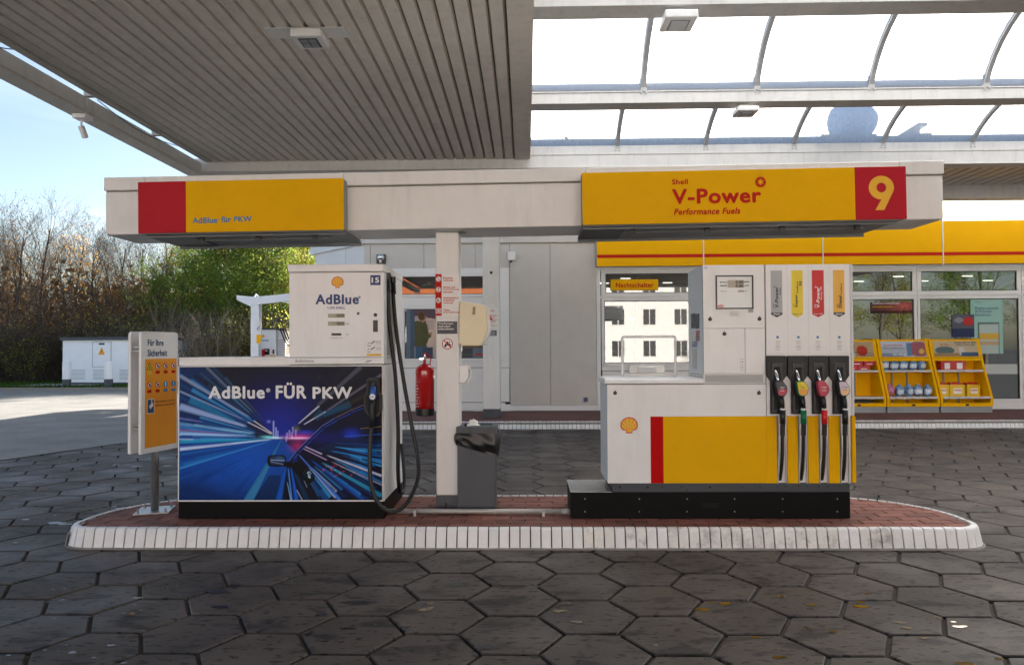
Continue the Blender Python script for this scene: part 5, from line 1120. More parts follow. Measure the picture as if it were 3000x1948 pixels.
# holster with nozzle
def off(pts, dx): return pts
hz = [(1073, 1112), (1080, 1105.5), (1103, 1105.5), (1109.5, 1112), (1110, 1150), (1117, 1157), (1117, 1200), (1108, 1221), (1080, 1221), (1067, 1203), (1063.5, 1160), (1072, 1150)]
HYf = AY-.05
mb = MB(); mb.prism([((p := P(x, y, HYf)).x, p.z) for x, y in hz][::-1], HYf, AY+.005); hol = mb.build('holster', M['holster'], ad_, bevel=.004, fix=True)
hi = [(1079, 1115), (1104, 1115), (1104, 1156), (1111, 1162), (1110, 1200), (1103, 1215), (1084, 1215), (1073, 1200), (1070.5, 1162), (1079, 1155)]
mb = MB(); mb.prism([((p := P(x, y, HYf)).x, p.z) for x, y in hi][::-1], HYf-.002, HYf+.001); mb.build('holster_hollow_shade', M['dark'], hol, fix=True)  # near-black plate painted as the shade of the hollow
def tp(pts, Y0):    # survey a path: (x, y) or (x, y, Y)
    return [P(p[0], p[1], p[2] if len(p) > 2 else Y0) for p in pts]
nz_ = MB(); nz_.tube(tp([(1093, 1118), (1092, 1140)], HYf-.015), .016, 10); nzo = nz_.build('nozzle', M['black'], ad_, smooth=True)
mb = MB(); mb.tube(tp([(1094, 1132), (1092.5, 1150), (1091, 1165)], HYf-.03), [.018, .024, .022], 12); mb.build('grip', M['blueplastic'], nzo, smooth=True)
c = P(1091.5, 1162, HYf-.055); mb = MB(); mb.lathe((c.x, HYf-.045, c.z), [(.028, 0), (.028, .012), (.022, .016)], 20, axis='Y'); mb.build('badge_rim', M['blueplastic'], nzo)
mb = MB(); mb.lathe((c.x, HYf-.0575, c.z), [(.0225, 0), (.0225, .006)], 20, axis='Y'); bd = mb.build('badge', M['papersign'], nzo); lr('AdBlue', (c.x-.015, c.x+.015, c.z-.004, c.z+.004), HYf-.065, 'navy', bd)
mb = MB(); mb.tube(tp([(1091, 1170), (1090, 1195), (1090.5, 1222), (1089, 1250)], HYf-.02), [.02, .021, .017, .019], 12); mb.build('nozzle_body', M['rubber'], nzo, smooth=True)
def spline(pts, n=10):
    out = []; Pn = [pts[0]]+list(pts)+[pts[-1]]
    for i in range(1, len(Pn)-2):
        a, b, c, d = Pn[i-1], Pn[i], Pn[i+1], Pn[i+2]
        for k in range(n):
            t = k/n; out.append(.5*((2*b)+(c-a)*t+(2*a-5*b+4*c-d)*t*t+(3*b-a-3*c+d)*t**3))
    out.append(Pn[-2]); return out
h1 = spline([P(1151, 850, 5.80), P(1160, 960, 5.80), P(1180, 1100, 5.78), P(1203, 1230, 5.74), P(1224, 1345, 5.68), P(1222, 1410, 5.58), P(1190, 1475, 5.47), P(1150, 1499, 5.40), P(1110, 1475, 5.38), P(1088, 1420, 5.38), P(1083, 1340, 5.39), P(1088, 1250, 5.41)])
mb = MB(); mb.tube(h1, .0165, 10); mb.build('hose', M['rubber'], ad_, smooth=True)
h2 = spline([P(1137, 850, 5.62), P(1142, 960, 5.64), P(1158, 1100, 5.68), P(1166, 1250, 5.72), P(1166, 1380, 5.76), P(1172, 1440, 5.9), P(1184, 1430, 6.05), P(1183, 1370, 6.15), P(1176, 1300, 6.2)])
mb = MB(); mb.tube(h2, .0165, 10); mb.build('hose', M['rubber'], ad_, smooth=True)
for x_, yA, yB, Yh in ((1151, 812, 862, 5.80), (1136, 800, 856, 5.62)):
    a, b_ = P(x_, yA, Yh), P(x_+3, yB, Yh); mb = MB(); n = 11
    mb.tube([a.lerp(b_, k/(n*2)) for k in range(n*2+1)], [.024 if (k < 8) else (.0215 if k % 2 else .018) for k in range(n*2+1)], 10); mb.build('hose_sleeve', M['black'], ad_)
for k in range(7): pass

# ------------------------------------------------------------ the four-nozzle fuel dispenser
FYp, FB = 5.50, 6.00
def F(x0, y0, x1, y1, Y=FYp): return Rc(x0, y0, x1, y1, Y)
b0 = F(1673, 1442, 2491, 1515)
fd = thing('fuel_dispenser', 'white and yellow fuel dispenser with four nozzles and a price display, right on the island', 'fuel dispenser', ((b0[0]+b0[1])/2, 5.75, .15))
zt = P(2100, 1441.5, FYp).z
mb = MB(); mb.box(b0[0], b0[1], FYp, FB, .15, zt); pli = mb.build('plinth', M['blackpaint'], fd, bevel=.003)
mb = MB(); mb.box(b0[0]-.004, P(1793, 1440, FYp).x, FYp-.004, FB+.004, zt+.001, zt+.006)
o = mb.build('step_plate', M['steel'], pli)
mb = MB(); xx0, xx1 = b0[0]+.01, P(1790, 1440, FYp).x-.01
for i in range(11):
    for j in range(12):
        a = rad(45 if (i+j) % 2 else -45); cx_, cy_ = xx0+.012+(xx1-xx0-.02)*i/10.5, FYp+.02+.46*j/11.5; dx, dy = math.cos(a)*.012, math.sin(a)*.012
        mb.add([(cx_-dx+dy*.25, cy_-dy-dx*.25, zt+.006), (cx_+dx+dy*.25, cy_+dy-dx*.25, zt+.006), (cx_+dx-dy*.25, cy_+dy+dx*.25, zt+.006), (cx_-dx-dy*.25, cy_-dy+dx*.25, zt+.006), (cx_, cy_, zt+.010)], [(0,1,4),(1,2,4),(2,3,4),(3,0,4)])
tp_ = mb.build('tread_pattern', M['steel'], pli); tp_['kind'] = 'stuff'
for xs_, n_ in ((1714, 0), (1873, 1), (2013, 2), (2152, 3), (2293, 4), (2453, 5)):
    for yy in (1461, 1498): c = P(xs_, yy, FYp); mb = MB(); mb.lathe((c.x, FYp, c.z), [(.005, 0), (.005, .002)], 8, axis='Y'); mb.build('rivet', M['steel'], pli)
mb = MB()
for i in range(13):
    for j in range(4): c = P(2061+i*3.6, 1474+j*3.6, FYp); disc(mb, (c.x, c.z), .0036, FYp-.001, 0, 6)
gr_ = mb.build('vent_holes', M['dark'], pli); gr_['kind'] = 'stuff'
# slate base frame
zf = P(2100, 1415.5, FYp).z; fx0, fx1 = P(1796, 1430, FYp).x, P(2490, 1430, FYp).x
mb = MB(); mb.box(fx0, fx1, FYp+.006, FB-.02, zt+.001, zf); mb.build('base_frame', M['slate'], fd)
mb = MB()
for xx in (1816, 1898, 1940, 1998, 2080, 2014, 2175, 2227): c = P(xx, 1427 if xx != 2014 else 1434, FYp); disc(mb, (c.x, c.z), .010 if xx in (1816, 1898, 2080) else .006, FYp+.004, 0, 10)
for xx in (2278, 2303, 2340, 2365, 2400, 2426, 2461, 2487): c = P(xx, 1424, FYp); disc(mb, (c.x, c.z), .006, FYp+.004, 0, 8)
o = mb.build('frame_holes', M['dark'], fd); o['kind'] = 'stuff'
# lower cabinet
lx0 = P(1780, 1250, FYp).x; lx1 = P(2245.5, 1250, FYp).x; zy = P(2000, 1219.5, FYp).z; zl = P(2000, 1126, FYp).z
x_r0, x_r1 = P(1906, 1300, FYp).x, P(1943.5, 1300, FYp).x
mb = MB(); mb.box(lx0+.002, P(2504,1200,FYp).x-.02, FYp+.022, FB, zf+.001, zl); mb.build('lower_cabinet', M['white'], fd)
mb = MB(); mb.box(lx0, lx1-.002, FYp, FYp+.021, zy, zl); mb.box(lx0, x_r0, FYp, FYp+.021, zf+.002, zy); lw = mb.build('lower_door', M['white'], fd)
mb = MB(); mb.box(x_r0, x_r1, FYp, FYp+.021, zf+.002, zy-.0005); mb.build('red_panel', M['redbright'], fd)
mb = MB(); mb.box(x_r1, lx1-.002, FYp, FYp+.021, zf+.002, zy-.0005); mb.build('yellow_panel', M['yellow'], fd)
mb = MB(); mb.box(lx0-.002, lx0+.003, FYp+.002, FB, zf+.002, zl); mb.build('side_panel', M['wallpanel_blue'], fd)
c = P(1843, 1245, FYp); pecten(c.x, c.z, .139, FYp-.002, lw)
for xx in (1802, 2223):
    c = P(xx, 1151, FYp); mb = MB(); mb.lathe((c.x, FYp, c.z), [(.015, 0), (.015, .006), (.010, .010)], 16, axis='Y'); mb.box(c.x-.003, c.x+.003, FYp-.012, FYp, c.z+.005, c.z+.022); mb.build('lock', M['black'], lw)
# lid
zli0, zli1 = P(1900, 1124, FYp).z, P(1900, 1108, FYp).z; ux = P(2061, 1000, FYp).x
mb = MB(); mb.xprism([(FYp-.016, zli0), (FYp-.016, zli0+.028), (FYp+.012, zli1), (FB+.01, zli1), (FB+.01, zli0)], lx0-.022, ux-.004); mb.build('lid', M['white'], fd, bevel=.006)
# white tube frame on the lid
fy = 5.80; a, b_ = P(1824, 1108, fy), P(1978, 986, fy); zlid = zli1
mb = MB(); mb.tube([(a.x, fy, zlid-.003), (a.x, fy, b_.z-.01), (a.x+.006, fy, b_.z), (b_.x-.006, fy, b_.z), (b_.x, fy, b_.z-.01), (b_.x, fy, zlid-.003)], .0115, 8); mb.tube([(a.x, fy, zlid+.016), (b_.x, fy, zlid+.016)], .0115, 8); mb.build('tube_frame', M['white'], fd, smooth=True)
# upper display cabinet
zu1 = P(2150, 776.5, FYp).z; zu0 = P(2150, 1094, FYp).z; ux1 = P(2241.5, 950, FYp).x
mb = MB(); mb.box(ux+.002, ux1-.001, FYp+.02, FB, zli0+.002, zu1-.002); mb.build('upper_cabinet', M['white'], fd)
mb = MB(); mb.box(ux, ux+.004, FYp+.003, FB-.001, zu0+.001, zu1-.001); sp = mb.build('side_panel', M['wallpanel_blue'], fd)
zdm = P(2150, 962.5, FYp).z; xdm = P(2183, 1020, FYp).x
mb = MB(); mb.box(ux, ux1-.002, FYp, FYp+.019, zdm+.002, zu1); dd_ = mb.build('display_door', M['white'], fd, bevel=.002)
mb = MB(); mb.box(ux, xdm-.002, FYp, FYp+.019, zu0+.002, zdm-.002); md = mb.build('service_door', M['white'], fd, bevel=.002)
mb = MB(); mb.box(xdm+.001, ux1-.002, FYp, FYp+.019, zu0+.002, zdm-.002); mb.build('narrow_door', M['white'], fd, bevel=.002)
for par, xx, yy in ((dd_, 2080, 935), (dd_, 2225, 934.5), (md, 2122, 978)):
    c = P(xx, yy, FYp); mb = MB(); mb.lathe((c.x, FYp, c.z), [(.015, 0), (.015, .006), (.010, .010)], 16, axis='Y'); mb.box(c.x-.003, c.x+.003, FYp-.012, FYp, c.z+.005, c.z+.021); mb.build('lock', M['black'], par)
s = F(2096.5, 807, 2206.5, 905.5); mb = MB(); e_ = .0105
mb.box(s[0], s[1], FYp-.008, FYp, s[3]-e_, s[3]); mb.box(s[0], s[1], FYp-.008, FYp, s[2], s[2]+e_); mb.box(s[0], s[0]+e_, FYp-.008, FYp, s[2]+e_, s[3]-e_); mb.box(s[1]-e_, s[1], FYp-.008, FYp, s[2]+e_, s[3]-e_); fr_ = mb.build('display_frame', M['black'], dd_)
mb = MB(); mb.plate((s[0]+e_, s[1]-e_, s[2]+e_, s[3]-e_), FYp, .002); dp = mb.build('display_plate', M['lcdgrey'], dd_)
YL = FYp-.002; M['lcd2'] = mat('beige_display', (.36, .31, .23), .3, var=.12)
mb = MB(); mb.plate(F(2131, 821, 2179, 843), YL, .001); mb.plate(F(2162, 850, 2179, 856.5), YL, .001); mb.build('lcd_display', M['lcd2'], dp)
for tx, q in (('BETRAG', (2108.5, 825, 2129, 829.5)), ('ABGABE', (2108, 835, 2129, 839.5)), ('EURO', (2180.5, 824, 2195, 828.5)), ('LITER', (2180.5, 834.5, 2193.5, 839)), ('Preis je Liter', (2110, 852, 2129, 855.5)), ('Cent', (2180.5, 851.5, 2188, 855))): lr(tx, F(*q), YL-.002, 'ink', dp, bold=.03)
for q in ((2154.5, 822, 2177, 831), (2154.5, 833, 2177, 842)): lr('0.00', F(*q), YL-.002, 'ink', dp, shear=.1)
c = P(2111.5, 896.5, YL); mb = MB(); mb.add([(c.x+.026*math.cos(k*math.pi/12), YL-.001, c.z+.010*math.sin(k*math.pi/12)) for k in range(24)], [tuple(range(24))]); em = mb.build('maker_badge', M['redemb'], dp); lr('TOKHEIM', (c.x-.018, c.x+.018, c.z-.004, c.z+.004), YL-.002, 'whitetext', em)
for j, tx in enumerate(('Der Verkauf von', 'Kraftstoffen erfolgt im', 'Namen und für', 'Rechnung der Shell', 'Deutschland GmbH')): lr(tx, F(2138, 912+j*2.9, 2138+[23, 31, 22, 26, 26][j], 914+j*2.9), FYp-.001, 'inkgrey', dd_, off=.001)
mb = MB(); mb.plate(F(2192, 906, 2206.5, 915.5), FYp, .001); mb.build('inspection_sticker', M['greymetal'], dd_)
c = P(2067.5, 784.5, FYp); mb = MB(); ring(mb, (c.x, c.z), .011, .013, FYp-.001, 0, 6); bar(mb, (c.x-.007, c.z-.005), (c.x+.007, c.z+.005), .003, FYp-.001); mb.build('hexagon_mark', M['bluedot'], dd_)
for k, yy in enumerate((1052, 1060, 1068, 1076, 1084)):
    mb = MB(); c = P(2173, yy, FYp); bar(mb, (c.x-.014, c.z+.003), (c.x-.004, c.z-.002), .003, FYp-.001); bar(mb, (c.x, c.z-.004), (c.x+.012, c.z+.004), .006 if k in (1, 3) else .003, FYp-.001); mb.build('worn_sticker', M['inkgrey'], md)
# stickers on the side of the display cabinet
def side(q, Yn0, Yn1): pass
def sq(y0, y1, z0, z1, mt, nm='side_sticker', par=None): mb = MB(); mb.box(ux-.0015, ux, y0, y1, z0, z1); return mb.build(nm, M[mt], par or sp)
def sz(y, Y): return P(2040, y, Y).z
ya_, yb_ = FYp+.08, FYp+.40
sq(FYp+.12, FYp+.25, sz(962, 5.6), sz(918, 5.6), 'sticker'); sq(FYp+.26, FYp+.40, sz(962, 5.8), sz(918, 5.8), 'sticker'); sq(FYp+.26, FYp+.38, sz(1000, 5.8), sz(969, 5.8), 'cream_beam'); sq(FYp+.22, FYp+.36, sz(1080, 5.75), sz(1022, 5.75), 'greyfilm')
for i in range(3):
    for j in range(2):
        y_, z_ = FYp+.13+i*.045, sz(975+j*16, 5.65); n = 14; mb = MB(); vs = [(ux-.002, y_+rr*math.cos(2*math.pi*k/n), z_+rr*1.1*math.sin(2*math.pi*k/n)) for rr in (.011, .020) for k in range(n)]; mb.add(vs, [(k, (k+1) % n, n+(k+1) % n, n+k) for k in range(n)]); mb.build('side_pictogram', M['redtext'] if j == 0 or i == 0 else M['ink'], sp)
letters('G-BOX', (ux-.002, FYp+.36, sz(1017, 5.75)), (0, -1, 0), EZ, .18, .05, m=M['navy'], parent=sp)
for k in range(4):
    for y_ in (FYp+.235, FYp+.345): sq(y_-.01, y_+.01, sz(1034+k*12, 5.75), sz(1030+k*12, 5.75), 'yellow')
# perforated vent
s = F(2061, 1094.5, 2241, 1124); mb = MB(); mb.box(ux, ux1-.002, FYp, FYp+.02, s[2]+.001, s[3]-.001); vp = mb.build('vent_plate', M['alu'], fd)
mb = MB(); q = F(2065, 1098, 2238, 1121); wv, hv = q[1]-q[0], q[3]-q[2]
for i in range(40):
    for j in range(7): disc(mb, (q[0]+wv*(i+.5+(.25 if j % 2 else -.25))/40.5, q[2]+hv*(j+.5)/7), .0042, FYp-.001, 0, 6)
o = mb.build('vent_holes', M['black'], vp); o['kind'] = 'stuff'
mb = MB()
for i in range(9):
    for j in range(4):
        y_, z_ = FYp+.04+i*.05, s[2]+.008+j*.02; mb.box(ux-.0025, ux-.0015, y_, y_+.028, z_, z_+.007)
mb.box(ux-.0015, ux, FYp+.003, FB, s[2]+.002, s[3]-.002, 1); o = mb.build('side_vent', [M['black'], M['alu']], fd); o['kind'] = 'stuff'
# nozzle column
nx0, nx1 = P(2243.5, 900, FYp).x, P(2490, 900, FYp).x; nxe = P(2500, 900, FYp).x
zbt = P(2370, 1036.5, FYp).z
mb = MB(); mb.box(nx0, nx1, FYp-.002, FYp+.02, zbt, zu1); npn = mb.build('grade_panel', M['white'], fd, bevel=.002)
mb = MB(); mb.box(nx0, nx1, FYp+.001, FYp+.02, zy, zbt-.002); mb.box(nx0, nxe-.001, FYp+.021, FB, zl, zu1-.001); mb.build('nozzle_cabinet', M['white'], fd)
mb = MB(); mb.box(nx1+.002, nxe, FYp-.002, FB, zy, zu1); mb.build('corner_post', M['wallpanel_blue'], fd, bevel=.008)
mb = MB(); mb.box(nx1+.002, nxe+.006, FYp-.004, FB, zf+.002, zy-.001); mb.build('corner_post_yellow', M['yellow'], fd, bevel=.008)
mb = MB()
for xx in (2305.5, 2367, 2428): c = P(xx, 800, FYp).x; mb.box(c-.0008, c+.0008, FYp-.003, FYp-.0015, zbt, zu1-.002)
mb.build('panel_seams', M['lcdgrey'], npn)
M['g0'] = mat('grey_grade_label', (.42, .43, .45), .5, var=.02); M['g1'] = mat('yellow_grade_label', (.82, .62, .03), .5, var=.03); M['g2'] = mat('red_grade_label', (.62, .02, .02), .5, var=.03); M['g3'] = mat('amber_grade_label', (.84, .46, .07), .5, var=.03)
YG = FYp-.002
grades = [((2258, 2291.5), 'g0', 'ink', 'Diesel'), ((2318.5, 2352), 'g1', 'ink', 'Super 95'), ((2379, 2413.5), 'g2', 'whitetext', 'Super100'), ((2441, 2474), 'g3', 'ink', 'Diesel')]
for gi, ((xa_, xb_), mt, tm, foot) in enumerate(grades):
    x0, x1 = P(xa_, 860, YG).x, P(xb_, 860, YG).x; zt_, zm_, zp_ = P(2366, 792, YG).z, P(2366, 921, YG).z, P(2366, 929.5, YG).z; zs_ = P(2366, 915.5, YG).z
    mb = MB(); mb.prism([(x0, zm_), ((x0+x1)/2, zp_), (x1, zm_), (x1, zt_), (x0, zt_)], YG-.0015, YG); gl_ = mb.build('grade_label', M[mt], npn)
    if gi in (0, 3): mb = MB(); mb.prism([(x0, zm_), ((x0+x1)/2, zp_), (x1, zm_), (x1, zs_), (x0, zs_)], YG-.0025, YG-.0015); mb.build('grade_foot', M['sticker'], gl_)
    lr(foot, Rc((xa_+xb_)/2-(9 if gi in (0,3) else 13), 917.5, (xa_+xb_)/2+(9 if gi in (0,3) else 13), 922.5, YG), YG-.003, 'whitetext' if gi != 1 else 'inkgrey', gl_, bold=.03)
    def vt(tx, a, b, y0, y1, m_, bo=.03): lr(tx, Rc(xa_+a, y0, xa_+b, y1, YG), YG-.003, m_, gl_, bold=bo, rot90=True)
    if gi in (0, 2): vt('Shell', 6, 9.5, 891, 902, tm); vt('V-Power', 11.5, 22, 841, 902, tm, .045); vt('Diesel' if gi == 0 else 'Racing 100', 24, 29, 844 if gi == 0 else 840, 864 if gi == 0 else 878, tm, .02); mb = MB(); c = P(xa_+10, 841, YG); ring(mb, (c.x, c.z), .0045, .0075, YG-.004, 0, 16); mb.build('ring_mark', M[tm], gl_)
    elif gi == 1: vt('Shell', 4, 7, 890, 900, 'inkgrey'); vt('Super', 10, 19.5, 863, 900, tm, .04); vt('FuelSave', 14.5, 19.5, 825, 859, tm, .02); vt('95', 22, 30, 824, 838, tm, .04)
    else: vt('Shell', 10, 13.5, 891, 901, tm); vt('Diesel', 15, 25, 866, 902, tm, .045); vt('FuelSave', 20, 25, 830, 862, tm, .02)
    cxp = (2278, 2339, 2395.5, 2459)[gi]; c = P(cxp, 987.8, YG); mb = MB(); mb.lathe((c.x, YG, c.z), [(.0105, 0), (.0105, .003), (.008, .005)], 16, axis='Y'); mb.build('blue_button', M['bluedot'], npn)
    c = P(cxp+1, 1016, YG); mb = MB(); ring(mb, (c.x, c.z), .0175, .0188, YG-.001, 0, 4 if gi in (0, 3) else 24)
    if gi in (0, 3):
        mb = MB(); w_ = .0165
        for a_, b2 in (((-w_, -w_), (w_, -w_)), ((w_, -w_), (w_, w_)), ((w_, w_), (-w_, w_)), ((-w_, w_), (-w_, -w_))): bar(mb, (c.x+a_[0], c.z+a_[1]), (c.x+b2[0], c.z+b2[1]), .0013, YG-.001)
    mb.build('grade_mark', M['inkgrey'], npn); lr('B7' if gi in (0, 3) else 'E5', (c.x-.010, c.x+.010, c.z-.006, c.z+.006), YG-.001, 'inkgrey', npn, bold=.02)
    for j, yy in enumerate((998, 1001.5, 1005, 1024)): lr('Kraftstoff wählen', Rc(cxp-6, yy, cxp+7, yy+1.6, YG), YG-.001, 'inkgrey', npn, off=.0008)
# lower part with slots
slots = [(2276, 2306.5), (2337, 2367.5), (2398, 2428.5), (2459.5, 2490)]
xs_ = [P(2245.5, 1300, FYp).x]
for a_, b2 in slots: xs_ += [P(a_, 1300, FYp).x, P(b2, 1300, FYp).x]
mb = MB(); mb.box(nx0+.005, nx1, FYp+.055, FYp+.06, zf+.002, zy); mb.build('slot_back', M['dark'], fd)
for k in range(4):
    mb = MB(); mb.box(xs_[2*k]+.0005, xs_[2*k+1], FYp-.001, FYp+.054, zf+.001, zy-.001); mb.build('yellow_panel', M['yellow'], fd)
for k, (a_, b2) in enumerate(slots):
    for xx in (a_+2, b2-5.5):
        x_ = P(xx, 1300, FYp).x; mb = MB(); mb.box(x_, x_+.007, FYp-.006, FYp+.006, zf-.002, zy+.004); mb.build('slot_rail', M['steel'], fd)
# boots and nozzles
badge = [('sticker', 'redbadge'), ('g1', 'orangebadge'), ('redbadge', 'redbadge'), ('palebadge', 'amber')]
M['redbadge'] = mat('crimson_badge', (.42, .015, .05), .3, var=.1); M['orangebadge'] = mat('orange_badge', (.75, .30, .02), .3, var=.2); M['palebadge'] = mat('lilac_badge', (.60, .50, .58), .3, var=.15); M['amber'] = mat('amber_badge', (.78, .50, .25), .3, var=.15)
for k, (cx_, col_) in enumerate(((2276, 'black'), (2337.5, 'green'), (2398.5, 'redsleeve'), (2459.5, 'black'))):
    bx = lambda a, b: (P(cx_+a, b, FYp-.03).x, P(cx_+a, b, FYp-.03).z)
    mb = MB(); mb.prism([bx(-29, 1044), bx(-27, 1042), bx(27, 1042), bx(29, 1044), bx(29, 1101), bx(18, 1116), bx(16, 1213), bx(-16, 1213), bx(-17, 1116), bx(-29, 1101)][::-1], FYp-.03, FYp+.0); bt = mb.build('nozzle_boot', M['holster'], fd, bevel=.003, fix=True)
    mb = MB(); mb.prism([bx(-16, 1063), bx(16, 1063), bx(16, 1210), bx(-14, 1210)][::-1], FYp-.036, FYp-.029); mb.build('boot_frame', M['black'], bt, bevel=.002, fix=True)
    mb = MB(); mb.prism([bx(-8, 1075), bx(9, 1075), bx(11, 1108), bx(12, 1195), bx(-9, 1200), bx(-9, 1110)][::-1], FYp-.039, FYp-.035); mb.build('boot_hollow_shade', M['dark'], bt, fix=True)  # flat plate whose black stands for the boot's shaded inside
    Yn = FYp-.075
    mb = MB(); mb.tube([P(cx_-6, 1080, FYp-.03), P(cx_-3, 1092, FYp-.05), P(cx_+2, 1108, Yn), P(cx_+5, 1125, Yn)], .0115, 10); nzl = mb.build('nozzle', M['chrome'], fd, smooth=True)
    nzl['label'] = ('fuel nozzle with grey and red badge', 'fuel nozzle with yellow badge and green sleeve', 'fuel nozzle with crimson badge and red sleeve', 'fuel nozzle with pale lilac badge')[k]
    # splash guard with badge
    oc = [(-4, 1119), (-1, 1116), (12, 1115.5), (20, 1118), (30, 1131), (32, 1141), (30, 1152), (22, 1161), (8, 1161.5), (2, 1156)]
    cy_ = 1139; g0 = [((p := P(cx_+a, b, Yn-.03)).x, p.z) for a, b in oc][::-1]
    mb = MB(); mb.prism(g0, Yn-.03, Yn+.01); gd_ = mb.build('splash_guard', M[{'green': 'green', 'redsleeve': 'redbadge', 'black': 'black'}[col_] if k else 'black'], nzl, bevel=.006, fix=True)
    cen = (sum(p[0] for p in g0)/len(g0), sum(p[1] for p in g0)/len(g0)); inn = [(cen[0]+(p[0]-cen[0])*.86, cen[1]+(p[1]-cen[1])*.86) for p in g0]
    mb = MB(); mb.prism(inn, Yn-.0325, Yn-.030); bd = mb.build('badge', M[badge[k][0]], gd_, fix=True)
    low = [p for p in inn if p[1] < cen[1]-.0]; low = [(min(p[0] for p in inn)+.006, cen[1]-.004)]+[(max(p[0] for p in inn)-.001, cen[1]-.004)]
    lowp = [p for p in inn if p[1] < cen[1]-.004]
    bm_ = [(cen[0]-.030, cen[1]-.006)]+[p for p in inn if p[1] < cen[1]-.006 and p[0] < cen[0]]+[p for p in inn if p[1] < cen[1]-.006 and p[0] >= cen[0]]+[(cen[0]+.036, cen[1]-.006)]
    mb = MB(); pp = sorted([p for p in inn if p[1] < cen[1]-.006], key=lambda p: p[0]); pp = [(cen[0]-.029, cen[1]-.006)]+pp+[(cen[0]+.036, cen[1]-.006)]
    mb.add([(p[0], Yn-.0335, p[1]) for p in pp], [tuple(range(len(pp)))]); mb.build('badge_band', M[badge[k][1]], gd_)
    for tx, dz, w_ in ((('V-Power', .008, .045), ('Diesel', .0, .022), ('100', -.020, .03)), (('FuelSave', .008, .045), ('Super', .0, .022)), (('V-Power', .009, .045), ('Racing', .001, .025), ('100', -.018, .035)), (('FuelSave', .008, .045), ('Diesel', -.014, .026)))[k]:
        lr(tx, (cen[0]-w_/2, cen[0]+w_/2, cen[1]+dz-.003, cen[1]+dz+.004), Yn-.034, ('whitetext', 'sticker', 'whitetext', 'navy')[k], gd_, bold=.02)
    mb = MB(); mb.tube([P(cx_+11, 1158, Yn), P(cx_+15, 1180, Yn), P(cx_+17, 1200, Yn)], [.021, .019, .016], 12); mb.build('grip', M['rubber'], nzl, smooth=True)
    mb = MB(); mb.tube([P(cx_+16.5, 1196, Yn), P(cx_+16.5, 1202, Yn)], .020, 12); mb.build('swivel_ring', M['alu'], nzl, smooth=True)
    mb = MB(); mb.tube([P(cx_+16.5, 1201, Yn), P(cx_+17, 1242, Yn)], .0225, 12); mb.build('swivel_sleeve', M[col_], nzl, smooth=True)
    mb = MB(); a_, b2 = P(cx_+17, 1243, Yn), P(cx_+16, 1275, Yn+.02); mb.tube([a_.lerp(b2, j/14) for j in range(15)], [.0195 if j % 2 else .0165 for j in range(15)], 10); mb.build('hose_sleeve', M['black'], nzl)
    hp = spline([P(cx_+16, 1272, Yn+.02), P(cx_+15.5, 1330, Yn+.045), P(cx_+13, 1375, FYp-.0), P(cx_+9, 1405, FYp+.03)]); mb = MB(); mb.tube(hp, .013, 10); mb.build('hose', M['rubber'], nzl, smooth=True)

# ------------------------------------------------------------ waste bin, dispensers, extinguisher
WY = 5.74
s = Rc(1340, 1300, 1452, 1490, WY); s = (s[0], s[1], .148, P(1400, 1250, WY).z)
bin_ = thing('waste_bin', 'dark grey steel waste bin with black bag and tissue, beside the front column', 'waste bin', ((s[0]+s[1])/2, WY+.15, .148))
mb = MB(); mb.box(s[0], s[1], WY, WY+.28, s[2], s[3]-.09); mb.build('bin_body', M['binside'], bin_, bevel=.006)
mb = MB(); x0, x1 = s[0]-.008, s[1]+.014; z1 = s[3]
mb.box(x0, x1, WY-.012, WY+.05, z1-.10, z1); mb.box(x0, x1, WY+.24, WY+.292, z1-.10, z1); mb.box(x0, x0+.05, WY+.05, WY+.24, z1-.10, z1); mb.box(x1-.05, x1, WY+.05, WY+.24, z1-.10, z1); mb.build('bin_hood', M['binside'], bin_, bevel=.004)
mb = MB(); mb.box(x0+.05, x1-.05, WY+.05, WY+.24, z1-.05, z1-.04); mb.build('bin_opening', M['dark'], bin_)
mb = MB(); mb.box(x0+.12, x1-.05, WY+.055, WY+.10, z1-.012, z1+.001); mb.build('opening_label', M['green'], bin_)
# bag skirt
bm = bmesh.new(); nI, nJ = 64, 10; vv = []
zb1 = P(1400, 1268, WY).z
for j in range(nJ+1):
    t_ = j/nJ
    for i in range(nI):
        a = i/nI; per = a*4; sd = int(per); f = per-sd; xA, xB, yA_, yB_ = s[0]-.012, s[1]+.02, WY-.016, WY+.30
        cr = [(xA, yA_), (xB, yA_), (xB, yB_), (xA, yB_), (xA, yA_)]; p0, p1 = cr[sd], cr[sd+1]; x = p0[0]+(p1[0]-p0[0])*f; y = p0[1]+(p1[1]-p0[1])*f
        u_ = (x-xA)/(xB-xA); dep = .098+.10*u_
        bul = .004+.012*math.sin(math.pi*min(1, t_*1.1))+.005*math.sin(a*23+t_*7)*t_+.002*math.sin(a*61-t_*9)
        cxm, cym = (xA+xB)/2, (yA_+yB_)/2; nx_, ny_ = (0, -1), 0
        ox = (-1 if sd == 3 else 1 if sd == 1 else 0)*bul; oy = (-1 if sd == 0 else 1 if sd == 2 else 0)*bul
        vv.append(bm.verts.new((x+ox, y+oy, zb1-dep*t_)))
for j in range(nJ):
    for i in range(nI): bm.faces.new((vv[j*nI+i], vv[(j+1)*nI+i], vv[(j+1)*nI+(i+1) % nI], vv[j*nI+(i+1) % nI]))
o0 = ORG[bin_.name]
for v_ in bm.verts: v_.co -= o0
me = bpy.data.meshes.new('bin_bag'); bm.to_mesh(me); bm.free(); me.materials.append(M['bag']); o = bpy.data.objects.new('bin_bag', me); COL.objects.link(o); o.parent = bin_; ORG[o.name] = o0
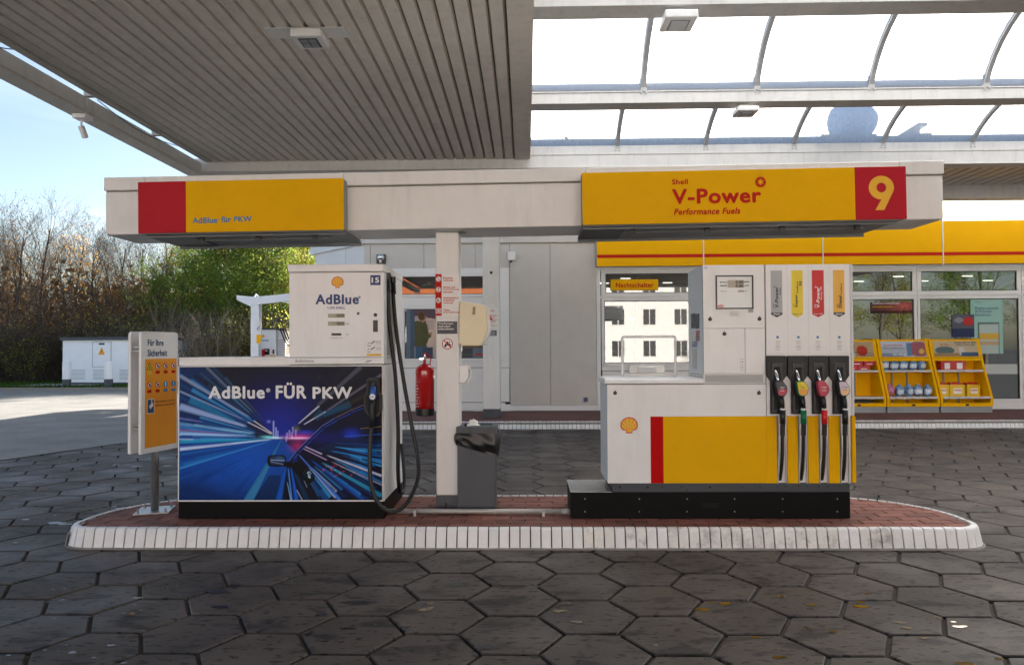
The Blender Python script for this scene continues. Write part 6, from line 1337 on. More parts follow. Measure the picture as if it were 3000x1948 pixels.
def crumple(name, c, sx, sy, sz, mt, lab, cat, seed, loc=True):
    bm = bmesh.new(); bmesh.ops.create_icosphere(bm, subdivisions=3, radius=1); rr = random.Random(seed)
    for v_ in bm.verts:
        n_ = 1+.25*math.sin(v_.co.x*5+seed)*math.sin(v_.co.y*6)+.22*math.sin(v_.co.z*7+seed*2)+rr.uniform(-.07, .07); v_.co = Vector((v_.co.x*sx*n_, v_.co.y*sy*n_, v_.co.z*sz*n_))
    me = bpy.data.meshes.new(name); bm.to_mesh(me); bm.free(); me.materials.append(M[mt]); o = bpy.data.objects.new(name, me); COL.objects.link(o); o.location = c; return tag(o, lab, cat)
q = P(1386, 1237, WY+.1); crumple('tissue', (q.x, WY+.12, z1+.0), .045, .035, .04, 'papersign', 'crumpled white tissue sticking out of the grey waste bin', 'tissue', 4)
# towel dispenser on the side of the column
TY = 5.76; colx1 = r[1] if False else Rc(1277, 700, 1346, 1490, CY)[1]
tw = thing('towel_dispenser', 'cream paper towel dispenser with brown tape on the side of the front column', 'towel dispenser', (colx1+.1, TY+.12, P(1380, 1012, TY).z))
pf = [(1346, 884), (1349, 883), (1412, 892), (1424, 901), (1429, 960), (1423, 985), (1412, 1004), (1405, 1013), (1347, 1013), (1344, 1010)]
pz = [((p := P(x, y, TY)).x, p.z) for x, y in pf][::-1]
mb = MB(); mb.prism(pz, TY, TY+.03); mb.build('front_shell', M['cream'], tw, bevel=.008, fix=True)
cen = (sum(p[0] for p in pz)/len(pz), sum(p[1] for p in pz)/len(pz)); pz2 = [(cen[0]+(p[0]-cen[0])*1.0+(.022 if p[0] > cen[0] else 0), cen[1]+(p[1]-cen[1])*.985) for p in pz]
mb = MB(); mb.prism(pz2, TY+.031, TY+.24); mb.build('back_shell', M['alu'], tw, bevel=.015, fix=True)
q = Rc(1383, 899, 1393, 922, TY); mb = MB(); mb.add([(q[0], TY-.001, q[2]), (q[1]-.003, TY-.001, q[2]), (q[1]+.001, TY-.001, q[3]-.01), (q[1]-.001, TY-.001, q[3]), (q[0]+.006, TY-.001, q[3]), (q[0]+.005, TY-.001, q[2]+.03)], [(0,1,2,3,4,5)]); M['tape'] = mat('brown_tape', (.32, .19, .10), .4); mb.build('tape_strip', M['tape'], tw)
c = P(1349, 1009, TY); mb = MB(); mb.lathe((c.x+.0, TY, c.z), [(.006, 0), (.006, .004)], 10, axis='Y'); mb.build('lock', M['black'], tw)
mb = MB(); q = Rc(1408, 985, 1424, 1010, TY+.1); mb.box(pz2[0][0], pz2[0][0]+.001, TY+.05, TY+.051, pz[0][1], pz[0][1]+.001); mb.box(P(1404,1000,TY).x+.02, P(1415,1000,TY).x+.02, TY+.05, TY+.2, P(1410,1010,TY).z-.004, P(1410,1005,TY).z); mb.build('towel_slot', M['greyfilm'], tw)
q = P(1429, 930, 5.9); mb = MB(); mb.prism([(q.x, q.z-.03), (q.x+.045, q.z-.02), (q.x+.03, q.z+.0), (q.x+.01, q.z+.05), (q.x, q.z+.02)], 5.86, 5.92); M['redsq'] = M['redsleeve']; mb.build('red_lever', M['redsq'], tw, bevel=.004, fix=True)
gY = 5.78
gv = thing('glove_dispenser', 'small white glove dispenser with plastic film below the cream towel dispenser', 'glove dispenser', (colx1+.05, gY+.06, P(1365, 1122, gY).z))
pf = [(1344, 1070), (1364, 1068), (1373, 1076), (1373, 1108), (1362, 1122), (1344, 1123)]
mb = MB(); mb.prism([((p := P(x, y, gY)).x, p.z) for x, y in pf][::-1], gY, gY+.12); mb.build('shell', M['white'], gv, bevel=.01, fix=True)
mb = MB(); a = [P(x, y, gY+.03) for x, y in ((1374, 1070), (1376, 1100), (1386, 1104), (1378, 1112), (1366, 1124))]
mb.add([a[0], a[1], a[2], a[3], a[4], a[0]+Vector((.004, .09, -.01)), a[1]+Vector((.01, .09, 0)), a[4]+Vector((.02, .06, 0))], [(0, 1, 6, 5), (1, 2, 3), (1, 3, 4), (1, 4, 7, 6)]); mb.build('plastic_film', M['papersign'], gv)
mb = MB(); mb.box(P(1374,1090,gY).x+.001, P(1374,1090,gY).x+.003, gY+.03, gY+.07, P(1374,1094,gY).z, P(1374,1083,gY).z); mb.build('lettering', M['navy'], gv)
# extinguisher hanging behind the column
EY = 5.98; c = P(1244.5, 1120, EY); re_ = (P(1272, 1120, EY).x-P(1217, 1120, EY).x)/2; ze0, zeb, ze1 = P(1244, 1217, EY).z, P(1244, 1196, EY).z, P(1244, 1088, EY).z
ext = thing('fire_extinguisher', 'red fire extinguisher with black foot hanging behind the front column', 'fire extinguisher', (c.x, EY, ze0))
mb = MB(); mb.lathe((c.x, EY, 0), [(re_*.9, ze0), (re_*1.01, ze0+.008), (re_*1.01, zeb)], 28); mb.build('foot_ring', M['black'], ext, smooth=False)
prof = [(re_*.98, zeb-.002), (re_, ze1)]+[(re_*math.cos(t), ze1+re_*.85*math.sin(t)) for t in np.linspace(.15, 1.25, 8)]+[(.014, ze1+re_*.95), (.014, ze1+re_*.95+.03)]
mb = MB(); mb.lathe((c.x, EY, 0), prof, 32); mb.build('cylinder', M['extred'], ext, smooth=True)
zv = ze1+re_*.95+.03; mb = MB(); mb.lathe((c.x, EY, 0), [(.012, zv-.005), (.014, zv+.02), (.010, zv+.022), (.010, zv+.04)], 12); mb.box(c.x-.045, c.x-.008, EY-.01, EY+.01, zv-.006, zv+.01); mb.build('valve', M['chrome'], ext)
mb = MB(); mb.tube([(c.x-.002, EY, zv+.02), (c.x-.003, EY, zv+.055)], .011, 8); mb.tube([(c.x-.015, EY, zv+.03), (c.x+.03, EY, zv+.042), (c.x+.05, EY, zv+.03)], .005, 6); mb.tube([(c.x+.01, EY, zv+.01), (c.x+.04, EY, zv+.015), (c.x+.055, EY, zv-.0), (c.x+.045, EY, zv-.04), (c.x+.06, EY+.02, zv-.08)], .005, 6); mb.build('handle', M['extred'], ext)
n = 16; mb = MB(); th0 = rad(178); vs = []
for i in range(n+1):
    a = rad(188+90*i/n); 
    for z_ in (ze0+.07, ze1-.02-.03*abs(i/n-.3)): vs.append((c.x+(re_+.001)*math.cos(a), EY+(re_+.001)*math.sin(a), z_))
lab_ = mb
M['extlabel'] = mat('worn_white_print', (.50, .40, .40), .5, var=.4, scale=60)
m2 = MB()
for j in range(9):
    zz = ze0+.08+j*.026
    for (a0, a1) in ((195, 212), (216, 232)) if j % 3 else ((195, 240),):
        p_ = [(c.x+(re_+.001)*math.cos(rad(a)), EY+(re_+.001)*math.sin(rad(a))) for a in np.linspace(a0, a1, 5)]
        m2.add([(x, y, z_) for x, y in p_ for z_ in (zz, zz+.008)], [(2*i, 2*i+2, 2*i+3, 2*i+1) for i in range(4)])
m2.build('printed_label', M['extlabel'], ext)
mb = MB(); mb.box(c.x+re_*.7, r[0] if False else c.x+re_*1.15, EY-.02, EY+.02, ze1-.06, ze1-.03); mb.build('wall_hook', M['steel'], ext)

# ------------------------------------------------------------ floor pipe between the dispensers
py_ = 5.62; q0, q1 = P(1130, 1497, py_), P(1676, 1499, py_); zz = (P(1400, 1498, py_).z)
pipe = thing('floor_pipe', 'pale steel pipe on clips running along the island between the two dispensers', 'pipe', (0, py_, .148))
mb = MB(); mb.tube([(ax1-.06, py_+.02, zz), (q1.x+.05, py_, zz)], .019, 14); mb.build('tube', M['pipe'], pipe, smooth=True)
mb = MB(); mb.tube([(q1.x-.08, py_, zz), (q1.x-.0, py_, zz)], .022, 14); mb.build('joint_sleeve', M['pipe'], pipe, smooth=True)
for xx in (1215, 1590):
    x_ = P(xx, 1500, py_).x; mb = MB(); mb.box(x_-.006, x_+.016, py_-.024, py_-.019, .148, zz+.014); mb.box(x_-.006, x_+.016, py_-.05, py_-.019, .148, .151); mb.build('clip', M['steel'], pipe)

# ------------------------------------------------------------ safety sign on its post
bY = 5.70; bp = G(448, 1499, .15)
n0 = Vector((P(413, 1150, 5.54).x, 5.54, 0)); n1 = Vector((P(522, 1140, 5.95).x, 5.95, 0)); e1 = (n1-n0); Wd = e1.length; e1.normalize(); nn = Vector((e1.y, -e1.x, 0))
zs0, zs1 = .657, 1.668
post = (n0+n1)/2-nn*.05
sg = thing('safety_sign', 'white and orange safety notice board on a grey post, left island end', 'sign', (post.x, post.y, .15))
def spanel(offn, name):
    prof = []; rr = .03
    pts = [(0, zs0), (Wd, zs0), (Wd, zs1-rr)]+[(Wd-rr+rr*math.cos(a), zs1-rr+rr*math.sin(a)) for a in np.linspace(.2, math.pi/2, 5)]+[(rr+rr*math.cos(a), zs1-rr+rr*math.sin(a)) for a in np.linspace(math.pi/2, math.pi-.1, 5)]+[(0, zs1-rr)]
    n = len(pts); mb = MB(); vs = []
    for d in (0, -.028):
        for a, z in pts: vs.append(n0+e1*a+nn*(offn+d)+Vector((0, 0, z)))
    mb.add(vs, [tuple(range(n)), tuple(range(2*n-1, n-1, -1))]+[(i, n+i, n+(i+1) % n, (i+1) % n) for i in range(n)]); return mb.build(name, M['white'], sg, bevel=.008, fix=True)
fp_ = spanel(0, 'front_board'); spanel(-.105, 'rear_board')
mb = MB()
for z_ in (.86, 1.50):
    for dz in (0, .03): p_ = n0-nn*.028; mb.add([(n0+e1*a-nn*b+Vector((0, 0, z_+dz+c_))) for c_ in (0, .012) for a, b in ((.02, .03), (Wd-.02, .03), (Wd-.02, .10), (.02, .10))], [(0,3,2,1),(4,5,6,7),(0,1,5,4),(1,2,6,5),(2,3,7,6),(3,0,4,7)])
mb.build('spacer_rail', M['steel'], sg)
mb = MB(); mb.add([(n0+e1*a-nn*b+Vector((0, 0, c_))) for c_ in (zs0+.02, zs1-.03) for a, b in ((.14, .035), (Wd-.02, .035), (Wd-.02, .10), (.14, .10))], [(0,3,2,1),(4,5,6,7),(0,1,5,4),(1,2,6,5),(2,3,7,6),(3,0,4,7)]); mb.build('sign_core', M['greymetal'], sg)
px_, py2 = post.x, post.y
mb = MB(); mb.tube([(px_, py2, .155), (px_, py2, zs1-.06)], .031, 20); mb.build('post', M['steel'], sg, smooth=True)
mb = MB(); Rm = Euler((0, 0, math.atan2(e1.y, e1.x)+.5)).to_matrix(); mb.obox((px_, py2, .156), Rm, .27, .27, .012); bpl = mb.build('base_plate', M['steel'], sg, bevel=.002)
for a, b in ((-1,-1),(1,-1),(1,1),(-1,1)):
    v_ = Rm @ Vector((a*.105, b*.105, 0)); mb = MB(); mb.lathe((px_+v_.x, py2+v_.y, 0), [(.012, .162), (.012, .175), (.008, .176), (.008, .192)], 6); mb.build('bolt', M['steel'], bpl)
def SP(a, z): return n0+e1*(a*Wd)+Vector((0, 0, z))
H = zs1-zs0
def zz_(f): return zs1-H*f
mb = MB(); mb.add([SP(.10, zz_(.955))+nn*.001, SP(.95, zz_(.955))+nn*.001, SP(.95, zz_(.225))+nn*.001, SP(.10, zz_(.225))+nn*.001], [(0,1,2,3)]); og = mb.build('orange_face', M['orange'], sg)
def stx(tx, a, f0, f1, w_, m_, **k): letters(tx, SP(a, zz_(f1))+nn*.001, e1, EZ, w_*Wd, (f1-f0)*H, m=M[m_], parent=og, off=.001, **k)
M['signblue'] = mat('dark_blue_lettering', (.02, .08, .17), .5, var=.02)
stx('Für Ihre', .16, .065, .118, .42, 'signblue', bold=.03); stx('Sicherheit', .16, .148, .205, .52, 'signblue', bold=.03)
def flat(pts, m_, off_=.002, nm='pictogram'): mb = MB(); mb.add([SP(a, zz_(f))+nn*off_ for a, f in pts], [tuple(range(len(pts)))]); return mb.build(nm, M[m_], og)
def rdisc(a, f, rr, m_, off_, nm='pictogram'): return flat([(a+rr/Wd*math.cos(t), f+rr/H*math.sin(t)) for t in np.linspace(0, 2*math.pi, 20)[:-1]], m_, off_, nm)
M['y2'] = mat('yellow_warning', (.75, .55, .02), .5, var=.02)
for row in range(2):
    for cc_ in range(4):
        a = .21+cc_*.215; f = .285+row*.155
        if row == 0 and cc_ == 0:
            flat([(a-.075, f+.03), (a+.075, f+.03), (a, f-.033)], 'ink', .002); flat([(a-.058, f+.026), (a+.058, f+.026), (a, f-.022)], 'y2', .003); flat([(a-.018, f+.02), (a+.018, f+.02), (a+.005, f-.01)], 'ink', .004)
        elif row == 1 and cc_ >= 2:
            rdisc(a, f, .026, 'bluedot', .002); flat([(a-.012, f+.015), (a+.012, f+.015), (a+.012, f-.018), (a-.012, f-.018)], 'whitetext', .003)
        else:
            rdisc(a, f, .026, 'redtext', .002); rdisc(a, f, .020, 'papersign', .003); flat([(a-.025, f+.008), (a+.02, f+.014), (a+.03, f-.004), (a-.01, f-.014)], 'ink', .004); flat([(a-.045, f-.014), (a-.03, f-.018), (a+.045, f+.014), (a+.03, f+.018)], 'redtext', .005)
        flat([(a-.055, f+.040), (a+.055, f+.040), (a+.055, f+.065), (a-.055, f+.065)], 'y2' if row == 0 and cc_ == 0 else ('bluedot' if row == 1 and cc_ >= 2 else 'redtext'), .002)
flat([(.15, .555), (.335, .555), (.335, .675), (.15, .675)], 'whitetext', .002); flat([(.16, .56), (.325, .56), (.325, .67), (.16, .67)], 'signblue', .003)
flat([(.20, .61), (.29, .585), (.31, .612), (.23, .64)], 'whitetext', .004); flat([(.255, .56), (.275, .56), (.275, .60), (.255, .60)], 'whitetext', .004)
stx('Diese Tankstelle wird zu Ihrer', .37, .573, .590, .54, 'ink'); stx('Sicherheit mit Video überwacht', .37, .604, .621, .54, 'ink')

# ------------------------------------------------------------ small things on the paving
def blob(x, y, r_, mt, z, seed, asp=2.0):
    rr = random.Random(seed); n = 18; ph = [rr.uniform(0, 6.28) for _ in range(4)]
    return [(x+r_*asp*math.cos(t)*(1+.22*math.sin(2*t+ph[0])+.15*math.sin(3*t+ph[1])+.1*math.sin(5*t+ph[2])), y+r_*math.sin(t)*(1+.22*math.sin(2*t+ph[3])+.15*math.sin(3*t+ph[1])), z) for t in np.linspace(0, 2*math.pi, n+1)[:-1]]
def spots(name, lst, mt, z, kind='stuff'):
    mb = MB()
    for k, (x, y, r_) in enumerate(lst):
        g_ = G(x, y); p = blob(g_.x, g_.y, r_*g_.y/4, mt, z, k*7+int(x)); mb.add(p, [tuple(range(len(p)))])
    o = mb.build(name, M[mt]); o['kind'] = kind; return o
spots('fuel_puddles', [(2520, 1777, .022), (2522, 1764, .010), (2058, 1786, .018), (2125, 1768, .019), (2085, 1765, .010), (2288, 1747, .016), (2375, 1771, .014), (2635, 1824, .018), (2657, 1840, .016), (2752, 1812, .012), (2812, 1836, .018), (2793, 1822, .008), (2704, 1869, .017), (2215, 1867, .012), (2440, 1850, .012), (2473, 1844, .006), (2370, 1842, .008), (2210, 1830, .006), (2283, 1925, .018), (2830, 1945, .03), (2930, 1930, .015), (1690, 1822, .018), (1640, 1790, .02), (1665, 1769, .01), (1590, 1833, .01), (1245, 1786, .022), (1260, 1769, .012), (1195, 1833, .01), (2540, 1740, .008), (1262, 1780, .01)], 'puddle', .0035)
spots('oil_stains', [(1050, 1765, .035), (1045, 1750, .02), (635, 1732, .03), (645, 1778, .025), (785, 1822, .016), (1020, 1840, .016), (1430, 1895, .03), (1330, 1712, .04), (1560, 1718, .02), (905, 1858, .012), (952, 1877, .01), (1600, 1880, .012), (720, 1815, .012), (940, 1800, .02)], 'oil', .003)
M['glint_spot'] = mat('pale_glint_spot', (.17, .18, .20), .3, var=.2)  # flat pale colour in place of sky mirrored in water drops
spots('painted_sky_glints', [(325, 1891, .013), (212, 1912, .014), (275, 1927, .008), (132, 1905, .006), (158, 1812, .004), (413, 1788, .005), (363, 1798, .005), (262, 1807, .005), (395, 1773, .005), (182, 1758, .008), (140, 1764, .005), (155, 1727, .004), (188, 1725, .004), (490, 1722, .003), (476, 1721, .003), (518, 1716, .003), (403, 1752, .012), (25, 1921, .007), (363, 1943, .009), (195, 1890, .004), (1922, 1890, .007), (1100, 1831, .003)], 'glint_spot', .0038)
spots('whitish_sky_glints', [(75, 1522, .012), (165, 1532, .025), (190, 1536, .02), (340, 1362, .012), (400, 1367, .014), (490, 1365, .014), (45, 1590, .008), (160, 1510, .006), (45, 1487, .005)], 'glint_spot', .0034)
for x, y, lb in ((385, 1802, 'small brown leaf on the paving, front left'), (2862, 1483, 'small brown leaf standing on the paving right of the island')):
    g_ = G(x, y); mb = MB(); mb.add([(g_.x-.02, g_.y, .004), (g_.x, g_.y-.012, .008), (g_.x+.022, g_.y, .006), (g_.x, g_.y+.012, .016)], [(0,1,2,3)]); o = mb.build('fallen_leaf', M['dryleaf']); tag(o, lb, 'leaf')
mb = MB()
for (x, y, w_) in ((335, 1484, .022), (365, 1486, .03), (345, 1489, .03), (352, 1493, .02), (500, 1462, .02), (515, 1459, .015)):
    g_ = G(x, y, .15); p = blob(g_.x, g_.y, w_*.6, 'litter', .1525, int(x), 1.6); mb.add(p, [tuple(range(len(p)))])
o = mb.build('pale_spots_on_bricks', M['glint_spot']); o['kind'] = 'stuff'
# ============================================================ FAR LEFT: cabinet, posts, charging canopy
TYc = 29.0
q = PD(145, 885, TYc); tr_ = thing('transformer_cabinet', 'long white transformer kiosk with dark flat roof and warning triangle on the grass verge', 'cabinet', (q.x, TYc, .12))
z1 = PD(250, 790, TYc).z; xw_ = q.x+4.3; xl_ = q.x
mb = MB(); mb.add([(xl_, TYc, .18), (xw_, TYc-.35, .18), (xw_+.2, TYc+2.2, .18), (xl_-.55, TYc+2.3, .18), (xl_, TYc, z1), (xw_, TYc-.35, z1), (xw_+.2, TYc+2.2, z1), (xl_-.55, TYc+2.3, z1)], [(0,3,2,1),(4,5,6,7),(0,1,5,4),(1,2,6,5),(2,3,7,6),(3,0,4,7)]); M['kiosk'] = mat('white_kiosk_paint', (.84, .86, .89), .45, var=.03); mb.build('kiosk_body', M['kiosk'], tr_, bevel=.01)
def front(a, z, o=.0): return Vector((xl_+(xw_-xl_)*a, TYc-.35*a-o, z))
def fbox(a0, a1, za, zb, o, th, mt, nm, par=None):
    mb = MB(); p = [front(a0, za, o), front(a1, za, o), front(a1, za, o-th), front(a0, za, o-th), front(a0, zb, o), front(a1, zb, o), front(a1, zb, o-th), front(a0, zb, o-th)]
    mb.add(p, [(0,3,2,1),(4,5,6,7),(0,1,5,4),(1,2,6,5),(2,3,7,6),(3,0,4,7)]); return mb.build(nm, M[mt], par or tr_)
rf = MB(); e = .12; rf.add([(xl_-e*.4, TYc-e, z1), (xw_+e, TYc-.35-e, z1), (xw_+.2+e, TYc+2.3, z1), (xl_-.60-e, TYc+2.4, z1), (xl_-e*.4, TYc-e, z1+.13), (xw_+e, TYc-.35-e, z1+.13), (xw_+.2+e, TYc+2.3, z1+.13), (xl_-.60-e, TYc+2.4, z1+.13)], [(0,3,2,1),(4,5,6,7),(0,1,5,4),(1,2,6,5),(2,3,7,6),(3,0,4,7)]); rf.build('roof', M['roofdark'], tr_)
fbox(-.005, 1.0, .10, .20, .02, .1, 'roofdark', 'dark_base')
for a0, a1, za, zb in ((.32, .52, .85, z1-.08),):
    d_ = fbox(a0, a1, za, zb, .012, .02, 'kiosk', 'door'); 
    for (c0_, c1_, c2_, c3_) in ((a0, a1, zb-.015, zb), (a0, a0+.004, za, zb), (a1-.004, a1, za, zb), (a0, a1, za, za+.012)): fbox(c0_, c1_, c2_, c3_, .014, .01, 'inkgrey', 'door_seam', d_)
for a0, a1 in ((.06, .25), (.32, .52), (.60, .80)):
    g_ = fbox(a0, a1, .30, .78, .012, .02, 'kiosk', 'louvre_grille')
    for k in range(8): fbox(a0+.01, a1-.01, .33+k*.056, .345+k*.056, .02, .01, 'greymetal', 'louvre_slot', g_)
fbox(.39, .45, z1-.20, z1-.13, .02, .01, 'ink', 'door_sign')
t0, t1 = front(.385, z1-.62, .03), front(.455, z1-.62, .03); tm = front(.42, z1-.30, .03); mb = MB(); mb.add([t0, t1, tm], [(0,1,2)]); wt = mb.build('warning_triangle', M['orange'], tr_)
mb = MB(); c_ = front(.42, z1-.50, .04); mb.add([c_+Vector((-.05, 0, .07)), c_+Vector((.0, 0, .02)), c_+Vector((-.01, 0, -.06)), c_+Vector((.04, 0, .03)), c_+Vector((.0, 0, .05))], [(0,1,2,3,4)]); mb.build('lightning_mark', M['ink'], wt)
def lside(f, z): return Vector((xl_-.55*f-.015, TYc+2.3*f, z))
for f0, f1, za, zb, mt in ((.1, .25, z1-.5, z1-.2, 'orange'), (.5, .65, z1-.5, z1-.2, 'orange'), (.3, .42, .8, 1.1, 'ink')):
    mb = MB(); mb.add([lside(f0, za), lside(f1, za), lside(f1, zb), lside(f0, zb)], [(0,1,2,3)]); mb.build('side_sign', M[mt], tr_)
bol = None
for i, (u, lb) in enumerate(((195.5, 'white bollard with dark foot at the left of the transformer kiosk'), (318, 'white bollard with dark foot before the middle of the transformer kiosk'))):
    Yb = 26.9; p = P(u, 1116, Yb); t = thing('bollard', lb, 'bollard', (p.x, Yb, .11), 'bollards before the kiosk')
    zt_ = P(u, 1059, Yb).z; mb = MB(); mb.lathe((p.x, Yb, 0), [(.155, .42), (.155, zt_-.03), (.13, zt_)], 16); mb.build('post', M['kiosk'], t, smooth=False); mb = MB(); mb.lathe((p.x, Yb, 0), [(.16, .10), (.16, .42)], 16); mb.build('foot', M['binside'], t)
# charging shelter
ShY = 20.0
x0, x1 = PD(582.5, 760, ShY).x, PD(601, 760, ShY).x; zt_ = PD(590, 694, ShY).z
sh = thing('charging_shelter', 'white steel cantilever shelter over the charging point behind the blue dispenser', 'shelter', ((x0+x1)/2, ShY, 0))
M['shelterwhite'] = mat('bright_white_steel', (.78, .80, .83), .4, var=.03)
mb = MB(); mb.box(x0, x1, ShY, ShY+.03, 0, zt_); mb.box(x0, x1, ShY+.2, ShY+.23, 0, zt_); mb.box((x0+x1)/2-.02, (x0+x1)/2+.02, ShY+.03, ShY+.2, 0, zt_); mb.box(x0-.02, x1+.02, ShY-.03, ShY+.26, zt_-.12, zt_-.06); mb.build('column', M['shelterwhite'], sh)
a = PD(549.5, 686, ShY); b = PD(551, 697, ShY); c = PD(583, 712, ShY); d = PD(602, 707, ShY); e1_ = PD(760, 683, ShY-1.0); f1_ = PD(760, 672, ShY-1.0); g1_ = PD(592, 690, ShY)
mb = MB(); mb.prism([(b.x, b.z), (c.x, c.z), (d.x, d.z), (e1_.x, e1_.z+.05), (f1_.x, f1_.z+.1), (g1_.x, g1_.z), (a.x, a.z)], ShY-.02, ShY+.14); mb.build('roof_beam', M['shelterwhite'], sh, fix=True)
mb = MB(); mb.prism([(PD(605, 694, ShY).x, PD(605, 692, ShY).z), (f1_.x, f1_.z+.02), (f1_.x, f1_.z+.1), (PD(605, 694, ShY).x, PD(605, 688, ShY).z)], ShY+.14, ShY+4.5); mb.build('roof_sheet', M['shelterwhite'], sh, fix=True)
mb = MB(); mb.box(PD(600,750,ShY).x+.1, f1_.x, ShY+4.3, ShY+4.45, PD(640,716,ShY).z-.0, PD(640,700,ShY).z+.1); mb.build('rear_beam', M['shelterwhite'], sh)
mb = MB(); mb.tube([(g1_.x-.05, ShY+.05, g1_.z-.02), (g1_.x+.02, ShY+.05, g1_.z+.08), (g1_.x+.1, ShY+.05, g1_.z)], .03, 6); mb.build('lifting_eye', M['shelterwhite'], sh)
mb = MB(); r_ = Rd(596, 748.5, 607, 799, ShY-.02); mb.plate(r_, ShY-.03, .02); sb = mb.build('shelter_sign', M['papersign'], sh); mb = MB(); mb.plate((r_[0]+.01, r_[1]-.0, r_[2]+.02, (r_[2]+r_[3])/2-.05), ShY-.051, .003); mb.build('sign_yellow', M['yellow_fascia'], sb)
mb = MB(); bar(mb, (r_[0]+.03, r_[3]-.22), (r_[1]-.03, r_[3]-.1), .02, ShY-.053); ring(mb, ((r_[0]+r_[1])/2, r_[3]-.2), .03, .045, ShY-.053, 0, 12); mb.build('sign_mark', M['bluedot'], sb)
cY = 20.6; r_ = Rd(607, 766, 643, 829, cY); ch = thing('charging_station', 'white electric car charger with screen and dark cables under the white shelter', 'charger', ((r_[0]+r_[1])/2, cY, 0))
mb = MB(); mb.prism([(r_[0], 0), (r_[1]+.02, 0), (r_[1]-.03, r_[3]), (r_[0], r_[3])], cY, cY+.6); mb.build('charger_body', M['shelterwhite'], ch, bevel=.01, fix=True); mb = MB(); mb.box(r_[1]-.02, r_[1]+.22, cY+.12, cY+.55, .1, r_[3]-.02); sd_ = mb.build('side_unit', M['shelterwhite'], ch)
mb = MB()
for k in range(9): mb.box(r_[1]-.0, r_[1]+.2, cY+.10, cY+.12, 1.25+k*.07, 1.28+k*.07)
mb.build('side_louvres', M['greymetal'], sd_)
mb = MB(); mb.box(r_[0]-.02, r_[1]+.3, cY-.03, cY+.65, r_[3], r_[3]+.05); mb.build('charger_top', M['slate'], ch)
s_ = Rd(615, 810, 626, 824, cY-.01); mb = MB(); mb.plate(s_, cY-.001, .03); scn = mb.build('screen', M['black'], ch); mb = MB(); mb.plate((s_[0]+.03, s_[1]-.05, s_[2]+.1, s_[3]-.04), cY-.031, .004); mb.build('screen_glow', M['lcdgrey'], scn)
lr('charge', Rd(606, 788, 624, 794, cY-.01), cY-.01, 'bluedot', ch, bold=.03)
c = PD(611, 781, cY-.01); mb = MB(); disc(mb, (c.x, c.z), .05, cY-.012, 0, 10); mb.build('orange_mark', M['orange'], ch)
mb = MB(); rr2 = Rd(604, 811, 614, 829, cY-.1); mb.box(rr2[0], rr2[1], cY-.2, cY-.05, rr2[2]-.3, rr2[3]); mb.build('red_holder', M['redsleeve'], ch, bevel=.02); mb = MB(); mb.box(rr2[0]-.12, rr2[0]-.01, cY-.15, cY-.02, .4, rr2[3]-.02); mb.build('black_holder', M['black'], ch)
for k in range(3): a = Vector((r_[1]+.12+k*.08, cY-.05, r_[3]+.02)); mb = MB(); mb.tube(spline([a, a+Vector((.18, -.1, -.35)), a+Vector((.35, -.1, -.5+.1*k)), a+Vector((.5, 0, 0)), a+Vector((.55, .1, -.9-.2*k)), a+Vector((.3, 0, -1.3))]), .022, 6); mb.build('cable', M['black'], ch)
mb = MB(); mb.plate(Rd(633, 812, 637, 822, cY-.01), cY-.001, .01); mb.plate(Rd(627, 825, 640, 829, cY-.01), cY-.001, .01, 1); mb.build('card_reader', [M['black'], M['yellow']], ch)

# ============================================================ TREES
def rv(r, k): return Vector((r.uniform(-k, k), r.uniform(-k, k), r.uniform(-k, k)))
def maketree(seed, H, r0, spread, leaves, nleaf, leafsize, name, label, bark='bark', clear=.2, dens=1.25, curve=.10):
    r = random.Random(seed); tr, tw, lf = MB(), MB(), MB(); tips = []
    def grow(p, d, L_, rd, lev):
        n = 7 if lev == 0 else 5 if lev == 1 else 3; pts = [p]; rads = [rd]; q = p.copy(); dd = d.copy()
        for i in range(n):
            dd = (dd+rv(r, curve*(1+lev*.5))+Vector((0, 0, .06 if lev else .02))).normalized(); q = q+dd*L_/n; pts.append(q.copy()); rads.append(rd*(1-(i+1)/n*(.75 if lev < 3 else .6)))
        (tr if lev < 2 else tw).tube(pts, rads, 6 if lev == 0 else 4 if lev == 1 else 3, cap=False)
        if lev >= 2: tips.extend(pts[1:])
        if lev == 3: return
        nb = int({0: 15, 1: 8, 2: 5}[lev]*dens)
        for k in range(nb):
            t = (clear+(1-clear)*(k+r.random())/nb) if lev == 0 else .2+.8*(k+r.random())/nb
            i = min(n-1, int(t*n)); f = t*n-i; b = pts[i].lerp(pts[i+1], f); az = r.uniform(0, 6.283); ax = (pts[i+1]-pts[i]).normalized(); o = ax.orthogonal().normalized(); o = Matrix.Rotation(az, 3, ax) @ o
            ang = rad(r.uniform(25, 50))*spread; nd = (ax*math.cos(ang)+o*math.sin(ang)).normalized()
            ln = L_*(r.uniform(.30, .48) if lev == 0 else r.uniform(.38, .6))*(1-.35*t if lev == 0 else 1)
            grow(b, nd, ln, max(.006, rads[i]*.5*(1-.3*t)), lev+1)
    grow(Vector((0, 0, -.1)), Vector((r.uniform(-.06, .06), r.uniform(-.06, .06), 1)).normalized(), H, r0, 0)
    for k in range(nleaf):
        p = r.choice(tips)+rv(r, .28); a = rv(r, 1).normalized(); b = a.orthogonal().normalized(); s_ = leafsize*r.uniform(.6, 1.3)
        lf.add([p-a*s_*.5, p+b*s_*.35, p+a*s_*.5, p-b*s_*.35], [(0,1,2,3)])
    t = bpy.data.objects.new(name, None); COL.objects.link(t); ORG[t.name] = Vector((0, 0, 0)); tag(t, label, 'tree' if 'tree' in name else 'shrub', 'trees at the edge of the wood' if 'tree' in name else 'shrubs before the wood')
    tr.build('trunk', M[bark], t, smooth=True); cr = tw.build('crown', M[bark], t)
    if nleaf: lf.build('leaves', M[leaves], cr)
    return t
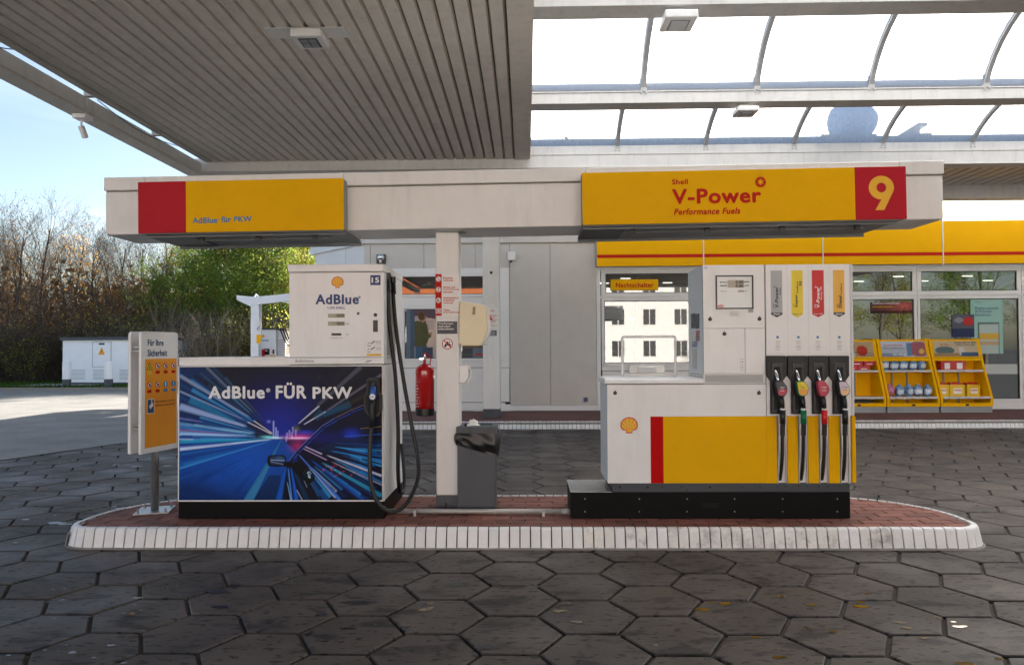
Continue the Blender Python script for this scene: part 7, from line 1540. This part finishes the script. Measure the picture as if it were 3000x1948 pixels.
def makeshrub(seed, H, n, leaves, nleaf, ls, name, label, bark='bark2', wid=.5):
    r = random.Random(seed); tw, lf = MB(), MB(); tips = []
    for k in range(n):
        a = r.uniform(0, 6.28); q = Vector((math.cos(a)*r.uniform(0, wid), math.sin(a)*r.uniform(0, wid), -.05)); d = Vector((math.cos(a)*.35, math.sin(a)*.35, 1)).normalized(); L_ = H*r.uniform(.6, 1.05); pts = [q]; 
        for i in range(6): d = (d+rv(r, .16)).normalized(); q = q+d*L_/6; pts.append(q)
        tw.tube(pts, [.018*(1-i/7.5) for i in range(7)], 3, cap=False); tips += pts[2:]
        for j in range(7):
            b = r.choice(pts[2:6]); d2 = (d+rv(r, .7)).normalized(); e_ = b+d2*L_*.28; tw.tube([b, b.lerp(e_, .5)+rv(r, .04), e_], [.008, .006, .003], 3, cap=False); tips.append(e_)
    for k in range(nleaf):
        p = r.choice(tips)+rv(r, .2); a = rv(r, 1).normalized(); b = a.orthogonal().normalized(); s_ = ls*r.uniform(.6, 1.3); lf.add([p-a*s_*.5, p+b*s_*.35, p+a*s_*.5, p-b*s_*.35], [(0,1,2,3)])
    t = bpy.data.objects.new(name, None); COL.objects.link(t); ORG[t.name] = Vector((0, 0, 0)); tag(t, label, 'shrub', 'shrubs before the wood')
    tw.build('stems', M[bark], t)
    if nleaf: lf.build('leaves', M[leaves], t)
    return t
rt = random.Random(11)
bare = [maketree(1, 10.5, .15, .85, 'leafbrown', 260, .10, 'bare_tree', 'tall bare tree with thin upright branches in the wood, far left'),
        maketree(5, 9.6, .12, .8, 'leafyellow', 900, .11, 'bare_tree', 'slim half-bare tree with scattered orange leaves in the wood', 'bark'),
        maketree(9, 10.0, .13, .75, 'leafbrown', 1300, .10, 'bare_tree', 'bare tree carrying dark brown leaves in the wood', 'bark')]
green = [maketree(21, 8.2, .14, 1.1, 'leafgreen', 11000, .125, 'green_tree', 'leafy green tree left of the white shelter', clear=.08, dens=1.1),
         maketree(25, 7.6, .13, 1.15, 'leafolive', 10000, .12, 'green_tree', 'yellow-green leafy tree behind the white shelter', clear=.08, dens=1.1)]
def col_of(u): return 'at about'
L_bare = ['tall bare tree with fine twigs against the sky, far left of the wood', 'bare tree with scattered orange leaves behind the transformer kiosk', 'bare tree with dark brown leaves among the wood']
places = []
def put(o, first, u, Y, sc, rz, lab):
    x = PD(u, 860, Y).x
    if first: o.location = (x, Y, .1); o.rotation_euler = (0, 0, rz); o.scale = (sc,)*3; o['label'] = lab
    else: dup(o, (x, Y, .1), rz, sc, lab)
used = set()
def placet(kind, u, Y, sc, lab):
    k = id(kind); put(kind, k not in used, u, Y, sc, rt.uniform(0, 6.28), lab); used.add(k)
spec = [(30, 35, 1.02, 0), (95, 36, 1.12, 0), (5, 38, .9, 2), (150, 40, .85, 0), (178, 36.5, 1.0, 0), (225, 39, 1.02, 0), (250, 36, .92, 1), (290, 37.5, .95, 2), (330, 37, .9, 1), (60, 42, 1.0, 1), (125, 44, 1.0, 2), (205, 45, 1.05, 1), (270, 43, 1.05, 0), (320, 44, 1.1, 2), (365, 42, 1.0, 1), (-40, 36, 1.05, 2), (-80, 38, 1.1, 0), (20, 46, 1.05, 2), (400, 43, 1.1, 0), (455, 44, 1.1, 2), (520, 45, 1.15, 1), (590, 44, 1.1, 0), (660, 45, 1.1, 2), (720, 44, 1.2, 1), (160, 50, 1.1, 2), (235, 52, 1.1, 2), (90, 52, 1.1, 1), (350, 51, 1.1, 2), (-20, 50, 1.1, 1), (300, 34.5, .72, 2), (70, 34, .62, 2), (215, 34.5, .6, 1)]
bw = ['bare twiggy tree', 'thin tree with sparse orange leaves', 'bare tree with clinging brown leaves']
gw = ['dark green leafy tree', 'yellow-green leafy tree']
def rowof(Y): return 'front row' if Y < 37 else 'second row' if Y < 41 else 'third row' if Y < 48 else 'rear row'
def ranked(lst, words, tail='the wood'):
    cnt = {}; out = []
    for u, Y, sc, k in sorted(lst): key = (k, rowof(Y)); cnt[key] = cnt.get(key, -1)+1; out.append((u, Y, sc, k, '%s, %s from the left, %s of %s' % (words[k], ORD[cnt[key]], rowof(Y), tail)))
    return out
for u, Y, sc, k, lb in ranked(spec, bw): placet(bare[k], u, Y, sc*(.70 if Y < 41 else .74 if Y < 47 else .78), lb)
gs_ = [(378, 38.5, .6, 0), (425, 36, .72, 0), (480, 38, .78, 1), (530, 35.5, .92, 0), (575, 37, 1.05, 1), (625, 35, .96, 0), (672, 36.5, 1.05, 1), (715, 34.5, .98, 1), (455, 40, .82, 0), (600, 40, 1.2, 1), (690, 40, 1.2, 0), (560, 33.5, .65, 0)]
for u, Y, sc, k, lb in ranked(gs_, gw): placet(green[k], u, Y, sc*.95, lb)
shr = [makeshrub(3, 3.0, 55, 'leafbrown', 300, .07, 'bare_shrub', 'x'), makeshrub(4, 2.6, 60, 'leafolive', 1600, .08, 'leafy_shrub', 'x', 'bark'), makeshrub(6, 3.2, 60, 'leafbrown', 900, .08, 'bare_shrub', 'x', 'bark')]
k_ = 0
shl = [(500, 30, 1.1, 0), (465, 30.5, 1.0, 0), (540, 31, 1.0, 1), (15, 31.5, .9, 2), (60, 31.2, .8, 1), (105, 32, .9, 2), (150, 32.5, 1.0, 2), (190, 32.8, 1.1, 1), (235, 33, 1.1, 2), (275, 32.5, 1.0, 0), (310, 32.5, 1.1, 1), (345, 32, 1.0, 2), (385, 31.5, 1.1, 1), (425, 31.5, 1.2, 0), (580, 31.5, 1.2, 1), (630, 31, 1.1, 1), (670, 31, 1.2, 1), (710, 31, 1.3, 1), (-30, 31, 1.0, 2), (35, 33, 1.1, 1), (130, 34, 1.2, 2), (255, 34.5, 1.3, 1), (450, 33, 1.3, 2), (520, 33, 1.3, 1), (650, 33, 1.4, 2), (740, 33, 1.4, 1)]
cs = {}
for u, Y, sc, k in sorted(shl): cs[k] = cs.get(k, -1)+1; placet(shr[k], u, Y, sc, ('pale bare twiggy shrub', 'small leafy green shrub', 'brown twiggy shrub')[k]+' at the foot of the wood, %s from the left' % ORD[cs[k]])
# dense dark thicket that closes the wood
r = random.Random(77); th = MB(); tl_ = MB()
for k in range(4200):
    u = r.uniform(-260, 900); Y = r.uniform(38, 56); x = PD(u, 860, Y).x; h = r.uniform(2.0, 6.5); q = Vector((x, Y, .1)); d = Vector((r.uniform(-.25, .25), r.uniform(-.2, .2), 1)); pts = [q]
    for i in range(4): d = (d+rv(r, .25)); d.z = abs(d.z); d.normalize(); q = q+d*h/4; pts.append(q)
    th.tube(pts, [.035, .03, .022, .015, .006], 3, cap=False)
    for j in range(7):
        p = r.choice(pts[1:])+rv(r, .5); a = rv(r, 1).normalized(); b = a.orthogonal().normalized(); s_ = r.uniform(.12, .24); tl_.add([p-a*s_, p+b*s_*.7, p+a*s_, p-b*s_*.7], [(0,1,2,3)])
o = th.build('thicket', M['bark']); o['kind'] = 'stuff'; o = tl_.build('thicket_leaves', M['leafbrown']); o['kind'] = 'stuff'

# ============================================================ ACROSS THE STREET (mirrored in the shop windows)
def house(name, x0, x1, y0, h, lab, wall, roofz, cols, rows, tiled=True):
    t = thing(name, lab, 'house', ((x0+x1)/2, y0, 0)); mb = MB(); mb.box(x0, x1, y0-9, y0, 0, h); mb.build('wall', M[wall], t)
    mb = MB(); mb.add([(x0-.4, y0+.5, h-.1), (x1+.4, y0+.5, h-.1), (x1+.4, y0-4.5, h+roofz), (x0-.4, y0-4.5, h+roofz), (x0-.4, y0-9.5, h-.1), (x1+.4, y0-9.5, h-.1)], [(0,1,2,3), (3,2,5,4)]); rf_ = mb.build('roof', M['tile'], t)
    dw_, dh_ = (x1-x0)/cols, h/rows
    for i in range(cols):
        for j in range(rows):
            xx, zz = x0+dw_*(i+.5), dh_*(j+.3); mb = MB(); mb.box(xx-.55, xx+.55, y0-.02, y0+.03, zz, zz+1.4); w_ = mb.build('window', M['black'], t); mb = MB(); mb.box(xx-.62, xx+.62, y0, y0+.06, zz-.08, zz); mb.box(xx-.03, xx+.03, y0+.03, y0+.05, zz, zz+1.4); mb.build('frame', M['housewhite'], w_)
house('white_house', -1.5, 24, -32, 8.6, 'white rendered house across the street, mirrored in the shop glass', 'housewhite', 3.2, 9, 3)
house('tiled_house', -24, -3.0, -31, 5.6, 'low house with an orange tiled roof across the street, mirrored in the left window', 'housewhite', 4.6, 7, 2)
for i, (x, y, sc) in enumerate(((19.5, -27, .8), (27, -31, 1.15), (30.5, -29, 1.0), (34, -32, 1.2), (38, -30, 1.1), (42, -33, 1.3), (47, -31, 1.2), (-27, -30, 1.1), (-32, -32, 1.2))): dup(green[i % 2] if i % 3 != 2 else bare[0], (x, y, 0), i*1.3, sc, (gw[i % 2] if i % 3 != 2 else bw[0])+' across the street behind the viewer, '+ORD[i]+' of its row')
